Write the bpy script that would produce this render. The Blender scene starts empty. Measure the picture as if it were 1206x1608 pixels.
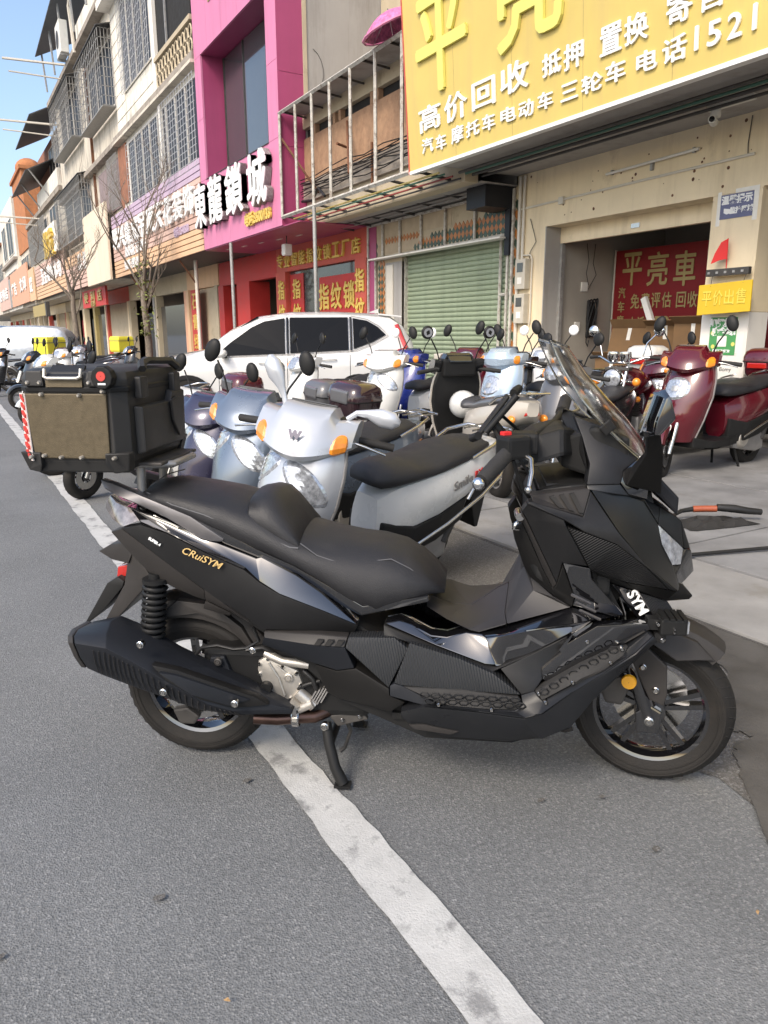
import bpy, bmesh, math, random
from mathutils import Vector, Matrix
random.seed(7)
R = math.radians
SC = bpy.context.scene
COL = SC.collection
# ------------------------------------------------------------------ camera
cam_d = bpy.data.cameras.new('camera'); cam = bpy.data.objects.new('camera', cam_d); COL.objects.link(cam)
cam_d.sensor_fit = 'VERTICAL'; cam_d.sensor_height = 36.0; cam_d.lens = 36.0*1161/1608
cam_d.clip_end = 3000; cam_d.clip_start = 0.05
YAW, PITCH, ROLL = R(30.283), R(13.538), R(0.152)
fw = Vector((math.sin(YAW)*math.cos(PITCH), math.cos(YAW)*math.cos(PITCH), -math.sin(PITCH)))
r0 = Vector((math.cos(YAW), -math.sin(YAW), 0)); d0 = fw.cross(r0)
rr = r0*math.cos(ROLL)+d0*math.sin(ROLL); dd = -r0*math.sin(ROLL)+d0*math.cos(ROLL)
cam.matrix_world = Matrix(((rr.x, -dd.x, -fw.x, 0), (rr.y, -dd.y, -fw.y, 0), (rr.z, -dd.z, -fw.z, 1.36), (0, 0, 0, 1)))
SC.camera = cam
# ------------------------------------------------------------------ sky, sun, exposure
W = bpy.data.worlds.new('World'); SC.world = W; W.use_nodes = True
nt = W.node_tree; bg = nt.nodes['Background']
sky = nt.nodes.new('ShaderNodeTexSky'); sky.sky_type = 'NISHITA'; sky.sun_disc = False
SUN_EL, SUN_AZ = R(43), R(243)       # azimuth clockwise from +Y: from behind left of the camera
sky.sun_elevation = SUN_EL; sky.sun_rotation = SUN_AZ
sky.altitude = 50; sky.air_density = 1.0; sky.dust_density = 3.0; sky.ozone_density = 1.0
nt.links.new(sky.outputs[0], bg.inputs[0]); bg.inputs[1].default_value = 0.15
sd = bpy.data.lights.new('sun', 'SUN'); sd.energy = 1.25; sd.angle = R(16); sd.color = (1.0, 0.91, 0.78)
sun = bpy.data.objects.new('sun', sd); COL.objects.link(sun)
sv = Vector((math.sin(SUN_AZ)*math.cos(SUN_EL), math.cos(SUN_AZ)*math.cos(SUN_EL), math.sin(SUN_EL)))
sun.rotation_euler = sv.to_track_quat('Z', 'Y').to_euler(); sun.location = sv*30
SC.render.engine = 'CYCLES'
SC.view_settings.view_transform = 'Standard'; SC.view_settings.look = 'None'
SC.view_settings.exposure = 0.98; SC.view_settings.gamma = 1.0
# ------------------------------------------------------------------ materials
MATS = {}
def mat(name, col, rough=.5, metal=0, coat=0, var=.08, vscale=6, bump=0, bscale=200, alpha=None, trans=0, ior=1.45, emit=None, spec=.5, rvar=.12, stain=None, fine=0, coords='Object', streak=None):
    """procedural Principled material: base colour with two noise variations, roughness noise, fine bump"""
    m = bpy.data.materials.new(name); m.use_nodes = True; MATS[name] = m
    n = m.node_tree.nodes; l = m.node_tree.links; b = n['Principled BSDF']
    tc = n.new('ShaderNodeTexCoord')
    nz = n.new('ShaderNodeTexNoise'); nz.inputs['Scale'].default_value = vscale; nz.inputs['Detail'].default_value = 5; nz.inputs['Roughness'].default_value = .62
    l.new(tc.outputs[coords], nz.inputs['Vector'])
    ra = n.new('ShaderNodeValToRGB'); l.new(nz.outputs['Fac'], ra.inputs[0])
    c = col; ra.color_ramp.elements[0].position = .3; ra.color_ramp.elements[1].position = .72
    ra.color_ramp.elements[0].color = (*[max(0, x*(1-var)) for x in c], 1); ra.color_ramp.elements[1].color = (*[min(1, x*(1+var)) for x in c], 1)
    out = ra.outputs[0]
    if stain:      # (colour, scale, threshold, softness, amount)
        sc_, ss, th, so, am = stain
        z2 = n.new('ShaderNodeTexNoise'); z2.inputs['Scale'].default_value = ss; z2.inputs['Detail'].default_value = 8; z2.inputs['Roughness'].default_value = .7
        l.new(tc.outputs[coords], z2.inputs['Vector'])
        r2 = n.new('ShaderNodeValToRGB'); r2.color_ramp.elements[0].position = th; r2.color_ramp.elements[1].position = th+so
        r2.color_ramp.elements[1].color = (am, am, am, 1); r2.color_ramp.elements[0].color = (0, 0, 0, 1)
        l.new(z2.outputs['Fac'], r2.inputs[0])
        mx = n.new('ShaderNodeMixRGB'); l.new(r2.outputs[0], mx.inputs[0]); l.new(out, mx.inputs[1]); mx.inputs[2].default_value = (*sc_, 1); out = mx.outputs[0]
    if streak:     # (colour, amount): rain streaks running down
        mp = n.new('ShaderNodeMapping'); mp.inputs['Scale'].default_value = (2.2, 2.2, .25); l.new(tc.outputs[coords], mp.inputs[0])
        z3 = n.new('ShaderNodeTexNoise'); z3.inputs['Scale'].default_value = 1.6; z3.inputs['Detail'].default_value = 7; z3.inputs['Roughness'].default_value = .65; l.new(mp.outputs[0], z3.inputs['Vector'])
        r3 = n.new('ShaderNodeValToRGB'); r3.color_ramp.elements[0].position = .5; r3.color_ramp.elements[1].position = .78; r3.color_ramp.elements[1].color = (streak[1],)*3+(1,); r3.color_ramp.elements[0].color = (0,0,0,1); l.new(z3.outputs['Fac'], r3.inputs[0])
        m3 = n.new('ShaderNodeMixRGB'); l.new(r3.outputs[0], m3.inputs[0]); l.new(out, m3.inputs[1]); m3.inputs[2].default_value = (*streak[0], 1); out = m3.outputs[0]
    l.new(out, b.inputs['Base Color'])
    mr = n.new('ShaderNodeMapRange'); l.new(nz.outputs['Fac'], mr.inputs[0]); mr.inputs[1].default_value = .3; mr.inputs[2].default_value = .7
    mr.inputs[3].default_value = max(.02, rough*(1-rvar)); mr.inputs[4].default_value = min(1, rough*(1+rvar)); l.new(mr.outputs[0], b.inputs['Roughness'])
    b.inputs['Metallic'].default_value = metal; b.inputs['Coat Weight'].default_value = coat; b.inputs['Coat Roughness'].default_value = .05
    b.inputs['Specular IOR Level'].default_value = spec; b.inputs['IOR'].default_value = ior
    if trans: b.inputs['Transmission Weight'].default_value = trans
    if alpha is not None: b.inputs['Alpha'].default_value = alpha
    if emit: b.inputs['Emission Color'].default_value = (*emit[0], 1); b.inputs['Emission Strength'].default_value = emit[1]
    if bump:
        bz = n.new('ShaderNodeTexNoise'); bz.inputs['Scale'].default_value = bscale; bz.inputs['Detail'].default_value = 3
        l.new(tc.outputs[coords], bz.inputs['Vector'])
        bp = n.new('ShaderNodeBump'); bp.inputs['Strength'].default_value = bump; bp.inputs['Distance'].default_value = .004
        l.new(bz.outputs['Fac'], bp.inputs['Height']); l.new(bp.outputs[0], b.inputs['Normal'])
    return m
def M(name): return MATS[name]
# ------------------------------------------------------------------ mesh helpers
class MB:
    def __init__(s): s.v = []; s.f = []
    def add(s, vs, fs):
        o = len(s.v); s.v += [tuple(p) for p in vs]; s.f += [tuple(i+o for i in q) for q in fs]; return s
    def bx(s, x0, x1, y0, y1, z0, z1):
        return s.add([(x0,y0,z0),(x1,y0,z0),(x1,y1,z0),(x0,y1,z0),(x0,y0,z1),(x1,y0,z1),(x1,y1,z1),(x0,y1,z1)],
                     [(0,3,2,1),(4,5,6,7),(0,1,5,4),(1,2,6,5),(2,3,7,6),(3,0,4,7)])
    def box(s, c, sz, m=None):
        hx, hy, hz = sz[0]/2, sz[1]/2, sz[2]/2
        vs = [Vector((x*hx, y*hy, z*hz)) for z in (-1,1) for (x,y) in ((-1,-1),(1,-1),(1,1),(-1,1))]
        if m is not None: vs = [m @ p for p in vs]
        return s.add([p+Vector(c) for p in vs], [(0,3,2,1),(4,5,6,7),(0,1,5,4),(1,2,6,5),(2,3,7,6),(3,0,4,7)])
    def prism(s, pts, off):
        n = len(pts); off = Vector(off); a = [Vector(p) for p in pts]
        return s.add(a+[p+off for p in a], [tuple(range(n)), tuple(range(2*n-1, n-1, -1))]+[(i, i+n, (i+1)%n+n, (i+1)%n) for i in range(n)])
    def tube(s, pts, r, n=8, cap=True):
        P = [Vector(p) for p in pts]; k = len(P); rs = r if isinstance(r, (list, tuple)) else [r]*k
        rings = []; up = None
        for i in range(k):
            t = (P[min(i+1,k-1)]-P[max(i-1,0)]).normalized()
            if up is None:
                a = Vector((0,0,1)) if abs(t.z) < .9 else Vector((1,0,0)); u = t.cross(a).normalized()
            else: u = (up - t*up.dot(t)).normalized()
            up = u; w = t.cross(u)
            rings.append([P[i]+(u*math.cos(2*math.pi*j/n)+w*math.sin(2*math.pi*j/n))*rs[i] for j in range(n)])
        return s.loft(rings, cap=cap)
    def loft(s, rings, cap=True, closed=True):
        n = len(rings[0]); vs = [p for r in rings for p in r]; fs = []
        m = n if closed else n-1
        for i in range(len(rings)-1):
            for j in range(m):
                a = i*n+j; b = i*n+(j+1)%n; fs.append((a, b, b+n, a+n))
        if cap and closed: fs += [tuple(range(n-1, -1, -1)), tuple(range((len(rings)-1)*n, len(rings)*n))]
        return s.add(vs, fs)
    def lathe(s, prof, c=(0,0,0), n=32, ax='y', m=None, cap=False):
        """prof: (radius, offset along axis)"""
        rings = []
        for r, a in prof:
            ring = []
            for j in range(n):
                th = 2*math.pi*j/n; x, z = r*math.cos(th), r*math.sin(th)
                p = Vector((x, a, z)) if ax == 'y' else (Vector((a, x, z)) if ax == 'x' else Vector((x, z, a)))
                if m is not None: p = m @ p
                ring.append(p+Vector(c))
            rings.append(ring)
        return s.loft(rings, cap=cap)
    def sph(s, c, rx, ry=None, rz=None, n=16, k=10, m=None, z0=-1, z1=1):
        ry = ry or rx; rz = rz or rx; rings = []
        a0, a1 = math.asin(z0), math.asin(z1)
        for i in range(k+1):
            a = a0+(a1-a0)*i/k; q = max(math.cos(a), 1e-3)
            ring = [Vector((rx*q*math.cos(2*math.pi*j/n), ry*q*math.sin(2*math.pi*j/n), rz*math.sin(a))) for j in range(n)]
            if m is not None: ring = [m @ p for p in ring]
            rings.append([p+Vector(c) for p in ring])
        return s.loft(rings)
    def mesh(s, name, bevel=0, seg=2, smooth=None, tri=False):
        me = bpy.data.meshes.new(name); me.from_pydata([tuple(p) for p in s.v], [], s.f); me.validate()
        bm = bmesh.new(); bm.from_mesh(me)
        bmesh.ops.recalc_face_normals(bm, faces=bm.faces)
        if bevel:
            ed = [e for e in bm.edges if len(e.link_faces) == 2 and e.calc_face_angle(0) > R(24)]
            bmesh.ops.bevel(bm, geom=ed, offset=bevel, segments=seg, profile=.6, affect='EDGES', clamp_overlap=True)
        if tri: bmesh.ops.triangulate(bm, faces=[f for f in bm.faces if len(f.verts) > 4])
        bm.to_mesh(me); bm.free()
        if smooth is not None:
            me.polygons.foreach_set('use_smooth', [True]*len(me.polygons)); me.set_sharp_from_angle(angle=R(smooth))
        return me
    def build(s, name, m, parent=None, bevel=0, smooth=None, seg=2, tri=False, **kw):
        return obj(name, s.mesh(name, bevel, seg, smooth, tri), m, parent, **kw)
def obj(name, me, m, parent=None, loc=None, rot=None, label=None, cat=None, group=None, kind=None):
    o = bpy.data.objects.new(name, me); COL.objects.link(o)
    if m is not None and not me.materials: me.materials.append(M(m) if isinstance(m, str) else m)
    if parent is not None: o.parent = parent
    if loc is not None: o.location = loc
    if rot is not None: o.rotation_euler = rot
    tag(o, label, cat, group, kind); return o
def tag(o, label=None, cat=None, group=None, kind=None):
    if label: o['label'] = label
    if cat: o['category'] = cat
    if group: o['group'] = group
    if kind: o['kind'] = kind
    return o
def thing(name, label, cat, loc=(0,0,0), rz=0, group=None):
    o = bpy.data.objects.new(name, None); COL.objects.link(o); o.location = loc; o.rotation_euler = (0,0,rz)
    o.empty_display_size = .1
    return tag(o, label, cat, group)
def copy_tree(o, parent=None, keep=True):
    c = o.copy(); COL.objects.link(c); c.parent = parent
    for ch in list(o.children): copy_tree(ch, c)
    return c
_fc = {}
def text_mesh(txt, size=1.0, depth=.02, bold=.0, name='text', align='CENTER', shear=0, sx=1.0):
    key = (txt, size, depth, bold, align, shear, sx)
    if key in _fc: return _fc[key]
    cu = bpy.data.curves.new(name, 'FONT'); cu.body = txt; cu.size = size; cu.extrude = depth/2; cu.offset = bold
    cu.align_x = align; cu.align_y = 'CENTER'; cu.shear = shear; cu.resolution_u = 3
    o = bpy.data.objects.new('tmp', cu); COL.objects.link(o)
    dg = bpy.context.evaluated_depsgraph_get(); me = bpy.data.meshes.new_from_object(o.evaluated_get(dg))
    bpy.data.objects.remove(o); bpy.data.curves.remove(cu)
    if sx != 1.0: me.transform(Matrix.Scale(sx, 4, (1,0,0)))
    me.name = name; me.materials.clear(); _fc[key] = me; return me
def glyph_fit(ch, w, h, depth, bold=0):
    """one character scaled to fill w x h, centred on its own middle; bold = stroke widening as a share of its height"""
    key = ('fit', ch, w, h, depth, bold)
    if key in _fc: return _fc[key]
    src = text_mesh(ch, 1.0, depth, 0, 'character'); xs = [v.co.x for v in src.vertices]; ys = [v.co.y for v in src.vertices]
    cx, cy = (min(xs)+max(xs))/2, (min(ys)+max(ys))/2; kx = w/max(1e-4, max(xs)-min(xs)+2*bold); ky = h/max(1e-4, max(ys)-min(ys)+2*bold)
    if ch in '一-·.:1!': kx = ky = min(kx, ky)
    offs = [(0,0)] if not bold else [(0,0),(bold,0),(-bold,0),(0,bold),(0,-bold)]
    V = []; Fc = []; polys = [tuple(p.vertices) for p in src.polygons]
    for i,(ox,oy) in enumerate(offs):
        o = len(V); V += [((v.co.x-cx+ox)*kx, (v.co.y-cy+oy)*ky, v.co.z*(1+.012*i)) for v in src.vertices]; Fc += [tuple(j+o for j in p) for p in polys]
    me = bpy.data.meshes.new('character'); me.from_pydata(V, [], Fc); _fc[key] = me; return me
# text whose reading direction is -Y and that faces -X (the street fronts)
FRONT = Matrix(((0,0,-1),(-1,0,0),(0,1,0))).to_euler()
def sign_chars(parent, txt, x, y0, y1, z, h, m, depth=.05, bold=.02, wfrac=.86, name='character', slope=0):
    """one mesh per character from y0 (left end as seen from the street) to y1"""
    n = len(txt); st = (y1-y0)/n
    for i, ch in enumerate(txt):
        if ch == ' ': continue
        me = glyph_fit(ch, abs(st)*wfrac, h, depth, bold)
        obj(name, me, m, parent, (x, y0+st*(i+.5), z+slope*i), FRONT)
def sign_line(parent, txt, x, y, z, size, m, depth=.01, bold=.01, name='lettering', align='CENTER', sx=1.0):
    return obj(name, text_mesh(txt, size, depth, bold, name, align, 0, sx), m, parent, (x, y, z), FRONT)
# ------------------------------------------------------------------ the materials of this street
def asphalt(name, c0, c1, tint, speck=.5):
    m = bpy.data.materials.new(name); m.use_nodes = True; MATS[name] = m
    n = m.node_tree.nodes; l = m.node_tree.links; b = n['Principled BSDF']; tc = n.new('ShaderNodeTexCoord')
    vo = n.new('ShaderNodeTexVoronoi'); vo.inputs['Scale'].default_value = 190; vo.inputs['Randomness'].default_value = 1; l.new(tc.outputs['Object'], vo.inputs['Vector'])
    n1 = n.new('ShaderNodeTexNoise'); n1.inputs['Scale'].default_value = 80; n1.inputs['Detail'].default_value = 6; n1.inputs['Roughness'].default_value = .75; l.new(tc.outputs['Object'], n1.inputs['Vector'])
    n2 = n.new('ShaderNodeTexNoise'); n2.inputs['Scale'].default_value = .9; n2.inputs['Detail'].default_value = 7; n2.inputs['Roughness'].default_value = .6; l.new(tc.outputs['Object'], n2.inputs['Vector'])
    ra = n.new('ShaderNodeValToRGB'); ra.color_ramp.elements[0].color = (*c0, 1); ra.color_ramp.elements[1].color = (*c1, 1)
    ra.color_ramp.elements[0].position = .32; ra.color_ramp.elements[1].position = .7; l.new(n1.outputs['Fac'], ra.inputs[0])
    rb = n.new('ShaderNodeValToRGB'); rb.color_ramp.elements[0].position = .3; rb.color_ramp.elements[1].position = .75
    rb.color_ramp.elements[0].color = (*tint, 1); rb.color_ramp.elements[1].color = (1.12, 1.12, 1.12, 1); l.new(n2.outputs['Fac'], rb.inputs[0])
    mu = n.new('ShaderNodeMixRGB'); mu.blend_type = 'MULTIPLY'; mu.inputs[0].default_value = 1; l.new(ra.outputs[0], mu.inputs[1]); l.new(rb.outputs[0], mu.inputs[2])
    # pale stones: some voronoi cells
    sp = n.new('ShaderNodeSeparateColor'); l.new(vo.outputs['Color'], sp.inputs[0])
    gt = n.new('ShaderNodeMapRange'); gt.inputs[1].default_value = .72; gt.inputs[2].default_value = 1; gt.inputs[4].default_value = speck; l.new(sp.outputs[0], gt.inputs[0])
    mx = n.new('ShaderNodeMixRGB'); l.new(gt.outputs[0], mx.inputs[0]); l.new(mu.outputs[0], mx.inputs[1]); mx.inputs[2].default_value = (.34, .34, .335, 1)
    # dark drips and patches
    n3 = n.new('ShaderNodeTexNoise'); n3.inputs['Scale'].default_value = 4.5; n3.inputs['Detail'].default_value = 3; l.new(tc.outputs['Object'], n3.inputs['Vector'])
    r3 = n.new('ShaderNodeValToRGB'); r3.color_ramp.elements[0].position = .69; r3.color_ramp.elements[1].position = .76; r3.color_ramp.elements[1].color = (.55, .55, .55, 1); l.new(n3.outputs['Fac'], r3.inputs[0])
    m3 = n.new('ShaderNodeMixRGB'); l.new(r3.outputs[0], m3.inputs[0]); l.new(mx.outputs[0], m3.inputs[1]); m3.inputs[2].default_value = (c0[0]*.7, c0[1]*.7, c0[2]*.7, 1)
    l.new(m3.outputs[0], b.inputs['Base Color']); b.inputs['Roughness'].default_value = .82; b.inputs['Specular IOR Level'].default_value = .35
    ad = n.new('ShaderNodeMath'); ad.operation = 'ADD'; l.new(vo.outputs['Distance'], ad.inputs[0]); l.new(n1.outputs['Fac'], ad.inputs[1])
    bp = n.new('ShaderNodeBump'); bp.inputs['Strength'].default_value = .6; bp.inputs['Distance'].default_value = .004; l.new(ad.outputs[0], bp.inputs['Height']); l.new(bp.outputs[0], b.inputs['Normal'])
    return m
asphalt('asphalt', (.108,.112,.114), (.212,.218,.220), (.76,.76,.76), .45)
asphalt('asphalt_old', (.080,.076,.071), (.170,.163,.153), (.74,.72,.69), .4)
mat('concrete', (.205,.204,.202), .85, var=.28, vscale=2.2, bump=.35, bscale=90, stain=((.13,.12,.11), 1.3, .52, .2, .8))
mat('concrete_pale', (.25,.243,.23), .85, var=.2, vscale=3, bump=.35, bscale=90, stain=((.17,.15,.12), 2.0, .55, .15, .8))
mat('wet_patch', (.075,.071,.066), .6, var=.3, vscale=5, bump=.5, bscale=120, stain=((.10,.092,.082), 4, .55, .2, .7))
mat('leaf_dry', (.35,.22,.10), .8)
mat('paint_white', (.47,.47,.455), .75, var=.14, vscale=14, bump=.5, bscale=180, stain=((.18,.18,.178), 7, .525, .11, .85))
mat('wall_cream', (.76,.64,.44), .9, var=.07, vscale=1.6, bump=.25, bscale=60, stain=((.36,.27,.16), 1.7, .60, .14, .55), streak=((.38,.29,.18), .45))
mat('wall_white', (.74,.71,.65), .9, var=.06, vscale=2, bump=.2, bscale=60, stain=((.40,.36,.30), 2.3, .60, .12, .6), streak=((.36,.30,.22), .5))
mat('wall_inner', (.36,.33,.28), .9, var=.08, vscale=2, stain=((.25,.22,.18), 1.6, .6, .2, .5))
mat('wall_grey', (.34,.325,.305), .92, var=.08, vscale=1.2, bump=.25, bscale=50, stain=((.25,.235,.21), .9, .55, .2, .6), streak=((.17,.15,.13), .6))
mat('wall_tan', (.45,.38,.27), .92, var=.1, vscale=1.5, stain=((.22,.18,.12), 2.2, .56, .18, .7))
mat('wall_old', (.58,.53,.44), .92, var=.14, vscale=1.1, bump=.2, bscale=50, stain=((.20,.18,.15), 1.4, .53, .18, .7), streak=((.13,.11,.09), .8))
mat('wall_tile_white', (.72,.69,.61), .75, var=.10, vscale=2.5, bump=.15, bscale=70, stain=((.32,.28,.22), 1.1, .56, .16, .6), streak=((.25,.20,.14), .65))
mat('slab', (.32,.28,.235), .9, var=.2, vscale=2, stain=((.12,.10,.08), 2.5, .5, .2, .8))
mat('dark_void', (.018,.017,.016), .9)
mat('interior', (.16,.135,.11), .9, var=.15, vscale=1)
mat('brick', (.42,.17,.07), .9, var=.25, vscale=3, bump=.4, bscale=30)
mat('brick_old', (.27,.12,.07), .9, var=.3, vscale=3, bump=.4, bscale=30)
mat('mortar', (.36,.31,.26), .95)
mat('plaster_brown', (.33,.20,.12), .92, var=.2, vscale=7, bump=.5, bscale=70, stain=((.22,.12,.07), 6, .5, .2, .6))
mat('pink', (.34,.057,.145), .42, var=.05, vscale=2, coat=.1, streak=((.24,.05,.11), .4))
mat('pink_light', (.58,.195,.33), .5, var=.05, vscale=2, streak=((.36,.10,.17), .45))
mat('red_paint', (.46,.035,.03), .5, var=.1, vscale=2.5)
mat('red_light', (.50,.09,.06), .5, var=.1, vscale=2)
mat('red_cloth', (.20,.008,.010), .65, var=.12, vscale=3)
mat('orange_board', (.62,.34,.22), .6, var=.1, vscale=2, streak=((.42,.24,.16), .4))
mat('gold', (.66,.47,.10), .4, var=.08, vscale=5)
mat('gold_dull', (.36,.28,.11), .55, var=.1, vscale=5)
mat('letter_white', (.80,.80,.78), .5, var=.05)
mat('letter_side', (.30,.24,.23), .5)
mat('yellow_sign', (.585,.45,.13), .55, var=.06, vscale=1.2, bump=.1, bscale=12, stain=((.60,.44,.14), 2.2, .55, .2, .5), streak=((.50,.36,.14), .6))
mat('yellow_letter', (.66,.62,.16), .5, var=.04)
mat('yellow_board', (.62,.42,.025), .6, var=.05, vscale=3)
mat('yellow_faint', (.70,.56,.08), .6, var=.04)
mat('green_poster', (.07,.28,.09), .5, var=.1, vscale=9)
mat('blue_sign', (.13,.14,.24), .55, var=.15, vscale=12, stain=((.35,.35,.4), 20, .6, .1, .4))
mat('paper', (.74,.72,.66), .8, var=.06, vscale=20)
mat('shutter_green', (.29,.345,.235), .55, var=.08, vscale=3, stain=((.17,.24,.17), 2.5, .55, .2, .5), streak=((.15,.19,.13), .6))
mat('tile_green', (.045,.075,.05), .3, var=.3, vscale=8)
mat('tile_orange', (.38,.14,.035), .3, var=.3, vscale=9)
mat('tile_bed', (.42,.34,.24), .9, var=.12, vscale=5)
mat('galv', (.34,.335,.32), .55, metal=.35, var=.22, vscale=12, stain=((.30,.2,.12), 9, .58, .1, .6))
mat('white_tube', (.47,.45,.40), .6, var=.25, vscale=14, stain=((.17,.11,.07), 9, .52, .12, .8))
mat('steel_dark', (.07,.065,.06), .6, metal=.3, var=.3, vscale=8)
mat('rust', (.14,.06,.03), .8, var=.3, vscale=12)
mat('rod_red', (.30,.06,.05), .5); mat('rod_green', (.05,.14,.10), .5); mat('rod_yellow', (.45,.36,.12), .5)
mat('pvc', (.62,.58,.50), .5, var=.08, vscale=4)
mat('grille_white', (.50,.50,.50), .45, metal=.3, var=.12, vscale=10)
mat('window_dark', (.02,.021,.025), .35, var=.1, spec=.25)
mat('window_glass', (.055,.06,.065), .06, var=.1, spec=.9, coat=.4)
mat('curtain', (.24,.19,.19), .8, var=.15, vscale=6)
mat('tin_roof', (.10,.10,.10), .6, metal=.3, var=.25, vscale=3)
mat('ac_white', (.66,.65,.60), .5, var=.06)
mat('meter_box', (.50,.46,.38), .5, var=.1, vscale=10)
mat('bark', (.19,.155,.12), .95, var=.3, vscale=9, bump=.8, bscale=60)
mat('leaf_green', (.13,.15,.035), .7, var=.3, vscale=6)
mat('plank_stripe', (.58,.40,.33), .65, var=.09, vscale=1.5, streak=((.40,.27,.22), .4))
mat('plank_violet', (.47,.36,.46), .65, var=.08, vscale=1.5)
mat('plank_orange', (.66,.43,.26), .65, var=.08, vscale=1.5, streak=((.45,.29,.18), .4))
mat('plank_gap', (.10,.065,.06), .8)
mat('cream_board', (.70,.60,.46), .7, var=.06, vscale=1.2, streak=((.50,.38,.26), .4))
mat('cardboard', (.19,.11,.05), .85, var=.12, vscale=6)
mat('flag_red', (.62,.02,.02), .6)
# vehicles
mat('matte', (.0125,.0125,.013), .44, var=.15, vscale=5, bump=.06, bscale=900, spec=.28, stain=((.032,.03,.028), 4, .56, .2, .5), rvar=.25)
mat('matteblue', (.014,.0155,.019), .48, var=.12, vscale=5, bump=.06, bscale=900, spec=.28)
mat('mattegrey', (.031,.0285,.027), .5, var=.12, vscale=5, bump=.08, bscale=700, spec=.28)
mat('mattedark', (.011,.0105,.010), .5, var=.1, vscale=5, bump=.06, bscale=900, spec=.28)
mat('mattesheen', (.013,.0138,.0145), .34, var=.12, vscale=4, spec=.45)
mat('mattecowl', (.015,.0155,.018), .48, var=.1, vscale=5, bump=.06, bscale=900, spec=.28)
mat('tunnel', (.028,.026,.026), .5, var=.1, vscale=5, bump=.05, bscale=900)
mat('sill', (.014,.0148,.0165), .32, var=.1, vscale=4, bump=.05, bscale=900, spec=.28, stain=((.032,.031,.03), 5, .58, .18, .5), rvar=.25)
mat('gloss', (.006,.006,.007), .06, coat=1, ior=1.6, var=.05, spec=.7)
mat('blackplastic', (.013,.013,.013), .52, var=.14, vscale=8, spec=.28)
mat('rubber', (.022,.021,.020), .75, var=.2, vscale=14, bump=.3, bscale=150)
mat('tyre', (.017,.0155,.014), .72, var=.22, vscale=10, bump=.25, bscale=160, stain=((.034,.028,.022), 9, .5, .25, .5), spec=.35)
mat('seat_vinyl', (.019,.019,.021), .52, var=.15, vscale=5, bump=.3, bscale=330, spec=.45, stain=((.034,.033,.033), 5, .56, .2, .5), rvar=.25)
mat('seat_stitch', (.09,.09,.095), .6)
mat('gunmetal', (.15,.145,.15), .36, metal=.6, var=.1, vscale=6)
mat('alu', (.55,.52,.47), .42, metal=.75, var=.12, vscale=14, bump=.12, bscale=160)
mat('alu_matt', (.33,.32,.31), .5, metal=.6, var=.14, vscale=14)
mat('chrome', (.72,.72,.72), .09, metal=1, var=.03)
mat('steel', (.55,.54,.52), .22, metal=1, var=.06)
mat('pipe_heat', (.10,.062,.05), .32, metal=.9, var=.45, vscale=7)
mat('lens', (.30,.26,.24), .10, var=.7, vscale=25, metal=.5, coat=1)
mat('headlamp', (.46,.48,.51), .08, var=.5, vscale=55, metal=.55, coat=1)
mat('darklens', (.012,.013,.014), .05, coat=1)
mat('redlens', (.42,.02,.015), .12, coat=1)
mat('amber', (.80,.26,.02), .15, coat=1, var=.15, vscale=40)
mat('amber_bright', (.85,.40,.02), .2, coat=1)
mat('glass_clear', (.90,.91,.90), .03, trans=1, ior=1.45, var=.02, spec=.5)
mat('mirror_glass', (.80,.82,.84), .02, metal=1, var=.01)
mat('gold_decal', (.48,.34,.15), .3, metal=.8, var=.1)
mat('case_brown', (.105,.083,.050), .48, metal=.35, var=.16, vscale=60, bump=.25, bscale=400)
mat('case_black', (.024,.023,.022), .55, var=.12, vscale=8, bump=.08, bscale=500)
mat('sticker', (.70,.62,.58), .5, var=.05)
mat('sticker_red', (.52,.05,.04), .5, var=.05)
def ribmat(name, base, scale, ang):
    m = mat(name, base, .5, var=.1, vscale=5)
    n = m.node_tree.nodes; l = m.node_tree.links; b = n['Principled BSDF']
    tc = n.new('ShaderNodeTexCoord'); mp = n.new('ShaderNodeMapping'); mp.inputs['Rotation'].default_value = (0, ang, 0); l.new(tc.outputs['Object'], mp.inputs[0])
    wv = n.new('ShaderNodeTexWave'); wv.inputs['Scale'].default_value = scale; wv.bands_direction = 'X'; wv.wave_profile = 'SIN'; l.new(mp.outputs[0], wv.inputs[0])
    bp = n.new('ShaderNodeBump'); bp.inputs['Strength'].default_value = .55; bp.inputs['Distance'].default_value = .004; l.new(wv.outputs['Fac'], bp.inputs['Height']); l.new(bp.outputs[0], b.inputs['Normal'])
ribmat('ribbed', (.017,.018,.0195), 42, R(12)); ribmat('ribbedfine', (.0115,.0115,.012), 48, R(-52)); ribmat('ribbed_exhaust', (.024,.023,.022), 30, R(35))
def carpaint(name, c, rough=.22, metal=0, var=.03, coat=.9): return mat(name, c, rough, metal, coat, var=var, vscale=4)
carpaint('p_silver', (.47,.49,.52), .3, .3); carpaint('p_slate', (.15,.185,.235), .28, .5); carpaint('p_navy', (.032,.03,.062), .25, .3)
carpaint('p_white', (.60,.60,.58), .28); carpaint('p_maroon', (.075,.006,.013), .22); carpaint('p_red', (.085,.005,.011), .2)
carpaint('p_blue', (.015,.03,.20), .25); carpaint('p_beige', (.46,.42,.36), .4, coat=.5); carpaint('p_sky', (.42,.52,.63), .28, .3)
carpaint('p_black', (.012,.012,.013), .25); carpaint('p_darkbox', (.035,.018,.022), .16); carpaint('p_grey', (.10,.10,.105), .4)
mat('p_yellowbox', (.68,.62,.05), .55, var=.05, vscale=4)
mat('pinkfabric', (.62,.30,.36), .8, var=.25, vscale=30)
mat('car_white', (.60,.60,.59), .18, coat=1, var=.02)
mat('car_glass', (.008,.009,.011), .05, spec=.12, var=.05)
mat('car_black', (.012,.013,.015), .15, coat=1)
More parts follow.
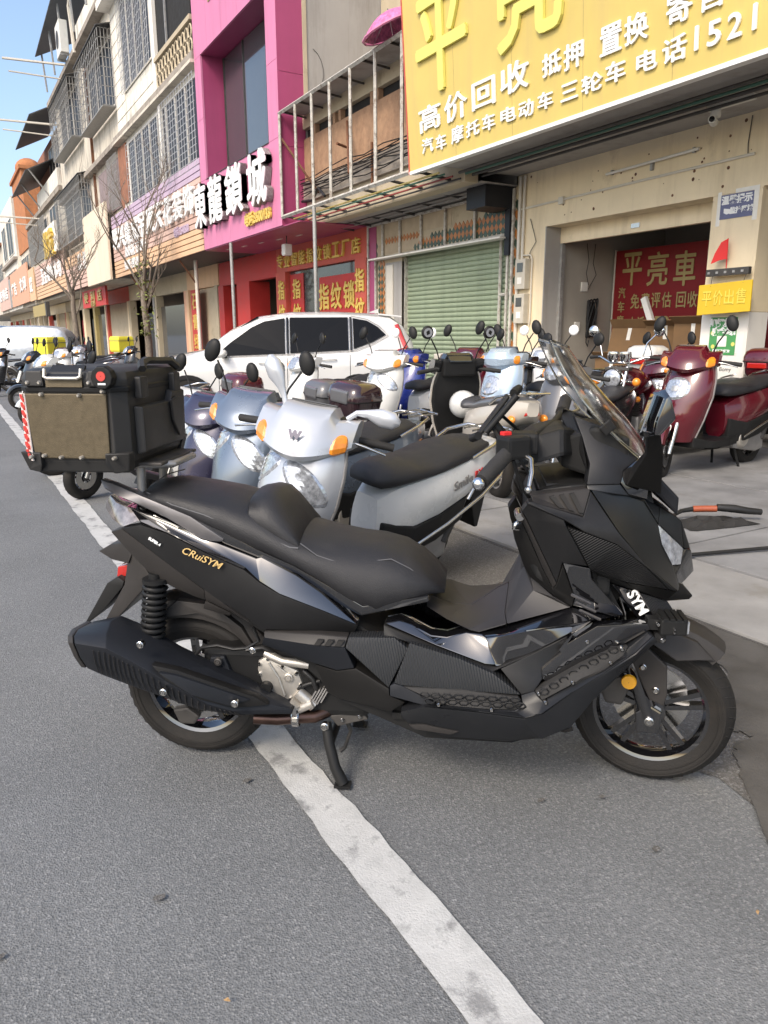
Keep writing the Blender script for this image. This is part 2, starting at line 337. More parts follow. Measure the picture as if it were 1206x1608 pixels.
mat('car_cover', (.36,.39,.42), .35, metal=.3, var=.3, vscale=4, bump=1.0, bscale=7)
mat('hose_black', (.015,.015,.015), .5); mat('orange_tube', (.30,.07,.03), .5)
mat('umbrella_pink', (.60,.16,.34), .6, var=.45, vscale=14)
# ------------------------------------------------------------------ ground
MB().add([(-300,-200,0),(400,-200,0),(400,900,0),(-300,900,0)], [(0,1,2,3)]).build('road', 'asphalt', kind='structure')
def sheet(name, pts, z, m, kind='structure', **kw): return MB().add([(x,y,z) for x,y in pts], [tuple(range(len(pts)))]).build(name, m, kind=kind, tri=True, **kw)
def wob(y, k, a): return a*(math.sin(y*1.7+k)+.6*math.sin(y*4.3+2*k)+.4*math.sin(y*11+k))
ys = [-14+.25*i for i in range(120)]+[16+2*i for i in range(60)]
L1 = [(1.86+.12*wob(y,1,.8), y) for y in ys]; L2 = [(3.0, y) for y in reversed(ys)]
sheet('old_road_edge', L1+L2, .004, 'asphalt_old')
# worn white edge line with slightly ragged borders
rnd = random.Random(3)
yl = [-6+.07*i for i in range(330)]+[17.2+1.5*i for i in range(90)]
a = [(.752+.004*math.sin(y*7)+rnd.uniform(-.0045,.0045), y) for y in yl]; b = [(.888+.004*math.sin(y*5+1)+rnd.uniform(-.0045,.0045), y) for y in reversed(yl)]
sheet('painted_line', a+b, .008, 'paint_white')
# damp gutter patch beside the front wheel
wp = [(1.35,.2),(1.62,.62),(1.78,.98),(1.95,1.16),(2.06,1.27),(2.13,1.33),(2.26,1.34),(2.22,1.40),(2.25,1.46),(2.40,1.56),(2.62,1.70),(2.72,1.84),(2.89,2.04),(2.985,2.1),(2.985,-1.5),(1.3,-1.5)]
wp2 = []
for i,(x,y) in enumerate(wp):
    wp2.append((x,y)); x2,y2 = wp[(i+1)%len(wp)]
    if i < 12: wp2 += [(x+(x2-x)*t+rnd.uniform(-.018,.018), y+(y2-y)*t+rnd.uniform(-.018,.018)) for t in (.25,.5,.75)]
sheet('damp_patch', wp2, .012, 'wet_patch')
# concrete apron in front of the shops: slabs with open joints
apron = MB().bx(3.0, 8.6, -14, 130, -.2, .008).build('pavement', 'wet_patch', kind='structure')
y = -4.0; k = 0
while y < 15:
    ln = (1.55, 1.9, 1.35, 2.1)[k%4]
    pts = [(3.012+rnd.uniform(0,.02), y+.01), (3.80+rnd.uniform(0,.02), y+.012), (3.80, y+ln-.012), (3.012+rnd.uniform(0,.02), y+ln-.01)]
    MB().prism([(px,py,.0) for px,py in pts], (0,0,.022+rnd.uniform(0,.006))).build('slab', 'concrete_pale', apron, bevel=.004)
    y += ln; k += 1
y = -6.0
while y < 30:
    MB().bx(3.835, 5.98, y+.01, y+2.99, 0, .026).build('slab', 'concrete', apron, bevel=.004)
    MB().bx(6.0, 8.35, y+.01, y+2.99, 0, .03).build('slab', 'concrete', apron, bevel=.004); y += 3.0
MB().bx(3.02, 8.35, 30.01, 128, 0, .026).build('slab', 'concrete', apron)
# leaf, grit and small litter on the ground
for (x,y,s,lab) in ((1.98,1.33,.02,'brown dry leaf scrap lying just right of the front wheel'),(1.52,.84,.009,'tiny pale leaf scrap on the open asphalt at lower right'),(.35,1.25,.008,'tiny leaf scrap on the asphalt left of the white line')):
    a_ = rnd.uniform(0,6.3); c_,s_ = math.cos(a_),math.sin(a_)
    MB().prism([(x+c_*s,y+s_*s,.014),(x-s_*s*.4,y+c_*s*.4,.016),(x-c_*s*.8,y-s_*s,.014),(x+s_*s*.5,y-c_*s*.4,.018)], (0,0,.002)).build('dry_leaf', 'leaf_dry', label=lab, cat='leaf', group='dry scraps on the asphalt')
# oil drips and thin cracks on the asphalt
def blob(x, y, r, el=1.0):
    n = 14; a0 = rnd.uniform(0,6.3); return [(x+r*el*math.cos(2*math.pi*i/n)*rnd.uniform(.7,1.15), y+r*math.sin(2*math.pi*i/n)*rnd.uniform(.7,1.15)) for i in range(n)]
for (x,y,r) in ((1.55,1.36,.009),(1.38,1.44,.009),(1.50,1.12,.010),(.66,1.98,.011),(.30,1.62,.012),(-.05,1.62,.009)):
    sheet('oil_spot', blob(x,y,r,1.4), .0105, 'asphalt_old')
for (x,y,a_,ln) in ():
    p = [(x,y)]
    for i in range(9): a_ += rnd.uniform(-.5,.5); p.append((p[-1][0]+math.cos(a_)*ln/9, p[-1][1]+math.sin(a_)*ln/9))
    sheet('crack', [(px,py) for px,py in p]+[(px+.002,py+.0025) for px,py in reversed(p)], .0095, 'dark_void')
XW, XF = 8.2, 6.6
def part(name, m, parent, *boxes, bevel=0, **kw):
    mb = MB()
    for b_ in boxes: mb.bx(*b_)
    return mb.build(name, m, parent, bevel=bevel, **kw)
def tubes(name, m, parent, paths, r, n=6, **kw):
    mb = MB()
    for p in paths: mb.tube(p, r, n)
    return mb.build(name, m, parent, smooth=50, **kw)
# ------------------------------------------------------------------ right-hand shop
S = thing('motorcycle_shop', 'cream plastered motorcycle shop with an open roller shutter and wide doorway', 'building', (XW,7.5,0))
S.location = (0,0,0)
OT = 2.95
part('wall', 'wall_cream', S, (XW,XW+.3,9.12,9.84,0,3.80), (XW,XW+.3,5.56,9.12,OT,3.80), (XW,XW+.3,-6,5.56,OT+.02,3.80))
part('pillar', 'wall_cream', S, (XW-.003,XW+.36,5.56,6.2,1.60,OT-.002), bevel=.006)
part('pillar_base', 'wall_white', S, (XW-.004,XW+.36,5.56,6.2,0,1.598), bevel=.006)
part('pillar', 'wall_white', S, (XW-.003,XW+.36,1.9,2.6,0,OT-.002), bevel=.01)
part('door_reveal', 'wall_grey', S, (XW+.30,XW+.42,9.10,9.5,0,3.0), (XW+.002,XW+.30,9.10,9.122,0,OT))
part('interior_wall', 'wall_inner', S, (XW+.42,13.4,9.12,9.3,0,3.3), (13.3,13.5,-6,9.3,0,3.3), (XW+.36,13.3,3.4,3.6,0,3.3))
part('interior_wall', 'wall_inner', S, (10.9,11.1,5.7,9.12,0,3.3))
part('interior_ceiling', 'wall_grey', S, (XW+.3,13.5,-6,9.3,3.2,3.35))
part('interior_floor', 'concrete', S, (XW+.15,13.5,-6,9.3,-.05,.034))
rs = part('rolled_shutter', 'wall_cream', S, (XW+.30,XW+.38,6.2,9.1,2.72,OT+.0))
part('shutter_guide', 'galv', S, (XW+.30,XW+.36,9.05,9.10,0,2.72))
part('shutter_lock', 'steel', rs, (XW+.285,XW+.30,7.55,7.70,2.78,2.84))
part('upper_storey', 'wall_old', S, (7.1,13,-6,9.84,3.80,9.0))
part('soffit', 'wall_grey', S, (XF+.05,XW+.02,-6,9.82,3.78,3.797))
# pipes and conduits along the soffit and wall
for i,(x,z,m,r) in enumerate(((7.05,3.72,'steel_dark',.022),(7.17,3.72,'rod_green',.02),(7.30,3.715,'steel_dark',.022),(7.48,3.71,'steel_dark',.018))):
    tubes('conduit', m, S, [[(x,-6,z),(x,9.8,z)]], r)
tubes('conduit', 'pvc', S, [[(XW-.015,5.7,3.33),(XW-.015,9.72,3.27)]], .017)
tubes('conduit', 'pvc', S, [[(XW-.03,9.70,0.4),(XW-.03,9.70,3.75)]], .03, 8)
tubes('conduit', 'pvc', S, [[(XW-.03,9.60,2.4),(XW-.03,9.60,3.75)]], .025, 8)
tubes('lamp_tube', 'paper', S, [[(XW-.045,6.43,3.52),(XW-.045,7.9,3.48)]], .018, 8)
part('lamp_bracket', 'galv', S, (XW-.04,XW,6.5,6.53,3.49,3.55), (XW-.04,XW,7.12,7.16,3.40,3.52), (XW-.04,XW,7.8,7.83,3.46,3.52))
part('junction_box', 'pvc', S, (XW-.05,XW,8.72,8.82,3.22,3.32), bevel=.004)
tubes('wire', 'steel_dark', S, [[(XW-.012,5.78,3.74),(XW-.012,5.80,3.45),(XW-.012,5.79,3.34)]], .006)
tubes('wire', 'steel_dark', S, [[(XW-.02,9.45,3.1),(XW-.03,9.35,2.9),(XW-.02,9.30,2.75),(XW-.03,9.42,2.6),(XW-.02,9.44,2.5)]], .006)
rnd = random.Random(11)
mb = MB()
for i in range(34):
    y_, z_ = rnd.uniform(5.7,9.5), rnd.uniform(3.0,3.72); s_ = rnd.uniform(.006,.022)
    mb.lathe([(0.001,-.004),(s_,-.003),(s_*.7,0)], (XW-.001,y_,z_), 7, ax='x')
mb.build('nail_hole', 'rust', S, kind='stuff')
# electricity meters on the corner
for z0 in (2.05,1.52):
    o = part('meter_box', 'meter_box', S, (XW-.12,XW,9.42,9.66,z0,z0+.46), bevel=.01)
    part('meter_window', 'window_glass', o, (XW-.125,XW-.119,9.47,9.61,z0+.26,z0+.40))
    part('meter_label', 'paper', o, (XW-.125,XW-.119,9.49,9.59,z0+.08,z0+.18))
tubes('meter_pipe', 'pvc', S, [[(XW-.03,9.38,1.50),(XW-.03,9.36,1.6),(XW-.03,9.36,2.5),(XW-.03,9.40,2.56),(XW-.03,9.62,2.57)]], .012)
part('socket_box', 'paper', S, (9.0,9.13,9.09,9.12,2.02,2.16), bevel=.004)
part('socket_box', 'paper', S, (8.9,9.0,9.09,9.12,1.40,1.54), bevel=.004)
# cable coil hanging on the inner side wall
mb = MB()
for i in range(7):
    pts = [(9.22+.10*math.cos(t*.3142+i)*(.8+.05*i), 9.08-.006*i, 1.60+.30*math.sin(t*.3142+i*.3)*(.85+.03*i)) for t in range(21)]
    mb.tube(pts, .014, 5)
mb.tube([(9.15,9.07,1.35),(9.13,9.06,1.22),(9.17,9.06,1.15),(9.2,9.07,1.25)], .008, 5)
mb.build('cable_coil', 'hose_black', label='coil of black cable hanging on the shop inner side wall', cat='cable', smooth=60)
mb = MB().tube([(9.05,9.08,2.75),(9.10,9.07,2.5),(9.06,9.07,2.3),(9.12,9.07,2.12)], .006, 5).tube([(9.24,9.08,2.75),(9.2,9.07,2.45),(9.28,9.07,2.28),(9.12,9.07,2.05)], .006, 5)
mb.build('hanging_wire', 'steel_dark', label='loose thin wire loop hanging from the shop inner wall', cat='wire')
# red banner inside
B = thing('red_banner', 'dark red banner with gold lettering stretched inside the shop', 'banner', (9.7,7.6,0)); B.location = (0,0,0)
part('cloth', 'red_cloth', B, (9.70,9.715,5.3,9.06,.9,2.66))
part('frame', 'pvc', B, (9.69,9.72,9.06,9.085,.3,2.68))
sign_chars(B, '平亮車', 9.69, 8.95, 7.45, 2.36, .50, 'gold_dull', .008, .012, .78, slope=-.03)
sign_chars(B, '免费评估', 9.69, 8.70, 7.88, 1.86, .23, 'gold_dull', .008, .012, .85)
sign_chars(B, '回收', 9.69, 7.82, 7.42, 1.85, .23, 'gold_dull', .008, .012, .85)
sign_chars(B, '电话152', 9.69, 8.70, 7.88, 1.50, .24, 'gold_dull', .008, .012, .85)
for i,ch in enumerate('汽车摩托'):
    obj('character', glyph_fit(ch,.14,.17,.008,.01), 'gold_dull', B, (9.69,8.88,2.0-.22*i), FRONT)
# cardboard boxes stacked inside
rnd = random.Random(5)
for i,(x,y,z,sx,sy,sz,rz,tl,lab) in enumerate((
    (9.15,8.3,0,.5,.62,1.0,.1,0,'large cardboard box standing low beside the shop inner wall'),
    (9.2,8.15,1.0,.46,.6,.40,.25,.3,'cardboard box with a torn lid tilted on top of the left box'),
    (9.1,7.45,0,.55,.6,1.1,-.1,0,'cardboard box in the middle of the row under the banner'),
    (9.1,7.35,1.1,.5,.55,.42,.35,-.15,'cardboard box perched on the middle box under the gold digits'),
    (9.0,6.75,0,.5,.6,1.5,.05,.0,'tall brown cardboard box beside the doorway pillar'))):
    T = thing('cardboard_box', lab, 'box', (x,y,z), rz, 'cardboard boxes in the shop'); T.rotation_euler = (0,tl,rz)
    part('body', 'cardboard', T, (-sx/2,sx/2,-sy/2,sy/2,0,sz), bevel=.006)
    MB().box((-sx/2-.06,0,sz+.03), (.18,sy*.98,.008), Matrix.Rotation(.6,3,'Y')).build('flap', 'cardboard', T)
    part('tape', 'paper', T, (-sx/2-.002,sx/2+.002,-.03,.03,sz-.2,sz+.003))
T = thing('fluorescent_tube_box', 'pale narrow carton leaning on the cardboard boxes before the banner', 'carton', (9.0,7.7,1.4)); T.rotation_euler = (0,0,0)
MB().box((0,0,.22), (.06,.09,.55), Matrix.Rotation(-.45,3,'X')).build('carton', 'paper', T, bevel=.004)
# things on the pillar
T = thing('camera_notice', 'small blue surveillance notice taped to the pillar top', 'sign', (XW-.01,5.87,2.8)); T.location = (0,0,0)
part('board', 'blue_sign', T, (XW-.012,XW-.005,5.66,6.08,2.67,2.94))
sign_line(T, '温馨提示', XW-.013, 5.87, 2.87, .10, 'letter_white', .003, .004)
sign_line(T, '监控区域', XW-.013, 5.80, 2.75, .075, 'letter_white', .003, .004)
MB().prism([(XW-.014,6.03,2.79),(XW-.014,5.93,2.77),(XW-.014,5.94,2.73),(XW-.014,5.99,2.72),(XW-.014,6.03,2.74)], (.002,0,0)).build('camera_symbol', 'letter_white', T)
part('tape', 'paper', T, (XW-.007,XW-.003,5.60,5.66,2.62,2.99), (XW-.007,XW-.003,6.08,6.13,2.60,2.98), (XW-.0065,XW-.0035,5.66,5.9,2.945,2.99))
T = thing('red_pennant', 'small red pennant on a thin stick above the yellow board', 'flag', (8.15,5.88,2.1)); T.location = (0,0,0)
tubes('stick', 'flag_red', T, [[(8.12,5.87,2.05),(8.12,5.885,2.44)]], .006)
MB().prism([(8.12,5.885,2.44),(8.09,5.95,2.40),(8.06,6.0,2.28),(8.04,6.03,2.16),(8.09,5.95,2.20),(8.12,5.885,2.21)], (.004,0,0)).build('cloth', 'flag_red', T)
T = thing('rack_bar', 'short dark metal rack bar screwed to the pillar', 'bracket', (8.1,5.82,2.05)); T.location = (0,0,0)
part('bar', 'steel_dark', T, (8.06,8.12,5.54,6.10,2.02,2.10), bevel=.005)
part('screw', 'galv', T, *[(8.052,8.06,5.6+.11*i,5.63+.11*i,2.045,2.07) for i in range(5)])
part('bracket', 'steel_dark', T, (8.12,8.2,5.65,5.68,2.03,2.07))
part('bracket', 'steel_dark', T, (8.12,8.2,5.98,6.01,2.03,2.07))
T = thing('yellow_board', 'bright yellow price board hanging on the shop pillar', 'board', (8.0,5.78,1.6)); T.location = (0,0,0)
MB().prism([(8.0,6.13,1.57),(8.0,5.43,1.60),(8.0,5.435,1.95),(8.0,6.13,1.92)], (.02,0,0)).build('panel', 'yellow_board', T, bevel=.006)
sign_chars(T, '平价出售', 7.995, 6.08, 5.48, 1.76, .17, 'yellow_faint', .006, .012, .85, slope=.005)
tubes('cord', 'steel_dark', T, [[(8.0,5.97,1.90),(8.06,6.0,2.02)],[(8.0,5.55,1.92),(8.06,5.56,2.02)]], .004)
T = thing('green_poster', 'green poster with white lettering pasted low on the pillar', 'poster', (XW,5.88,1.1)); T.location = (0,0,0)
part('sheet', 'green_poster', T, (XW-.010,XW-.005,5.70,6.06,1.10,1.545))
sign_line(T, '加好友！', XW-.012, 5.88, 1.475, .095, 'letter_white', .003, .008)
sign_line(T, '成会员！', XW-.012, 5.84, 1.375, .095, 'letter_white', .003, .008)
part('white_square', 'paper', T, (XW-.012,XW-.009,5.82,5.95,1.20,1.325))
sign_line(T, '扫码添加好友', XW-.012, 5.88, 1.145, .04, 'letter_white', .003, .002)
for (yy,zz) in ((6.02,1.36),(5.73,1.23),(6.0,1.2)): MB().lathe([(.001,-.013),(.025,-.013),(.025,-.011)], (XW,yy,zz), 12, ax='x').build('gold_dot', 'yellow_letter', T)
T = thing('ink_note', 'grey handwritten scribble on white paper at the pillar foot', 'note', (XW,5.8,.95)); T.location = (0,0,0)
part('sheet', 'paper', T, (XW-.008,XW-.004,5.62,6.0,.72,1.0))
sign_line(T, 'Bomy', XW-.010, 5.8, .93, .07, 'steel_dark', .002, 0)
T = thing('security_camera', 'white security camera hanging under the soffit', 'camera', (7.6,5.8,3.6)); T.location = (0,0,0)
part('arm', 'ac_white', T, (7.56,7.62,5.35,5.9,3.72,3.775))
MB().lathe([(.05,.0),(.055,-.05),(.05,-.08),(.001,-.085)], (7.58,5.80,3.72), 14, ax='z').build('mount', 'ac_white', T, smooth=50)
MB().lathe([(.001,-.1),(.04,-.1),(.045,.05),(.001,.06)], (7.55,5.80,3.60), 14, ax='x', m=Matrix.Rotation(.5,3,'Z')).build('body', 'ac_white', T, smooth=50)
MB().lathe([(.03,-.112),(.03,-.09)], (7.55,5.80,3.60), 12, ax='x', m=Matrix.Rotation(.5,3,'Z'), cap=True).build('lens', 'darklens', T)
# ------------------------------------------------------------------ yellow sign board over the shop
Y = thing('yellow_sign', 'large yellow signboard with white and yellow raised characters above the shop', 'sign', (XF,7.5,3.8)); Y.rotation_euler = (0,R(-4),0)
def yl(y): return y-7.5
part('board', 'yellow_sign', Y, (0,.10,yl(-5.5),yl(10.47),0,4.2))
part('frame', 'letter_white', Y, (-.012,.115,yl(-5.5),yl(10.47),-.045,-.001))
part('frame', 'red_light', Y, (-.006,.11,yl(10.472),yl(10.50),-.04,4.2))
for y_ in (9.25,8.03,6.81,5.59,4.37): part('sheet_seam', 'gold_dull', Y, (-.0015,0,yl(y_),yl(y_)+.006,0,4.2))
def put(ch, y, z, w, h, m, d=.02, b=.016): obj('character', glyph_fit(ch,w,h,d,b), m, Y, (-.006-d/2,yl(y),z), FRONT)
put('平', 9.50, 1.52, 1.22, 1.25, 'yellow_letter', .04, .016); put('亮', 7.68, 1.60, 1.16, 1.30, 'yellow_letter', .04, .016); put('車', 5.85, 1.62, 1.1, 1.3, 'yellow_letter', .04, .016)
put('高', 9.854, 0.622, 0.551, 0.338, 'letter_white')
put('价', 9.208, 0.618, 0.535, 0.346, 'letter_white')
put('回', 8.584, 0.626, 0.490, 0.328, 'letter_white')
put('收', 7.962, 0.656, 0.535, 0.338, 'letter_white')
put('抵', 7.296, 0.625, 0.317, 0.244, 'letter_white')
put('押', 6.941, 0.608, 0.306, 0.266, 'letter_white')
put('置', 6.392, 0.607, 0.297, 0.278, 'letter_white')
put('换', 6.048, 0.604, 0.309, 0.268, 'letter_white')
put('寄', 5.526, 0.62, 0.291, 0.27, 'letter_white')
put('售', 5.171, 0.62, 0.275, 0.27, 'letter_white')
put('汽', 9.936, 0.271, 0.289, 0.203, 'letter_white')
put('车', 9.587, 0.247, 0.251, 0.204, 'letter_white')
put('摩', 9.187, 0.265, 0.280, 0.217, 'letter_white')
put('托', 8.833, 0.264, 0.292, 0.186, 'letter_white')
put('车', 8.491, 0.265, 0.263, 0.198, 'letter_white')
put('电', 8.089, 0.266, 0.295, 0.174, 'letter_white')
put('动', 7.750, 0.253, 0.272, 0.189, 'letter_white')
put('车', 7.408, 0.262, 0.256, 0.191, 'letter_white')
put('三', 7.007, 0.259, 0.268, 0.178, 'letter_white')
put('轮', 6.657, 0.256, 0.311, 0.185, 'letter_white')
put('车', 6.320, 0.277, 0.273, 0.208, 'letter_white')
put('电', 5.902, 0.267, 0.262, 0.194, 'letter_white')
put('话', 5.564, 0.272, 0.281, 0.225, 'letter_white')
put('1', 5.312, 0.292, 0.12, 0.21, 'letter_white')
put('5', 5.120, 0.279, 0.142, 0.21, 'letter_white')
put('2', 4.908, 0.277, 0.145, 0.21, 'letter_white')
put('1', 4.712, 0.283, 0.12, 0.21, 'letter_white')
# ------------------------------------------------------------------ middle bay: closed green shutter under a stripped sign frame
G = thing('shuttered_shop', 'old shop with closed green roller shutter and broken tile strips', 'building')
part('wall', 'wall_tan', G, (XW,XW+.3,13.30,14.72,0,3.62), (XW,XW+.3,9.85,13.30,2.90,3.62), (XW,XW+.3,9.85,9.88,0,2.9))
part('pier', 'wall_grey', G, (XW-.004,XW+.25,13.30,13.95,0,2.79), bevel=.008)
part('pier_board', 'pvc', G, (XW-.03,XW-.004,13.62,13.88,0.9,2.74), bevel=.006)
sh = part('roller_shutter', 'shutter_green', G, (XW+.16,XW+.18,9.86,13.32,0,2.9))
sl = MB()
prof = [(0,0),(-.018,.012),(-.03,.035),(-.03,.055),(-.018,.078),(0,.086)]
sl.loft([[(px,y_,pz) for px,pz in prof+[(.012,.086),(.012,0)]] for y_ in (9.88,13.30)])
slm = sl.mesh('slat')
for i in range(34): obj('slat', slm, 'shutter_green', sh, (XW+.15,0,.02+i*.0865))
part('shutter_guide', 'white_tube', G, (XW+.05,XW+.16,9.855,9.90,0,2.85), (XW+.05,XW+.16,13.28,13.315,0,2.85))
tubes('shutter_post', 'white_tube', G, [[(XW+.06,10.25,0),(XW+.06,10.25,2.88)],[(XW+.06,9.92,2.0),(XW+.06,10.25,2.0)],[(XW+.06,9.92,.95),(XW+.06,10.25,.95)]], .028, 6)
# diamond tiles
for m, ph in (('tile_green',0),('tile_orange',1)):
    mb = MB()
    def dia(y_, z_, s): mb.prism([(XW-.012,y_-s,z_),(XW-.012,y_,z_-s*1.25),(XW-.012,y_+s,z_),(XW-.012,y_,z_+s*1.25)], (.014,0,0))
    s = .058
    for iy in range(-2, 90):
        for iz in range(0, 60):
            if (iz+iy) % 2: continue
            y_ = 9.9+iy*s; z_ = iz*s*1.25+.1
            if iy % 2 != ph: continue
            top = 2.98 < z_ < 3.30-.18*max(0,(y_-10.6))/2 and 9.92 < y_ < 12.75+.15*math.sin(iz)
            top2 = 3.18 < z_ < 3.26 and 12.6 < y_ < 14.0
            left = 14.0 < y_ < 14.22 and z_ < 2.85
            left2 = 14.28 < y_ < 14.62 and 2.95 < z_ < 3.22
            if top or top2 or left or left2: dia(y_, z_, s*.97)
    for iz in range(0, 46):
        for iy in range(2):
            if (iz+iy) % 2 or (iz//2) % 2 != ph: continue
            y_ = 9.74+iy*s; z_ = iz*s*1.25+.1
            mb.prism([(XW-.012,y_-s,z_),(XW-.012,y_,z_-s*1.25),(XW-.012,y_+s,z_),(XW-.012,y_,z_+s*1.25)], (.014,0,0))
    mb.build('wall_tile', m, G, kind='stuff')
part('plaster_patch', 'tile_bed', G, (XW-.008,XW,12.2,14.6,2.97,3.16), (XW-.006,XW,11.6,14.6,3.27,3.60))
# tube frame on the wall above the shutter
zt = [(XW-.04,9.86,3.58),(XW-.04,14.62,3.58)]
fr = [zt, [(XW-.04,9.84,2.93),(XW-.04,14.62,2.90)], [(XW-.04,9.84,0),(XW-.04,9.84,3.6)], [(XW-.04,9.95,0),(XW-.04,9.95,2.9)], [(XW-.04,14.30,0),(XW-.04,14.30,2.9)], [(XW-.04,14.62,0),(XW-.04,14.62,3.6)], [(XW-.04,14.30,1.75),(XW-.04,14.62,1.75)]]
for y_ in (10.86,11.75,12.55,13.32,14.0): fr.append([(XW-.04,y_,2.93),(XW-.04,y_,3.58)])
for p in fr: tubes('frame_tube', 'white_tube', G, [p], .028, 5)
part('light_box', 'window_dark', G, (XW-.6,XW-.03,9.86,10.35,3.30,3.62), (XW-.10,XW-.03,9.86,9.98,2.6,3.3))
part('under_shelf', 'wall_white', G, (XW-.22,XW-.02,9.95,14.3,2.86,2.885))
part('purple_board', 'pink', G, (XW-.02,XW-.005,14.31,14.61,0,3.55))
# canopy frame carrying the missing sign
K = thing('sign_frame', 'stripped steel sign frame with bare white posts over the shutter', 'frame')
for p in ([(XF,10.5,3.80),(XF,15.56,3.78)], [(XF,10.5,5.80),(XF,15.56,5.79)]): tubes('rail', 'white_tube', K, [p], .04, 4)
for y_ in (15.55,14.75,13.98,13.22,12.42,11.55,10.72): tubes('post', 'white_tube', K, [[(XF,y_,3.8),(XF,y_,5.8)]], .03, 6)
for y_ in (15.4,14.6,13.8,12.9,12.0,11.1,10.3):
    tubes('cross_bar', 'steel_dark', K, [[(XF,y_,3.78),(XW-.04,y_-.15,3.58)]], .025, 5)
    tubes('cross_bar', 'steel_dark', K, [[(XF,y_,5.78),(7.16,y_,5.74)]], .02, 5)
part('top_sheet', 'wall_grey', K, (XF+.03,7.2,10.5,15.5,5.80,5.815))
for i,(x,m) in enumerate(((6.75,'rod_yellow'),(6.85,'rod_green'),(7.0,'rod_red'),(7.15,'steel_dark'),(7.3,'rod_green'),(7.45,'rod_yellow'),(7.7,'steel_dark'),(7.9,'galv'))):
    tubes('rod', m, K, [[(x,9.9,3.72-.1*(x-6.6)),(x,15.3,3.74-.1*(x-6.6))]], .016, 5)
for p in ([(6.65,12.6,4.15),(7.1,13.5,5.25)], [(6.7,13.15,4.75),(7.1,13.4,4.76)], [(6.62,15.5,5.3),(7.1,14.8,4.2)], [(7.1,12.55,3.95),(7.1,12.55,4.7)]): tubes('brace', 'rust', K, [p], .025, 5)
tubes('pole', 'galv', K, [[(XF,13.97,0),(XF,13.97,3.78)]], .04, 8)
# upper floor behind the frame
U = thing('plaster_parapet', 'brown plaster parapet with a tan beam behind the bare sign frame', 'wall')
part('plaster', 'plaster_brown', U, (7.16,7.4,9.86,15.58,4.50,5.36))
part('gap', 'dark_void', U, (7.25,7.4,9.86,15.58,5.36,5.55))
part('beam', 'wall_tan', U, (7.14,7.42,9.86,15.58,5.55,5.86))
for y_ in (15.0,14.1,13.85,12.6,12.4,11.3,10.9): part('stub', 'plaster_brown', U, (7.15,7.26,y_,y_+.10,5.36,5.55))
part('ledge', 'slab', U, (7.12,7.45,9.86,15.58,4.12,4.50))
part('brick_base', 'wall_tan', U, (7.2,7.45,9.86,15.58,3.62,4.12))
mb = MB(); rnd = random.Random(8)
for i in range(9):
    z_ = 4.22+.04*i; mb.tube([(7.05-.02*(i%3),15.5-j*.7,z_+rnd.uniform(-.05,.05)) for j in range(9)], .011, 4)
mb.tube([(7.0,15.4,4.1),(7.0,14.9,4.05),(7.0,14.6,4.25),(7.0,14.3,4.05)], .03, 5)
mb.build('cable_bundle', 'hose_black', U, smooth=60)
part('ceiling_slab', 'wall_grey', U, (7.46,8.6,9.80,15.58,3.63,3.645))
part('ceiling_slab', 'wall_grey', U, (8.2,8.6,9.80,15.58,3.645,5.5))
part('floor_slab', 'wall_grey', U, (7.45,9.1,9.86,15.58,5.5,5.7))
W1 = thing('party_wall', 'tall grey rendered party wall beside the pink building', 'wall')
part('render', 'wall_grey', W1, (7.22,9.1,15.585,15.7,3.7,12.5))
part('broken_edge', 'wall_tan', W1, (7.18,7.27,15.56,15.72,5.6,12.5))
tubes('wire', 'steel_dark', W1, [[(7.3+.35*math.sin(t*.35),15.575,6.25+.45*(1-math.cos(t*.35))) for t in range(9)]], .006, 4)
W2 = thing('rear_wall', 'tan upper wall set back behind the yellow sign', 'wall')
part('render', 'wall_tan', W2, (9.05,9.3,9.8,15.57,5.5,12.5))
# pink umbrella lying above the sign frame
T = thing('umbrella', 'pink patterned umbrella resting open on the canopy behind the sign', 'umbrella', (6.72,11.1,5.92)); T.rotation_euler = (R(-12),R(-18),.3)
mb = MB(); rings = []
for i in range(5):
    a_ = i/4*1.15
    rings.append([(.55*math.sin(a_)*math.cos(j*math.pi/8)*(1 if j%2==0 else .95), .55*math.sin(a_)*math.sin(j*math.pi/8)*(1 if j%2==0 else .95), .42*math.cos(a_)-.1) for j in range(16)])
mb.loft(rings, cap=False); mb.build('canopy', 'umbrella_pink', T, smooth=25)
mb = MB()
for j in range(0,16,2): mb.tube([(.02*math.cos(j*math.pi/8),.02*math.sin(j*math.pi/8),.31),(.49*math.cos(j*math.pi/8),.49*math.sin(j*math.pi/8),.06)], .005, 4)
mb.tube([(0,0,.36),(0,0,-.3)], .01, 6); mb.build('ribs', 'steel', T)
MB().tube([(.52*math.cos(j*math.pi/8),.52*math.sin(j*math.pi/8),.075) for j in range(17)], .022, 5).build('frill', 'pink_light', T, smooth=60)
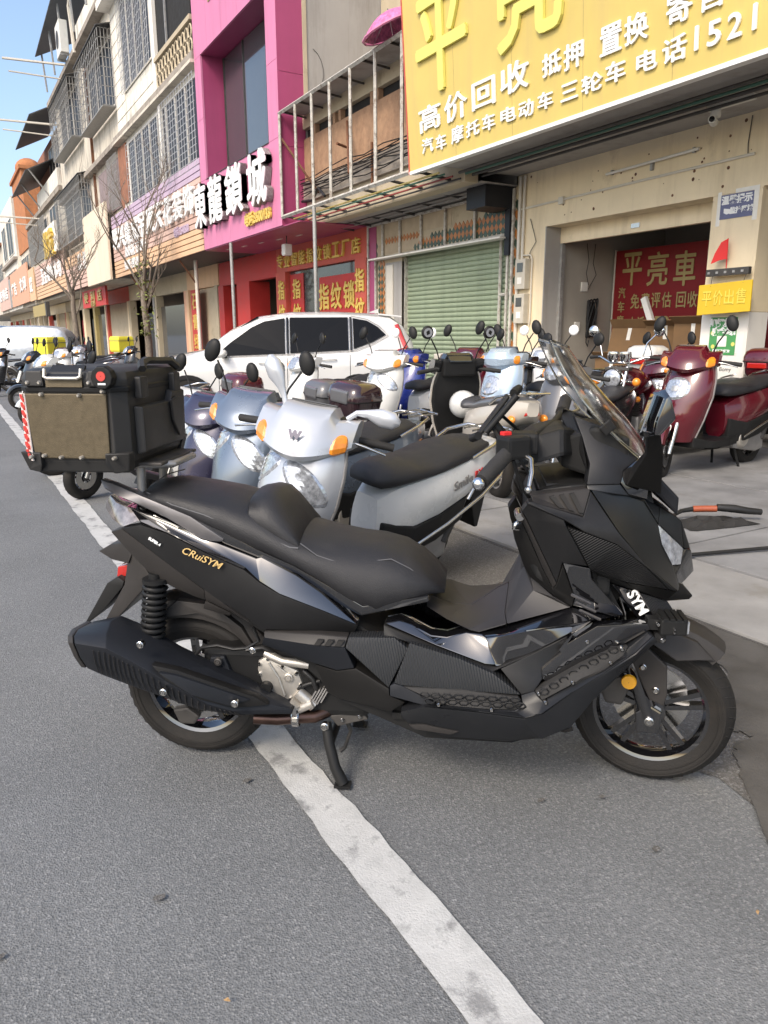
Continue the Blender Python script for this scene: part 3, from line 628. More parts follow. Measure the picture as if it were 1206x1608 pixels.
# ------------------------------------------------------------------ pink lock shop
P = thing('pink_building', 'magenta panelled lock shop building with a deep recessed window', 'building')
Y0, Y1 = 15.58, 21.08
def panels(ya, yb, za, zb, ny, nz, m, nm='panel'):
    for i in range(ny):
        for j in range(nz):
            a_, b_ = ya+(yb-ya)*i/ny, ya+(yb-ya)*(i+1)/ny; c_, d_ = za+(zb-za)*j/nz, za+(zb-za)*(j+1)/nz
            part(nm, m, P, (XF,XF+.05,a_+.004,b_-.004,c_+.004,d_-.004))
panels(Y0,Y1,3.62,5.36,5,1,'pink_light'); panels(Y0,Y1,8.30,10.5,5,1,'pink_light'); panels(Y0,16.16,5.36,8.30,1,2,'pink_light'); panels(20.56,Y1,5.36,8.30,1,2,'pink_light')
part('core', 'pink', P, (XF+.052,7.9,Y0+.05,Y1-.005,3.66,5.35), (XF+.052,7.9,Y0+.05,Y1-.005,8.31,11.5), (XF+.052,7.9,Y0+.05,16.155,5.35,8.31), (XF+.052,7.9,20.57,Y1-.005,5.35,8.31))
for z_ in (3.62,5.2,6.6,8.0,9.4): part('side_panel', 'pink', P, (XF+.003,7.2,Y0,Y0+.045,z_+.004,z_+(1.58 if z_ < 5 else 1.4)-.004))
part('window_void', 'interior', P, (7.6,7.8,16.17,20.56,5.36,8.30))
w = part('window_glass', 'window_glass', P, (7.20,7.215,16.2,20.55,5.37,8.29))
part('curtain', 'curtain', P, (7.23,7.25,17.2,19.6,5.37,8.29))
part('mullion', 'steel_dark', w, *[(7.18,7.22,y_,y_+.05,5.37,8.29) for y_ in (16.2,17.55,19.05,20.48)])
part('sill', 'steel_dark', P, (XF-.02,7.2,16.16,20.57,5.345,5.36))
part('soffit', 'pink', P, (XF+.03,XW+.05,14.72,Y1,3.60,3.618))
part('attic_sign', 'gold_dull', P, (XF-.02,XF,18.6,19.7,9.2,9.7))
for i,ch in enumerate('東龍鎖城'):
    y_ = (20.72,19.45,18.05,16.55)[i]
    c = obj('character', glyph_fit(ch, (1.02,1.08,1.22,1.18)[i], 1.12, .16, .022), 'letter_white', P, (XF-.10,y_,4.70), FRONT)
    me2 = glyph_fit(ch, (1.02,1.08,1.22,1.18)[i], 1.12, .14, .022)
    obj('character_return', me2, 'letter_side', c, (0,0,-.012))
sign_line(P, '电话:3500133', XF-.04, 16.9, 3.94, .30, 'gold', .05, .012, 'phone_number', sx=.95)
# ground floor of the lock shop
F1 = thing('lock_shop_front', 'red lock shop front with gold lettering under the pink building', 'shop front')
part('fascia', 'red_light', F1, (XW,XW+.2,14.75,19.85,2.98,3.60))
part('fascia', 'red_paint', F1, (XW,XW+.2,19.86,24.8,2.90,3.62))
part('column', 'red_light', F1, (XW-.03,XW+.2,14.74,15.26,0,2.98)); part('column', 'red_light', F1, (XW-.03,XW+.2,19.2,19.85,0,2.98))
part('column', 'red_paint', F1, (XW-.05,XW+.6,21.9,23.0,0,2.90), (XW-.05,XW+.5,24.3,24.8,0,2.9))
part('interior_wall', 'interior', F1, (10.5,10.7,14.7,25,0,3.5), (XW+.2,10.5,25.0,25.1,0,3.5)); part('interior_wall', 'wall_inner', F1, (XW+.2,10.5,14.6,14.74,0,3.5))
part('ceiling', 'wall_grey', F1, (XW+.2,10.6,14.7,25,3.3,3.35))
part('glass_pane', 'window_glass', F1, (XW+.12,XW+.13,15.27,19.19,0,2.97)); part('counter', 'wall_tan', F1, (9.2,9.6,21.2,24.2,0,1.0))
sign_chars(F1, '专业智能指纹锁工厂店', XW-.03, 19.75, 14.95, 3.26, .34, 'gold', .05, .016, .8)
bd = part('poster', 'red_paint', F1, (XW+.09,XW+.11,15.28,17.35,1.7,2.72)); 
for i,ch in enumerate('指纹锁'): obj('character', glyph_fit(ch,.56,.62,.02,.02), 'gold', F1, (XW+.07,17.05-.66*i,2.25), FRONT)
for i,ch in enumerate('指纹'): obj('character', glyph_fit(ch,.42,.50,.02,.02), 'gold', F1, (XW-.05,15.0,2.52-.62*i), FRONT)
for i,ch in enumerate('指纹'):
    obj('character', glyph_fit(ch,.42,.50,.02,.02), 'gold', F1, (XW-.05,19.45,2.52-.62*i), FRONT); obj('character', glyph_fit(ch,.5,.50,.02,.02), 'gold', F1, (XW+.07,18.7,2.52-.62*i), FRONT)
part('poster', 'red_paint', F1, (XW+.09,XW+.11,18.3,19.15,1.2,2.9))
T = thing('canopy_post', 'thin grey steel post holding the pink building soffit', 'post'); tubes('post', 'galv', T, [[(XF,18.9,0),(XF,18.9,3.6)]], .045, 8)
T = thing('hanging_lamp', 'small white lamp hanging under the pink soffit', 'lamp', (7.3,17.0,3.3)); part('body', 'ac_white', T, (-.1,.1,-.1,.1,-.14,.12), bevel=.03); tubes('cord', 'steel_dark', T, [[(0,0,.1),(0,0,.3)]], .012)
for i in range(5): part('downlight', 'ac_white', P, (7.0+.12*i,7.06+.12*i,20.2-.9*i,20.5-.9*i,3.592,3.599))
# ------------------------------------------------------------------ striped sign building
def grille(parent, x, ya, yb, za, zb, dy=.11, dz=.22, r=.009, box=0, m='grille_white'):
    mb = MB(); n = int((yb-ya)/dy); k = int((zb-za)/dz)
    def bar(a_, b_): 
        lo = [min(a_[i],b_[i])-r for i in range(3)]; hi = [max(a_[i],b_[i])+r for i in range(3)]; mb.bx(lo[0],hi[0],lo[1],hi[1],lo[2],hi[2])
    for i in range(n+1): y_ = ya+(yb-ya)*i/n; bar((x,y_,za),(x,y_,zb))
    for j in range(k+1): z_ = za+(zb-za)*j/k; bar((x+.02,ya,z_),(x+.02,yb,z_))
    if box:
        for y_ in (ya,yb):
            for i in range(1,5): bar((x+box*i/4,y_,za),(x+box*i/4,y_,zb))
            for j in range(k+1): z_ = za+(zb-za)*j/k; bar((x,y_,z_),(x+box,y_,z_))
        mb.bx(x,x+box,ya,yb,za-.04,za-.02)
    return mb.build('window_grille', m, parent)
def window(parent, x, ya, yb, za, zb, m='window_dark', mull=2, frame='wall_white'):
    o = part('window', m, parent, (x,x+.02,ya,yb,za,zb))
    mb = MB()
    for i in range(mull+1): y_ = ya+(yb-ya)*i/mull; mb.bx(x-.03,x,y_-.025,y_+.025,za,zb)
    mb.bx(x-.032,x,ya,yb,zb-.05,zb); mb.bx(x-.032,x,ya,yb,za,za+.05); mb.build('window_frame', frame, o); return o
A1 = thing('white_tiled_building', 'white tiled apartment building with barred windows over striped shop signs', 'building')
part('wall', 'wall_tile_white', A1, (6.76,12,21.1,31.2,3.7,13.5))
for j in range(11):
    z_ = 8.62+j*.42
    if z_ > 13: break
    for ya,yb in ((25.3,25.72),(29.75,31.2)) if 9.6 < z_+.2 < 13 else ((25.3,31.2),): part('wall_course', 'wall_tile_white', A1, (6.72,6.76,ya,yb,z_+.03,z_+.41))
part('floor_slab', 'slab', A1, (6.55,6.78,21.1,31.4,8.36,8.56)); part('slab_drip', 'wall_old', A1, (6.5,6.75,21.1,31.4,8.28,8.36))
window(A1, 6.74, 25.75, 29.7, 9.7, 12.6, 'window_dark', 4); grille(A1, 6.62, 25.7, 29.72, 9.65, 12.7, .22, .22, .008)
window(A1, 6.74, 21.4, 29.8, 5.95, 8.1, 'window_dark', 8); grille(A1, 6.60, 21.35, 25.0, 5.85, 8.15, .26, .17, .008); grille(A1, 6.60, 25.2, 29.75, 6.05, 8.0, .26, .19, .007)
part('wall_strip', 'wall_white', A1, (6.66,6.74,25.0,25.2,5.9,8.2)); part('brick_strip', 'brick_old', A1, (6.70,6.755,30.2,31.1,6.2,8.2))
part('balcony_void', 'dark_void', A1, (6.70,6.755,21.5,24.9,9.4,12.8)); part('balcony_post', 'wall_white', A1, (6.6,6.76,24.9,25.25,8.5,13.5)); part('rail_top', 'wall_tan', A1, (6.55,6.75,21.15,24.9,9.3,9.42))
rail = part('balcony_rail_back', 'steel_dark', A1, (6.70,6.752,21.15,24.9,8.56,9.3))
mb = MB()
for iy in range(11):
    for iz in range(2):
        c = (6.62,21.35+iy*.335,8.75+iz*.34); mb.tube([(c[0],c[1]+.15*math.cos(t*math.pi/5),c[2]+.16*math.sin(t*math.pi/5)) for t in range(11)], .03, 4)
mb.build('balcony_fretwork', 'wall_tan', A1)
part('cornice', 'wall_white', A1, (6.3,6.8,25.2,31.4,12.75,13.0)); part('balcony_pole', 'galv', A1, (6.6,6.65,23.6,23.65,9.4,13))
def plank_sign(name, label, ya, yb, za, zb, n, cols, x=6.6, lean=0):
    T = thing(name, label, 'sign'); part('backing', 'plank_gap', T, (x+.05,x+.12,ya,yb,za,zb)); h = (zb-za)/n
    for i in range(n): part('plank', cols[min(i*len(cols)//n, len(cols)-1)], T, (x,x+.05,ya,yb,za+h*i+h*.09,za+h*(i+1)-h*.09))
    part('soffit', 'steel_dark', T, (x+.12,XW,ya,yb,za+.02,za+.05)); return T
Q = plank_sign('striped_shop_sign', 'long striped plank signboard with white raised characters beside the pink building', 21.12, 33.3, 3.62, 6.0, 15, ['plank_orange','plank_stripe','plank_stripe','plank_violet'])
sign_chars(Q, '联兴集成吊顶天花装饰', 6.54, 32.9, 21.5, 5.05, .80, 'letter_white', .08, .012, .9)
sign_line(Q, '电话13548500', 6.58, 23.2, 4.35, .30, 'plank_violet', .02, .01, sx=.9)
sign_line(Q, '集成墙板 石膏线条', 6.58, 29.3, 4.42, .42, 'letter_white', .02, .01); sign_line(Q, '铝扣板 轻钢龙骨', 6.58, 30.0, 3.95, .36, 'letter_white', .02, .008)
A2 = thing('grilled_apartment_house', 'weathered apartment house with caged bay windows and tin roof', 'building')
part('wall', 'wall_old', A2, (6.9,12,31.2,47.2,3.7,13.6)); part('floor_slab', 'slab', A2, (6.6,6.92,31.4,47.2,8.36,8.55)); part('floor_slab', 'slab', A2, (6.5,6.92,31.2,47.2,13.3,13.5))
part('parapet', 'wall_tile_white', A2, (6.7,6.92,31.2,38.0,13.5,14.4)); part('drain_pipe', 'rust', A2, (6.8,6.9,37.3,37.45,6,13.4))
for (ya,yb,za,zb) in ((31.8,37.1,9.8,12.4),(39.3,45.6,10.3,12.75),(38.6,46.8,6.0,8.5)):
    window(A2, 6.88, ya+.2, yb-.2, za+.1, zb-.1, 'window_dark', 3); grille(A2, 6.35, ya, yb, za, zb, .36, .30, .012, box=.5, m='galv')
    mbx = MB().prism([(6.30,ya-.1,zb+.02),(6.30,yb+.1,zb+.02),(6.9,yb+.1,zb+.20),(6.9,ya-.1,zb+.20)], (0,0,.03)); mbx.build('window_awning', 'tin_roof', A2)
part('lower_window', 'curtain', A2, (6.85,6.9,32.2,36.5,6.3,8.1)); grille(A2, 6.7, 31.9, 33.8, 6.3, 8.2, .2, .3, .012, m='galv'); part('brick_pier', 'brick_old', A2, (6.78,6.9,31.25,31.9,5.9,8.3))
MB().prism([(5.9,31.2,15.9),(5.9,45.2,15.1),(9.5,45.2,16.9),(9.5,31.2,17.7)], (0,0,.06)).build('tin_roof', 'tin_roof', A2)
for y_ in (33,36,39,42,45): tubes('roof_post', 'galv', A2, [[(6.3,y_,13.5),(6.2,y_,15.9-.05*(y_-31))]], .05, 5)
tubes('drain_pipe', 'pvc', A2, [[(6.4,36.8,15.2),(6.4,37.4,14.9),(6.5,37.5,13.2)]], .07, 6)
ac = thing('air_conditioner', 'white air conditioner unit on the apartment house parapet', 'air conditioner', (6.35,39.5,13.6)); part('case', 'ac_white', ac, (-.18,.18,-.6,.6,0,1.3), bevel=.03); MB().lathe([(.001,-.19),(.36,-.19),(.36,-.17)], (0,.1,.65), 20, ax='x').build('fan_grille', 'steel_dark', ac); part('bracket', 'galv', ac, (-.2,.3,-.5,-.45,-.1,0)); part('bracket', 'galv', ac, (-.2,.3,.45,.5,-.1,0))
for i,(z_,y_) in enumerate(((13.6,40.6),(12.35,46.5),(8.9,57))):
    T = thing('laundry_pole', ('white laundry pole jutting from the tin roofed parapet','white laundry pole jutting out below the corner cage','white laundry pole jutting from the far low building')[i], 'pole', (0,0,0)); tubes('pole', 'pvc', T, [[(6.9,y_,z_),(4.0,y_+.8,z_+.1)]], .06, 5); tubes('pole', 'pvc', T, [[(6.9,y_+1.2,z_-.3),(4.3,y_+1.7,z_-.15)]], .04, 5)
T = thing('blank_cream_board', 'tall blank cream signboard hanging beside the striped sign', 'sign'); part('board', 'cream_board', T, (6.4,6.5,33.35,38.9,3.58,6.62), bevel=.02); part('bracket', 'steel_dark', T, (6.5,6.9,34,34.1,4,6.3)); part('bracket', 'steel_dark', T, (6.5,6.9,38,38.1,4,6.3))
Q = plank_sign('striped_sign_board', 'reddish striped signboard past the blank cream board', 39.2, 47.0, 3.7, 5.5, 9, ['plank_stripe','plank_stripe','plank_orange'])
sign_chars(Q, '家具 批发', 6.54, 42, 39.4, 4.9, .8, 'letter_white', .06, .012, .85)
Q = plank_sign('orange_striped_sign', 'faded orange striped signboard in the middle of the row', 47.1, 62.0, 3.85, 6.1, 10, ['plank_orange','plank_stripe','plank_stripe'])
sign_chars(Q, '五金建材水电', 6.54, 58, 48, 5.2, 1.0, 'letter_white', .06, .014, .85)
T = thing('gold_letter_sign', 'small gold lettered sign standing above the striped boards', 'sign'); part('board', 'wall_white', T, (6.3,6.4,47.2,52.5,6.0,7.6)); sign_chars(T, '批发', 6.25, 52, 47.8, 6.6, 1.5, 'gold', .2, .01, .9)
A3 = thing('low_brown_building', 'lower building with rusty tin awnings and caged windows', 'building')
part('wall', 'wall_old', A3, (6.95,12,47.3,66,3.7,9.6)); window(A3, 6.92, 49.5, 53.5, 6.6, 9.0, 'window_dark', 3); window(A3, 6.92, 55, 65, 6.5, 8.8, 'window_dark', 5); grille(A3, 6.7, 55, 65, 6.4, 8.9, .4, .5, .02, m='galv')
part('floor_slab', 'slab', A3, (6.7,6.96,47.3,66,9.2,9.45)); part('upper_storey', 'brick_old', A3, (7.3,12,48,60,9.6,13.0)); part('balcony_wall', 'wall_tile_white', A3, (6.8,7.0,48,58,9.6,10.5))
for (ya,yb,z_) in ((47.5,56,12.9),(52,62,10.9)): MB().prism([(5.6,ya,z_),(5.6,yb,z_-.1),(7.6,yb,z_+.9),(7.6,ya,z_+1.0)], (0,0,.06)).build('tin_awning', 'tin_roof', A3)
window(A3, 7.27, 49, 54, 10.7, 12.5, 'window_dark', 4); tubes('awning_post', 'galv', A3, [[(6.8,y_,9.6),(5.8,y_,11.0)] for y_ in (52,57,61)], .05, 4)
T = thing('orange_brick_tower', 'bright orange brick stair tower with a round water tank on top', 'tower', (7.6,70,0)); part('shaft', 'brick', T, (-.8,2.2,-4,4,8,13.6)); part('base', 'brick_old', T, (-.6,2.4,-3.9,4.1,5,8)); MB().sph((.2,0,14.3), 1.0, 1.0, .85).build('water_tank', 'brick', T, smooth=60); part('ledge', 'brick', T, (-.95,2.3,-4.2,4.2,13.6,13.85))
A4 = thing('pale_far_house', 'pale narrow house at the far left end of the row', 'building'); part('wall', 'wall_tile_white', A4, (6.7,12,75,90,3.7,13.0)); window(A4, 6.67, 77, 82, 8.5, 11.5, 'window_dark', 2); window(A4, 6.67, 84, 88, 8.5, 11.5, 'window_dark', 2); window(A4, 6.67, 77, 88, 4.8, 7.2, 'window_dark', 4); part('slab', 'slab', A4, (6.4,6.72,75,90,7.8,8.05))
A5 = thing('far_terrace', 'distant plain terrace house closing the row of shops', 'building'); part('wall', 'wall_old', A5, (6.9,14,66.2,75,3.7,8.4)); part('wall', 'wall_old', A5, (6.7,14,90.2,150,3.7,10.4)); part('roof', 'brick_old', A5, (6.2,14,90.2,150,10.4,10.7))
for i in range(6): window(A5, 6.66, 92+9*i, 98+9*i, 6.2, 8.8, 'window_dark', 3)
window(A5, 6.86, 67.5, 73.5, 5.6, 7.6, 'window_dark', 4)
for (nm,lab,ya,yb,za,zb,m,tx) in (('cream_letter_sign','yellow cream signboard with dark marks far down the row',62.2,66,3.9,6.2,'plank_orange','批发'),('orange_signboard','plain orange signboard with a red mark far down the row',66.4,82.5,3.95,6.9,'orange_board','广告 文印'),('pink_far_sign','salmon pink signboard at the left picture edge',84.6,99,3.95,7.0,'plank_stripe','便利店'),('grey_far_sign','grey ribbed signboard between two orange signs',82.6,84.5,4.0,6.6,'galv','')):
    T = thing(nm, lab, 'sign'); part('board', m, T, (6.5,6.6,ya,yb,za,zb)); 
    if tx: sign_chars(T, tx, 6.45, yb-1, ya+1, (za+zb)/2, 1.1, 'letter_white', .06, .014, .8)
# ground-floor shop fronts along the row
fronts = ((24.9,28.6,'wall_tan','plank_orange'),(28.6,33.4,'orange_board','wall_tan'),(33.5,38.6,'wall_grey','wall_tan'),(38.7,44.5,'wall_cream','red_light'),(44.6,52,'wall_cream','gold_dull'),(52.1,60,'wall_cream','wall_tan'),(60.1,70,'red_light','wall_cream'),(70.1,85,'wall_cream','wall_tan'),(85.1,110,'red_light','wall_tan'))
names = ('narrow tan shop front next to the red lock shop','orange columned shop front behind the bare tree','grey shuttered shop front below the blank cream board','cream shop front beside the red convenience sign','yellow columned shop front behind the covered car','cream shop front with open bays mid row','red framed shop front further down the row','cream shop front far down the row','red shop front at the far end of the row')
for i,(ya,yb,m,m2) in enumerate(fronts):
    T = thing('shop_front', names[i], 'shop front', group='ground floor shop fronts'); n = max(1,round((yb-ya)/4.2)); 
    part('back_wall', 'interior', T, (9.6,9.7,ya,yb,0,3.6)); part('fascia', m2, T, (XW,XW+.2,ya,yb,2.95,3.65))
    for k in range(n+1): y_ = ya+(yb-ya)*k/n; part('column', m if k%2==0 else m2, T, (XW-.06,XW+.25,max(ya,y_-.3),min(yb,y_+.3),0,2.95))
    for k in range(n):
        a_, b_ = ya+(yb-ya)*k/n+.32, ya+(yb-ya)*(k+1)/n-.32
        if (i+k)%3 == 0: part('shutter', 'wall_tan', T, (XW+.1,XW+.13,a_,b_,0,2.94))
        elif (i+k)%3 == 1: part('glass_door', 'window_glass', T, (XW+.12,XW+.14,a_,b_,0,2.5))
        else: part('door', 'red_cloth' if i%2 else 'window_dark', T, (XW+.12,XW+.14,a_,(a_+b_)/2,0,2.3))
T = thing('convenience_store_sign', 'hanging red convenience store sign with cream characters', 'sign'); part('board', 'red_paint', T, (7.0,7.1,38.0,44.6,2.75,3.62))
sign_chars(T, '便利店', 6.96, 44.2, 38.4, 3.25, .55, 'gold_dull', .03, .015, .6); sign_line(T, '烟酒 饮料', 6.96, 41.3, 2.87, .28, 'gold_dull', .03)
T = thing('red_vertical_banner', 'narrow red vertical banner with yellow characters between shop columns', 'banner'); part('cloth', 'red_paint', T, (8.0,8.03,26.5,27.5,.6,2.9))
for i,ch in enumerate('石膏线'): obj('character', glyph_fit(ch,.6,.55,.02,.01), 'gold', T, (7.98,27.0,2.5-.7*i), FRONT)
for (y_,lab) in ((24.0,'rusty brown post at the corner of the striped sign'),(31.0,'grey post below the middle of the striped sign')):
    T = thing('canopy_post', lab, 'post'); tubes('post', 'pvc', T, [[(7.2,y_,0),(7.2,y_,3.62)]], .06, 8); tubes('brace', 'rust', T, [[(7.2,y_,2.9),(6.7,y_,3.6)]], .03, 5)
T = thing('yellow_box_sign', 'small yellow light box sign hanging under the far canopy', 'sign'); part('box', 'gold_dull', T, (6.6,6.8,58,66,2.7,3.5)); part('edge', 'steel_dark', T, (6.58,6.82,57.4,58,2.6,3.6))
# hill and haze-free backdrop of far low buildings closing the street on the left
for i,(x,y_,w_,d_,h_) in enumerate(((-2,190,9,20,9),(9,170,14,30,11),(-16,240,14,30,12))):
    T = thing('distant_house', ('distant grey house at the street end','distant tall house behind the shop row end','distant wide house across the street end')[i], 'building'); part('wall', 'wall_old', T, (x-w_/2,x+w_/2,y_,y_+d_,0,h_)); 
    for k in range(3): window(T, x-w_/2-.05, y_+2+5*k, y_+5+5*k, 4.5, 6.5)
# ------------------------------------------------------------------ two bare street trees
def tree(label, x, y_, h, seed, leaves):
    rn = random.Random(seed); T = thing('bare_tree', label, 'tree', (x,y_,0), 0, 'bare street trees')
    tr = MB(); tr.tube([(0,0,0),(.03,.02,h*.2),(-.03,0,h*.42),(.02,.03,h*.55)], [.13,.11,.09,.07], 8); tr.build('trunk', 'bark', T, smooth=60)
    br = MB(); tips = []
    def grow(p, d, ln, r, lv):
        pts = [p]; q = p.copy(); dd_ = d.copy()
        for i in range(4):
            dd_ = (dd_+Vector((rn.uniform(-.22,.22),rn.uniform(-.22,.22),rn.uniform(-.02,.2)))).normalized(); q = q+dd_*ln/4; pts.append(q.copy())
        br.tube(pts, [r*(1-.16*i) for i in range(5)], 5)
        tips.append(q)
        if lv > 0:
            for i in range(3 if lv > 1 else 4):
                b_ = pts[rn.randint(1,4)]; nd = (dd_*.7+Vector((rn.uniform(-1,1),rn.uniform(-1,1),rn.uniform(0,.8)))*.75).normalized(); grow(b_, nd, ln*rn.uniform(.5,.75), r*.5, lv-1)
    for i in range(6):
        a_ = i*1.05+rn.uniform(-.3,.3); grow(Vector((0,0,h*(.36+.035*i))), Vector((math.cos(a_)*.55,math.sin(a_)*.55,.85)).normalized(), h*.34, .045, 3)
    br.build('crown', 'bark', T)
    if leaves:
        lf = MB()
        for i in range(170):
            a_ = rn.uniform(0,6.28); c = Vector((.35*math.cos(a_)*rn.random(), .35*math.sin(a_)*rn.random()-.15, rn.choice((rn.uniform(2.4,3.5),rn.uniform(1.3,2.2)))))
            u_ = Vector((rn.uniform(-1,1),rn.uniform(-1,1),rn.uniform(-1,1))).normalized(); v_ = u_.orthogonal().normalized()
            lf.add([c, c+u_*.06+v_*.03, c+u_*.13, c+u_*.06-v_*.03], [(0,1,2,3)])
        lf.build('leaves', 'leaf_green', T)
tree('bare young tree with a leafy base before the striped sign', 5.6, 24.2, 5.7, 4, True)
tree('bare taller tree with dark trunk beside the covered car', 4.6, 31.5, 5.6, 9, False)
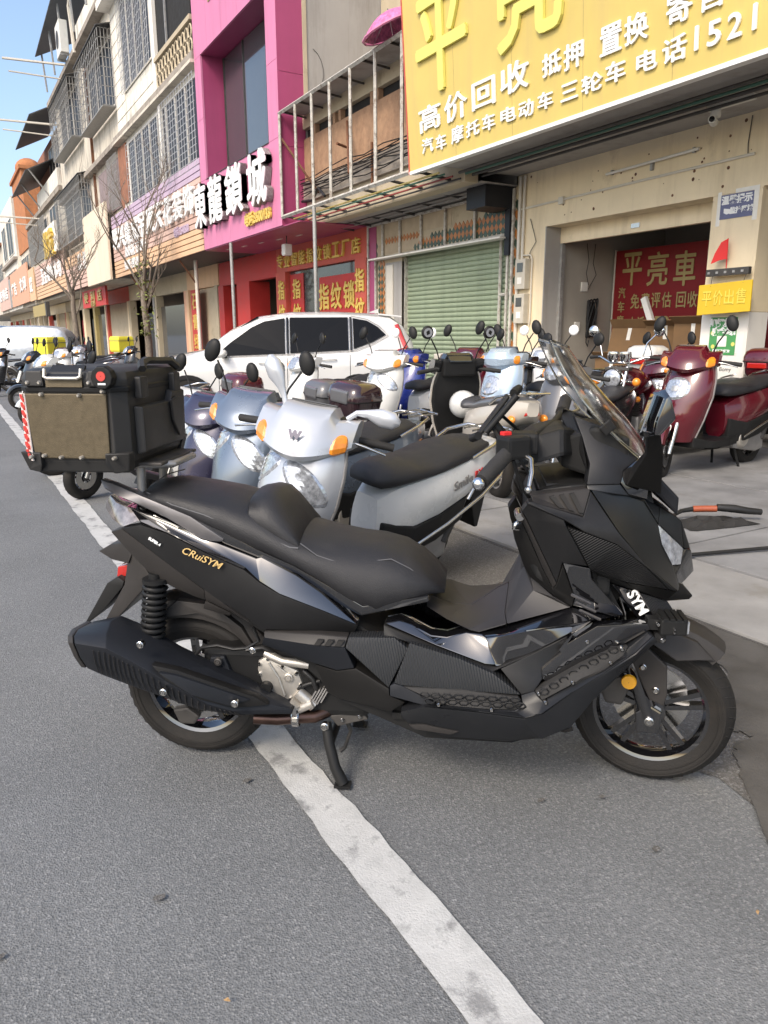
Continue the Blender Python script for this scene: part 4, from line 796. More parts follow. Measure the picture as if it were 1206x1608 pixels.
HERO_PANELS = [
 ('grab_rail','gunmetal',0.035,0.008,[(-0.195,-0.1,0.937),(-0.146,-0.12,0.929),(-0.053,-0.145,0.902),(0.031,-0.155,0.872),(0.106,-0.165,0.846),(0.158,-0.17,0.814),(0.206,-0.17,0.782),(0.198,-0.17,0.773),(0.165,-0.17,0.774),(0.123,-0.17,0.783),(0.089,-0.165,0.807),(0.031,-0.16,0.838),(-0.037,-0.155,0.866),(-0.12,-0.14,0.897),(-0.173,-0.12,0.913)]),
 ('tail_light','lens',0.05,0.004,[(-0.188,-0.06,0.88),(-0.147,-0.1,0.868),(-0.093,-0.13,0.86),(-0.052,-0.16,0.828),(-0.111,-0.15,0.805),(-0.167,-0.1,0.813),(-0.213,-0.05,0.837),(-0.21,-0.04,0.863)]),
 ('upper_tail_trim','gloss',0.05,0.004,[(-0.105,-0.13,0.864),(-0.012,-0.15,0.844),(0.079,-0.165,0.812),(0.137,-0.17,0.779),(0.185,-0.172,0.77),(0.3,-0.175,0.727),(0.316,-0.176,0.732),(0.419,-0.18,0.682),(0.49,-0.185,0.635),(0.596,-0.195,0.546),(0.505,-0.21,0.589),(0.377,-0.215,0.638),(0.318,-0.21,0.672),(0.277,-0.205,0.709),(0.272,-0.205,0.705),(0.156,-0.2,0.752),(0.043,-0.195,0.805),(-0.039,-0.18,0.823),(-0.05,-0.165,0.829),(-0.091,-0.135,0.861)]),
 ('tail_side_panel','matte',0.05,0.004,[(-0.106,-0.165,0.804),(-0.041,-0.175,0.819),(0.043,-0.195,0.801),(0.155,-0.2,0.749),(0.272,-0.205,0.702),(0.317,-0.21,0.668),(0.377,-0.215,0.635),(0.505,-0.21,0.587),(0.599,-0.2,0.544),(0.588,-0.185,0.517),(0.45,-0.19,0.518),(0.316,-0.2,0.52),(0.208,-0.205,0.599),(0.224,-0.205,0.583),(0.148,-0.2,0.636),(0.039,-0.19,0.708)]),
 ('tail_lower_trim','mattegrey',0.05,0.004,[(-0.155,-0.14,0.786),(-0.11,-0.16,0.802),(0.038,-0.188,0.707),(0.146,-0.195,0.632),(0.137,-0.17,0.592),(0.104,-0.165,0.599),(0.035,-0.16,0.625),(-0.034,-0.155,0.661),(-0.1,-0.15,0.729)]),
 ('tail_wedge_trim','mattegrey',0.03,0.004,[(0.147,-0.2,0.64),(0.225,-0.208,0.584),(0.284,-0.208,0.54),(0.223,-0.19,0.564),(0.141,-0.18,0.597)]),
 ('tail_underside_trim','mattegrey',0.04,0.004,[(0.139,-0.175,0.592),(0.221,-0.185,0.56),(0.21,-0.17,0.544),(0.127,-0.165,0.563)]),
 ('rear_mudguard_fin','mattegrey',0.1,0.004,[(-0.26,-0.03,0.689),(-0.206,-0.05,0.72),(-0.143,-0.09,0.739),(-0.103,-0.11,0.722),(-0.124,-0.11,0.678),(-0.2,-0.06,0.672)]),
 ('rear_mudguard','mattegrey',0.2,0.004,[(-0.126,-0.1,0.701),(-0.1,-0.11,0.714),(-0.042,-0.13,0.641),(-0.048,-0.13,0.63),(-0.174,-0.115,0.497),(-0.221,-0.1,0.485),(-0.148,-0.1,0.605)]),
 ('plate_bracket','blackplastic',0.16,0.003,[(-0.214,-0.08,0.601),(-0.177,-0.08,0.623),(-0.153,-0.09,0.612),(-0.159,-0.09,0.594),(-0.226,-0.085,0.518),(-0.295,-0.08,0.46),(-0.299,-0.08,0.467)]),
 ('number_plate_lamp','redlens',0.1,0.003,[(-0.189,-0.05,0.647),(-0.149,-0.06,0.657),(-0.152,-0.06,0.62),(-0.195,-0.05,0.613)]),
 ('seat_base','gloss',0.06,0.004,[(0.032,-0.155,0.882),(0.203,-0.165,0.803),(0.3,-0.17,0.755),(0.413,-0.172,0.707),(0.51,-0.175,0.653),(0.613,-0.18,0.596),(0.799,-0.17,0.632),(0.803,-0.165,0.612),(0.606,-0.176,0.565),(0.552,-0.172,0.59),(0.422,-0.168,0.682),(0.203,-0.164,0.767)]),
 ('side_cover_upper','mattegrey',0.04,0.004,[(0.322,-0.2,0.514),(0.493,-0.215,0.519),(0.574,-0.22,0.516),(0.566,-0.235,0.49),(0.468,-0.235,0.493),(0.325,-0.215,0.501)]),
 ('side_cover_mid','matteblue',0.05,0.004,[(0.326,-0.216,0.501),(0.469,-0.236,0.493),(0.568,-0.237,0.49),(0.593,-0.225,0.423),(0.539,-0.215,0.408),(0.472,-0.205,0.422),(0.312,-0.2,0.472)]),
 ('side_cover_lower','mattedark',0.06,0.004,[(0.471,-0.2,0.417),(0.539,-0.213,0.405),(0.597,-0.223,0.421),(0.696,-0.25,0.376),(0.697,-0.25,0.355),(0.743,-0.245,0.333),(0.692,-0.215,0.283),(0.637,-0.2,0.29),(0.539,-0.18,0.3),(0.502,-0.18,0.318)]),
 ('side_cover_ribbed_panel','ribbed',0.05,0.004,[(0.576,-0.221,0.517),(0.709,-0.225,0.522),(0.749,-0.235,0.495),(0.699,-0.25,0.389),(0.695,-0.25,0.379),(0.569,-0.237,0.49)]),
 ('floor_side_ribbed_panel','ribbed',0.05,0.004,[(0.753,-0.236,0.513),(0.894,-0.25,0.479),(0.987,-0.26,0.444),(1.066,-0.275,0.391),(0.949,-0.275,0.394),(0.733,-0.255,0.391),(0.71,-0.25,0.395)]),
 ('step_side_trim','matteblue',0.05,0.004,[(0.698,-0.25,0.385),(0.711,-0.25,0.393),(0.732,-0.257,0.391),(0.831,-0.275,0.353),(0.791,-0.275,0.345),(0.699,-0.255,0.356)]),
 ('footrest_mat','rubber',0.03,0.004,[(0.738,-0.257,0.388),(0.905,-0.275,0.397),(1.058,-0.28,0.386),(1.069,-0.285,0.367),(1.05,-0.29,0.353),(0.967,-0.3,0.356),(0.872,-0.3,0.36),(0.827,-0.285,0.364)]),
 ('side_sill','sill',0.16,0.012,[(0.731,-0.26,0.312),(0.797,-0.29,0.347),(0.95,-0.31,0.35),(1.074,-0.315,0.342),(1.106,-0.315,0.354),(1.123,-0.31,0.357),(1.199,-0.3,0.42),(1.284,-0.285,0.475),(1.361,-0.265,0.526),(1.411,-0.24,0.568),(1.425,-0.235,0.55),(1.366,-0.25,0.494),(1.259,-0.285,0.394),(1.2,-0.29,0.306),(1.129,-0.29,0.274),(1.11,-0.28,0.265),(1.033,-0.27,0.243),(0.854,-0.25,0.236),(0.762,-0.245,0.261),(0.728,-0.245,0.288)]),
 ('sill_reflector_trim','mattegrey',0.01,0.002,[(0.754,-0.255,0.268),(0.795,-0.262,0.276),(0.897,-0.272,0.266),(0.873,-0.268,0.253),(0.772,-0.257,0.257)]),
 ('sill_top','sill',0.12,0.004,[(0.791,-0.275,0.344),(0.831,-0.275,0.352),(0.872,-0.3,0.359),(0.967,-0.3,0.355),(1.05,-0.29,0.352),(1.07,-0.285,0.366),(1.065,-0.277,0.391),(1.101,-0.272,0.403),(1.122,-0.285,0.382),(1.207,-0.28,0.438),(1.288,-0.262,0.469),(1.347,-0.245,0.531),(1.398,-0.235,0.573),(1.41,-0.242,0.568),(1.36,-0.268,0.528),(1.283,-0.288,0.476),(1.199,-0.303,0.421),(1.123,-0.313,0.36),(1.105,-0.317,0.356),(1.074,-0.317,0.344),(0.95,-0.312,0.353),(0.797,-0.29,0.348)]),
 ('floor_gloss_panel','gloss',0.06,0.004,[(0.679,-0.2,0.555),(0.719,-0.185,0.559),(0.751,-0.185,0.55),(0.811,-0.19,0.521),(0.856,-0.19,0.517),(0.91,-0.185,0.533),(0.955,-0.19,0.532),(0.966,-0.205,0.527),(0.979,-0.222,0.494),(0.994,-0.24,0.461),(0.965,-0.24,0.462),(0.827,-0.225,0.505)]),
 ('floor_gloss_strip','gloss',0.04,0.004,[(0.955,-0.188,0.531),(1.017,-0.188,0.543),(1.202,-0.185,0.618),(1.202,-0.185,0.618),(1.316,-0.18,0.594),(1.253,-0.212,0.593),(1.199,-0.222,0.585),(1.076,-0.224,0.563),(1.016,-0.222,0.545),(0.966,-0.208,0.529)]),
 ('floor_gloss_side','gloss',0.05,0.004,[(0.966,-0.209,0.528),(1.016,-0.223,0.544),(1.075,-0.226,0.563),(1.199,-0.226,0.585),(1.253,-0.216,0.594),(1.201,-0.214,0.57),(1.201,-0.22,0.56),(1.104,-0.224,0.501),(1.036,-0.228,0.462),(0.999,-0.232,0.451),(0.993,-0.234,0.458),(0.978,-0.224,0.495)]),
 ('gap_strip','blackplastic',0.06,0.004,[(0.674,-0.19,0.547),(0.822,-0.215,0.499),(0.965,-0.232,0.457),(0.999,-0.235,0.451),(1.104,-0.225,0.5),(1.202,-0.21,0.553),(1.201,-0.21,0.542),(1.01,-0.235,0.448),(0.987,-0.25,0.441),(0.894,-0.242,0.476),(0.753,-0.228,0.511),(0.704,-0.215,0.519),(0.676,-0.21,0.517)]),
 ('lower_leg_panel','matte',0.05,0.004,[(1.008,-0.245,0.452),(1.198,-0.215,0.545),(1.174,-0.22,0.498),(1.122,-0.24,0.457),(1.122,-0.255,0.431),(1.101,-0.27,0.402),(1.066,-0.275,0.392)]),
 ('screwed_leg_cover','gloss',0.04,0.004,[(1.197,-0.236,0.556),(1.174,-0.238,0.524),(1.263,-0.236,0.587),(1.398,-0.226,0.596),(1.406,-0.224,0.58),(1.256,-0.238,0.482),(1.183,-0.246,0.436),(1.131,-0.25,0.425),(1.123,-0.25,0.431),(1.121,-0.248,0.46),(1.171,-0.24,0.506)]),
 ('front_footrest_mat','rubber',0.03,0.004,[(1.102,-0.275,0.404),(1.206,-0.268,0.47),(1.222,-0.262,0.48),(1.312,-0.25,0.529),(1.348,-0.242,0.534),(1.334,-0.255,0.513),(1.286,-0.27,0.477),(1.18,-0.285,0.41),(1.206,-0.286,0.441),(1.121,-0.29,0.386)]),
 ('centre_tunnel_side','tunnel',0.1,0.004,[(0.792,-0.13,0.586),(0.802,-0.04,0.573),(0.864,-0.01,0.552),(0.927,-0.01,0.547),(1.002,-0.01,0.606),(1.035,-0.01,0.625),(1.02,-0.13,0.574),(1.025,-0.18,0.56),(0.946,-0.19,0.535),(0.919,-0.19,0.541),(0.855,-0.18,0.567)]),
 ('centre_tunnel_front','tunnel',0.1,0.004,[(1.036,-0.01,0.626),(1.072,-0.01,0.654),(1.072,-0.08,0.702),(1.091,-0.13,0.686),(1.153,-0.17,0.643),(1.201,-0.185,0.619),(1.138,-0.16,0.638),(1.197,-0.19,0.622),(1.025,-0.18,0.561),(1.021,-0.13,0.574)]),
 ('leg_shield','matte',0.05,0.004,[(1.049,-0.24,0.904),(1.06,-0.26,0.927),(1.155,-0.275,0.891),(1.163,-0.275,0.872),(1.227,-0.25,0.76),(1.162,-0.235,0.764),(1.151,-0.225,0.702),(1.062,-0.235,0.881)]),
 ('leg_shield_edge','mattegrey',0.05,0.004,[(1.043,-0.22,0.873),(1.049,-0.238,0.901),(1.061,-0.236,0.881),(1.151,-0.226,0.701),(1.143,-0.21,0.682),(1.111,-0.2,0.741),(1.057,-0.21,0.867)]),
 ('leg_shield_lower','mattedark',0.06,0.004,[(1.054,-0.19,0.861),(1.111,-0.2,0.74),(1.143,-0.212,0.681),(1.151,-0.224,0.699),(1.163,-0.232,0.76),(1.204,-0.2,0.651),(1.2,-0.19,0.622),(1.152,-0.175,0.647),(1.087,-0.15,0.695),(1.068,-0.13,0.718),(1.038,-0.15,0.802),(1.031,-0.16,0.834)]),
 ('knuckle_trim','gloss',0.05,0.004,[(1.162,-0.24,0.766),(1.234,-0.245,0.753),(1.241,-0.235,0.721),(1.34,-0.19,0.605),(1.318,-0.19,0.598),(1.201,-0.195,0.629),(1.206,-0.2,0.651)]),
 ('vent_band','mattegrey',0.04,0.004,[(1.07,-0.23,0.945),(1.215,-0.215,0.964),(1.225,-0.22,0.96),(1.205,-0.255,0.897),(1.073,-0.26,0.935)]),
 ('fairing_shoulder','matte',0.05,0.004,[(1.064,-0.262,0.934),(1.073,-0.262,0.935),(1.205,-0.257,0.896),(1.225,-0.222,0.959),(1.295,-0.27,0.86),(1.378,-0.25,0.766),(1.478,-0.19,0.678),(1.453,-0.2,0.686),(1.378,-0.252,0.762),(1.291,-0.275,0.83),(1.208,-0.28,0.861),(1.155,-0.277,0.891),(1.061,-0.262,0.927)]),
 ('headlamp_fairing','mattesheen',0.05,0.004,[(1.227,-0.22,0.96),(1.312,-0.2,0.946),(1.375,-0.17,0.922),(1.421,-0.15,0.856),(1.435,-0.15,0.8),(1.472,-0.14,0.737),(1.493,-0.15,0.68),(1.481,-0.185,0.677),(1.378,-0.248,0.766),(1.296,-0.268,0.861)]),
 ('ribbed_fairing_panel','ribbedfine',0.04,0.004,[(1.164,-0.275,0.871),(1.208,-0.278,0.859),(1.292,-0.273,0.829),(1.378,-0.25,0.76),(1.453,-0.198,0.685),(1.336,-0.2,0.704),(1.237,-0.23,0.742),(1.228,-0.248,0.761)]),
 ('fairing_lip','mattedark',0.16,0.004,[(1.336,-0.2,0.703),(1.453,-0.196,0.683),(1.48,-0.186,0.676),(1.497,-0.14,0.686),(1.552,-0.08,0.63),(1.543,-0.08,0.618),(1.47,-0.13,0.628),(1.373,-0.18,0.674)]),
 ('nose_side','mattesheen',0.06,0.004,[(1.379,-0.15,0.924),(1.429,-0.13,0.899),(1.422,-0.148,0.856),(1.376,-0.168,0.922),(1.312,-0.198,0.945)]),
 ('nose_brow','mattesheen',0.06,0.004,[(1.429,-0.13,0.899),(1.496,-0.1,0.855),(1.514,-0.08,0.77),(1.422,-0.148,0.856)]),
 ('nose_tip','mattesheen',0.05,0.004,[(1.496,-0.1,0.855),(1.54,-0.06,0.762),(1.514,-0.08,0.77)]),
 ('headlight','headlamp',0.03,0.003,[(1.421,-0.153,0.855),(1.512,-0.085,0.771),(1.506,-0.095,0.726),(1.471,-0.143,0.738),(1.435,-0.153,0.8)]),
 ('headlight_lower','darklens',0.1,0.003,[(1.514,-0.078,0.768),(1.544,-0.05,0.757),(1.56,-0.04,0.691),(1.525,-0.08,0.675),(1.496,-0.14,0.677),(1.474,-0.136,0.734),(1.508,-0.088,0.723)]),
 ('fork_cover','gloss',0.03,0.004,[(1.294,-0.16,0.691),(1.323,-0.17,0.681),(1.378,-0.165,0.664),(1.432,-0.16,0.588),(1.424,-0.16,0.569),(1.394,-0.16,0.575),(1.319,-0.16,0.667)]),
 ('front_inner_panel','ribbedfine',0.1,0.004,[(1.382,-0.162,0.663),(1.47,-0.13,0.628),(1.521,-0.1,0.557),(1.435,-0.155,0.585)]),
 ('under_fairing','blackplastic',0.1,0.004,[(1.239,-0.22,0.743),(1.338,-0.19,0.7),(1.38,-0.17,0.668),(1.293,-0.165,0.692),(1.347,-0.16,0.593),(1.324,-0.16,0.586),(1.248,-0.2,0.708)]),
 ('screen_cowl','mattecowl',0.06,0.004,[(1.187,-0.12,1.142),(1.253,-0.13,1.12),(1.298,-0.14,1.084),(1.359,-0.15,1.038),(1.312,-0.19,1.008),(1.304,-0.2,0.974),(1.217,-0.21,0.972),(1.224,-0.19,1.025),(1.206,-0.15,1.091)]),
 ('screen_cowl_base','mattesheen',0.06,0.004,[(1.217,-0.211,0.971),(1.304,-0.201,0.973),(1.327,-0.2,0.946),(1.384,-0.165,0.926),(1.294,-0.215,0.95),(1.219,-0.217,0.96)]),
 ('mirror_mount','gloss',0.06,0.004,[(1.311,-0.195,1.008),(1.358,-0.155,1.039),(1.389,-0.15,1.012),(1.384,-0.165,0.927),(1.327,-0.2,0.947),(1.304,-0.202,0.977)]),
 ('screen_cowl_inner','blackplastic',0.06,0.004,[(1.168,0.02,1.151),(1.199,-0.02,1.141),(1.206,-0.145,1.09),(1.216,-0.18,1.028),(1.22,-0.19,1.007),(1.19,-0.08,1.081),(1.168,-0.02,1.121)]),
]
M('gloss').node_tree.nodes['Principled BSDF'].inputs['Coat IOR'].default_value = 1.7
# ------------------------------------------------------------------ the black maxi scooter
HS = thing('maxi_scooter', 'matte black maxi scooter with tall clear windscreen and brown top case in front', 'motorcycle', (.58,2.28,0), R(-37.04))
def hb(name, mb, m, parent=None, **kw): return mb.build(name, m, parent or HS, **kw)
for (nm, m, th, bev, pts) in HERO_PANELS:
    for s in (1, -1):
        p = [(x, y*s, z) for x,y,z in pts]
        if s < 0: p = p[::-1]
        mb = MB(); n = len(p)
        inner = [(x, y + s*th if abs(y) > th else s*max(-.0,0)*1 + (0 if abs(y) <= th else 0), z) for x,y,z in p]
        mb.add(p+inner, [tuple(range(n)), tuple(range(2*n-1, n-1, -1))]+[(i, i+n, (i+1)%n+n, (i+1)%n) for i in range(n)])
        o = hb(nm, mb, m, tri=True, bevel=min(bev,.005), smooth=40, seg=2)
nc = [(1.385,.895),(1.43,.882),(1.485,.845),(1.515,.772),(1.535,.70),(1.515,.68),(1.46,.72),(1.38,.80)]
hb('nose_centre', MB().loft([[(x-d,y,z) for x,z in nc] for y,d in ((-.085,.03),(-.06,.004),(0,-.01),(.06,.004),(.085,.03))]), 'mattesheen', bevel=.004, smooth=40)
# dark structure inside the bodywork
core = MB()
core.loft([[(x,-w_,z0),(x,w_,z0),(x,w_,z1),(x,-w_,z1)] for x,w_,z0,z1 in ((-.05,.07,.70,.84),(.10,.12,.60,.80),(.35,.15,.46,.68),(.55,.16,.28,.56),(.80,.20,.20,.42),(1.05,.20,.20,.40),(1.18,.15,.22,.45))])
hb('frame_core', core, 'blackplastic')
core = MB().loft([[(x0,-w_,z),(x0,w_,z),(x1,w_*.8,z),(x1,-w_*.8,z)] for x0,x1,w_,z in ((1.20,1.26,.12,.36),(1.17,1.30,.14,.55),(1.13,1.38,.17,.72),(1.11,1.42,.18,.86),(1.12,1.40,.14,.96))])
hb('front_core', core, 'blackplastic')
MB().bx(.70,1.15,-.20,.20,.255,.275).build('belly_pan', 'blackplastic', HS)
# wheels
def wheel(parent, c, r, w, rim_r, nsp, tyre='tyre', rim='gloss', steer=0, disc=-1, name='wheel', cast=True, n=40):
    rt = bpy.data.objects.new(name, None); COL.objects.link(rt); rt.parent = parent; rt.location = c; rt.rotation_euler = (0,0,steer)
    h = w/2
    MB().lathe([(rim_r-.012,-h*.78),(rim_r+.012,-h*.95),((r+rim_r)/2,-h*1.02),(r-.022,-h*.86),(r-.006,-h*.5),(r,0),(r-.006,h*.5),(r-.022,h*.86),((r+rim_r)/2,h*1.02),(rim_r+.012,h*.95),(rim_r-.012,h*.78)], n=n).build('tyre', tyre, rt, smooth=50)
    rb = MB(); rb.lathe([(rim_r-.03,-h*.2),(rim_r-.022,-h*.66),(rim_r-.002,-h*.78),(rim_r+.006,-h*.86),(rim_r+.006,h*.86),(rim_r-.002,h*.78),(rim_r-.022,h*.66),(rim_r-.03,h*.2),(rim_r-.03,-h*.2)], n=n)
    rb.lathe([(.001,-h*.75),(.038,-h*.75),(.045,-h*.3),(.045,h*.3),(.038,h*.75),(.001,h*.75)], n=20)
    for i in range(nsp):
        a = 2*math.pi*i/nsp+.3; u = Vector((math.cos(a),0,math.sin(a))); t_ = Vector((-math.sin(a),0,math.cos(a)))
        if cast:
            for sg in (1,-1):
                e = u*(rim_r-.024)+t_*sg*.022
                s0 = u*.035+t_*sg*.008
                rb.loft([[s0+t_*.007+Vector((0,-.018,0)), s0+t_*.007+Vector((0,.018,0)), s0-t_*.007+Vector((0,.018,0)), s0-t_*.007+Vector((0,-.018,0))],
                         [e+t_*.008+Vector((0,-.014,0)), e+t_*.008+Vector((0,.014,0)), e-t_*.008+Vector((0,.014,0)), e-t_*.008+Vector((0,-.014,0))]])
        else:
            e = u*(rim_r-.02); rb.loft([[u*.03+t_*.02+Vector((0,-.02,0)), u*.03+t_*.02+Vector((0,.02,0)), u*.03-t_*.02+Vector((0,.02,0)), u*.03-t_*.02+Vector((0,-.02,0))],[e+t_*.014+Vector((0,-.015,0)), e+t_*.014+Vector((0,.015,0)), e-t_*.014+Vector((0,.015,0)), e-t_*.014+Vector((0,-.015,0))]])
    rb.build('rim', rim, rt, smooth=35)
    if disc:
        MB().lathe([(.055,disc*h*.80),(.115,disc*h*.80),(.115,disc*h*.72),(.055,disc*h*.72),(.055,disc*h*.80)], n=32).build('brake_disc', 'steel', rt, smooth=30)
    return rt
STEER = R(-14)
wheel(HS, (.045,0,.25), .25, .130, .180, 5, steer=0, name='rear_wheel', n=56)
wheel(HS, (1.482,0,.242), .242, .108, .180, 5, steer=STEER, name='front_wheel', disc=1, n=56)
for (nm,cx_,cz_,r_,h_,st_) in (('rear_tread',.045,.25,.25,.065,0),('front_tread',1.482,.242,.242,.054,STEER)):
    mb = MB()
    for i in range(44):
        a_ = 2*math.pi*i/44; 
        for sg in (-1,1):
            p = [Vector((math.cos(a_+d)*(r_-q), sg*y_, math.sin(a_+d)*(r_-q))) for d,q,y_ in ((0,.0012,h_*.12),(.05,.0062,h_*.5),(.085,.0150,h_*.74),(.10,.0230,h_*.87))]
            mb.tube(p, [.0010,.0016,.0018,.0012], 4)
    o_ = mb.build(nm, 'dark_void', HS); o_.location = (cx_,0,cz_); o_.rotation_euler = (0,0,st_)
    o_ = MB().lathe([(r_-.040,-h_*1.022),(r_-.038,-h_*1.035),(r_-.036,-h_*1.02)], n=56).lathe([(r_-.052,-h_*1.02),(r_-.051,-h_*1.03),(r_-.050,-h_*1.02)], n=56).build('sidewall_ridge', 'tyre', HS, smooth=60); o_.location = (cx_,0,cz_); o_.rotation_euler = (0,0,st_)
MB().lathe([(.189,-.056),(.193,-.060),(.196,-.056)], (.045,0,.25), 56).build('rim_edge', 'alu_matt', HS, smooth=60)
# rear fender hugging the tyre
def arc_band(cx, cz, r, w, a0, a1, n=12, th=.006, crown=.012):
    mb = MB(); rings = []
    for i in range(n+1):
        a = R(a0+(a1-a0)*i/n); ux, uz = math.cos(a), math.sin(a); ring = []
        prof = [(-w,-.035),(-w,-.008),(-w*.8,crown*.6),(-w*.3,crown),(w*.3,crown),(w*.8,crown*.6),(w,-.008),(w,-.035),(w-.006,-.035),(w-.006,-.012),(0,crown-.008),(-w+.006,-.012),(-w+.006,-.035)]
        for py, pr in prof: ring.append((cx+ux*(r+pr), py, cz+uz*(r+pr)))
        rings.append(ring)
    return mb.loft(rings)
hb('rear_fender', arc_band(.045,.25,.285,.088,-5,112,14,crown=.03), 'mattegrey', smooth=40)
hb('rear_fender_wing', MB().prism([(-.06,-.13,.50),(.02,-.10,.56),(.13,-.10,.55),(.22,-.10,.48),(.27,-.105,.40),(.24,-.10,.41),(.17,-.10,.49),(.08,-.10,.52),(0,-.11,.51)], (0,.03,0)), 'mattegrey', bevel=.004, smooth=40)
# exhaust silencer: upper edge, ridge, lower edge and an inner wall
up = [(-.245,-.22,.502),(-.149,-.20,.525),(-.062,-.19,.492),(.033,-.19,.435),(.139,-.19,.385),(.24,-.19,.340),(.389,-.18,.264)]
mi = [(-.222,-.285,.486),(-.112,-.312,.488),(-.037,-.315,.453),(.07,-.31,.387),(.171,-.29,.318),(.235,-.255,.280),(.397,-.195,.262)]
lo = [(-.210,-.25,.391),(-.165,-.25,.372),(-.072,-.26,.347),(.034,-.26,.313),(.125,-.25,.277),(.23,-.225,.253),(.395,-.19,.246)]
ex = MB(); ru = []
for a,b,c in zip(up,mi,lo):
    A,B_,C = map(Vector,(a,b,c)); ru.append([A, A.lerp(B_,.5)+Vector((0,-.012,.006)), B_, B_.lerp(C,.5)+Vector((0,-.006,-.002)), C, Vector((C.x,-.15,C.z+.01)), Vector((A.x,-.13,A.z-.01))])
ex.loft(ru); E_ = hb('exhaust', ex, 'matteblue', bevel=.004, smooth=35)
hb('exhaust_end_cap', MB().loft([[Vector(p)+(Vector((-.004,0,0))) for p in ru[0]],[Vector(p)*1.0+Vector((-.028,.012,-.004)) for p in ru[0]]]), 'mattegrey', E_, bevel=.006)
# ribbed lower face
mb = MB()
for i in range(26):
    t = i/25; k = t*4.4+.6; j = int(k); f = k-j
    b_ = Vector(mi[j]).lerp(Vector(mi[j+1]),f); c_ = Vector(lo[j]).lerp(Vector(lo[j+1]),f); k2 = min(k+.28,5.2); j2 = int(k2); f2 = k2-j2
    c2 = Vector(lo[j2]).lerp(Vector(lo[j2+1]),f2); a_ = b_.lerp(c2,.12)+Vector((0,-.006,0)); e_ = b_.lerp(c2,.9)+Vector((0,-.006,0)); mb.tube([a_, a_.lerp(e_,.5)+Vector((0,-.004,0)), e_], .0016, 4)
hb('exhaust_rib', mb, 'mattegrey', E_)
sh_ = [(.02,-.318,.447),(.09,-.30,.425),(.30,-.235,.318),(.335,-.222,.288),(.24,-.262,.293),(.15,-.298,.335),(.06,-.316,.40)]
hb('heat_shield', MB().prism(sh_, (0,.03,0)), 'mattedark', E_, bevel=.006, smooth=40)
sh2 = [(.045,-.328,.428),(.09,-.312,.415),(.285,-.246,.315),(.23,-.272,.304),(.13,-.31,.355)]
hb('heat_shield_inset', MB().prism(sh2, (0,.02,0)), 'matteblue', E_, bevel=.004, smooth=40)
def bolt(c, r=.008, m='steel', parent=None, ax='y'):
    MB().lathe([(.001,-.006),(r*.55,-.006),(r*.6,-.002),(r*.75,-.005),(r,-.003),(r,.012)], c, 14, ax=ax).build('bolt', m, parent or HS, smooth=40)
for c in ((-.012,-.303,.500),(.055,-.322,.366),(.25,-.282,.320)): bolt(c, .011, parent=E_)
hb('exhaust_pipe', MB().tube([(.27,-.17,.215),(.34,-.16,.209),(.40,-.14,.207),(.451,-.13,.207),(.482,-.11,.214),(.505,-.08,.236),(.54,-.04,.262),(.6,0,.30)], .019, 12), 'pipe_heat', smooth=60)
hb('exhaust_clamp', MB().lathe([(.024,-.012),(.027,-.008),(.027,.008),(.024,.012)], (.395,-.142,.207), 14, ax='x').box((.395,-.155,.235),(.012,.014,.03)), 'steel')
# shock absorber
sk = MB(); pts = []
for i in range(121):
    t = i/120; a = t*2*math.pi*10; pts.append((-.022-.024*t+.033*math.cos(a), -.15+.033*math.sin(a), .635-.19*t))
SH = hb('shock_absorber', MB().tube([(-.020,-.15,.665),(-.050,-.15,.40)], .02, 12), 'blackplastic', smooth=50)
hb('spring', sk.tube(pts, .0065, 6), 'blackplastic', SH, smooth=60)
hb('spring_seat', MB().lathe([(.001,0),(.04,0),(.04,.012),(.001,.012)], (-.020,-.15,.637), 18, ax='z').lathe([(.001,0),(.04,0),(.04,.014),(.001,.014)], (-.047,-.15,.432), 18, ax='z'), 'blackplastic', SH, smooth=40)
SH2 = hb('shock_absorber', MB().tube([(-.020,.15,.665),(-.050,.15,.40)], .03, 10), 'blackplastic', smooth=50)
# engine
en = [(.278,.389),(.31,.407),(.361,.379),(.403,.363),(.42,.313),(.383,.258),(.348,.250),(.293,.300),(.275,.356)]
EN = hb('engine_cover', MB().prism([(x,-.135,z) for x,z in en], (0,.08,0)), 'alu', bevel=.012, smooth=40)
hb('filler_cap', MB().lathe([(.001,-.02),(.017,-.02),(.019,0),(.019,.02)], (.305,-.135,.305), 16), 'blackplastic', EN, smooth=40); bolt((.375,-.14,.34), .014, 'alu', EN)
hb('coolant_hose', MB().tube([(.305,-.14,.418),(.33,-.145,.409),(.36,-.15,.398),(.40,-.15,.395),(.44,-.145,.388)], [.012,.014,.013,.014,.013], 10), 'alu', EN, smooth=60)
for (bx_,bz_) in ((.285,.378),(.312,.396),(.355,.372),(.398,.352),(.41,.315),(.378,.268),(.348,.262),(.30,.298),(.283,.345)): bolt((bx_,-.137,bz_), .0055, 'steel', EN)
hb('cover_rib', MB().tube([(.315,-.137,.385),(.345,-.139,.335),(.36,-.139,.28)], .004, 6).tube([(.34,-.137,.375),(.385,-.139,.34)], .003, 6), 'alu', EN, smooth=60)
for i in range(5): hb('cooling_fin', MB().box((.442+.012*i,-.11,.268+.006*i), (.004,.06,.07), Matrix.Rotation(.5,3,'Y')), 'alu_matt', EN)
hb('oil_hose', MB().tube([(.42,-.13,.36),(.45,-.14,.34),(.46,-.13,.30),(.44,-.12,.26)], .008, 8).tube([(.40,-.13,.30),(.43,-.14,.32),(.47,-.13,.33)], .006, 8), 'hose_black', EN, smooth=60)
hb('crankcase', MB().bx(.10,.62,-.125,.12,.21,.42).bx(.40,.66,-.11,.11,.24,.50), 'blackplastic', bevel=.02)
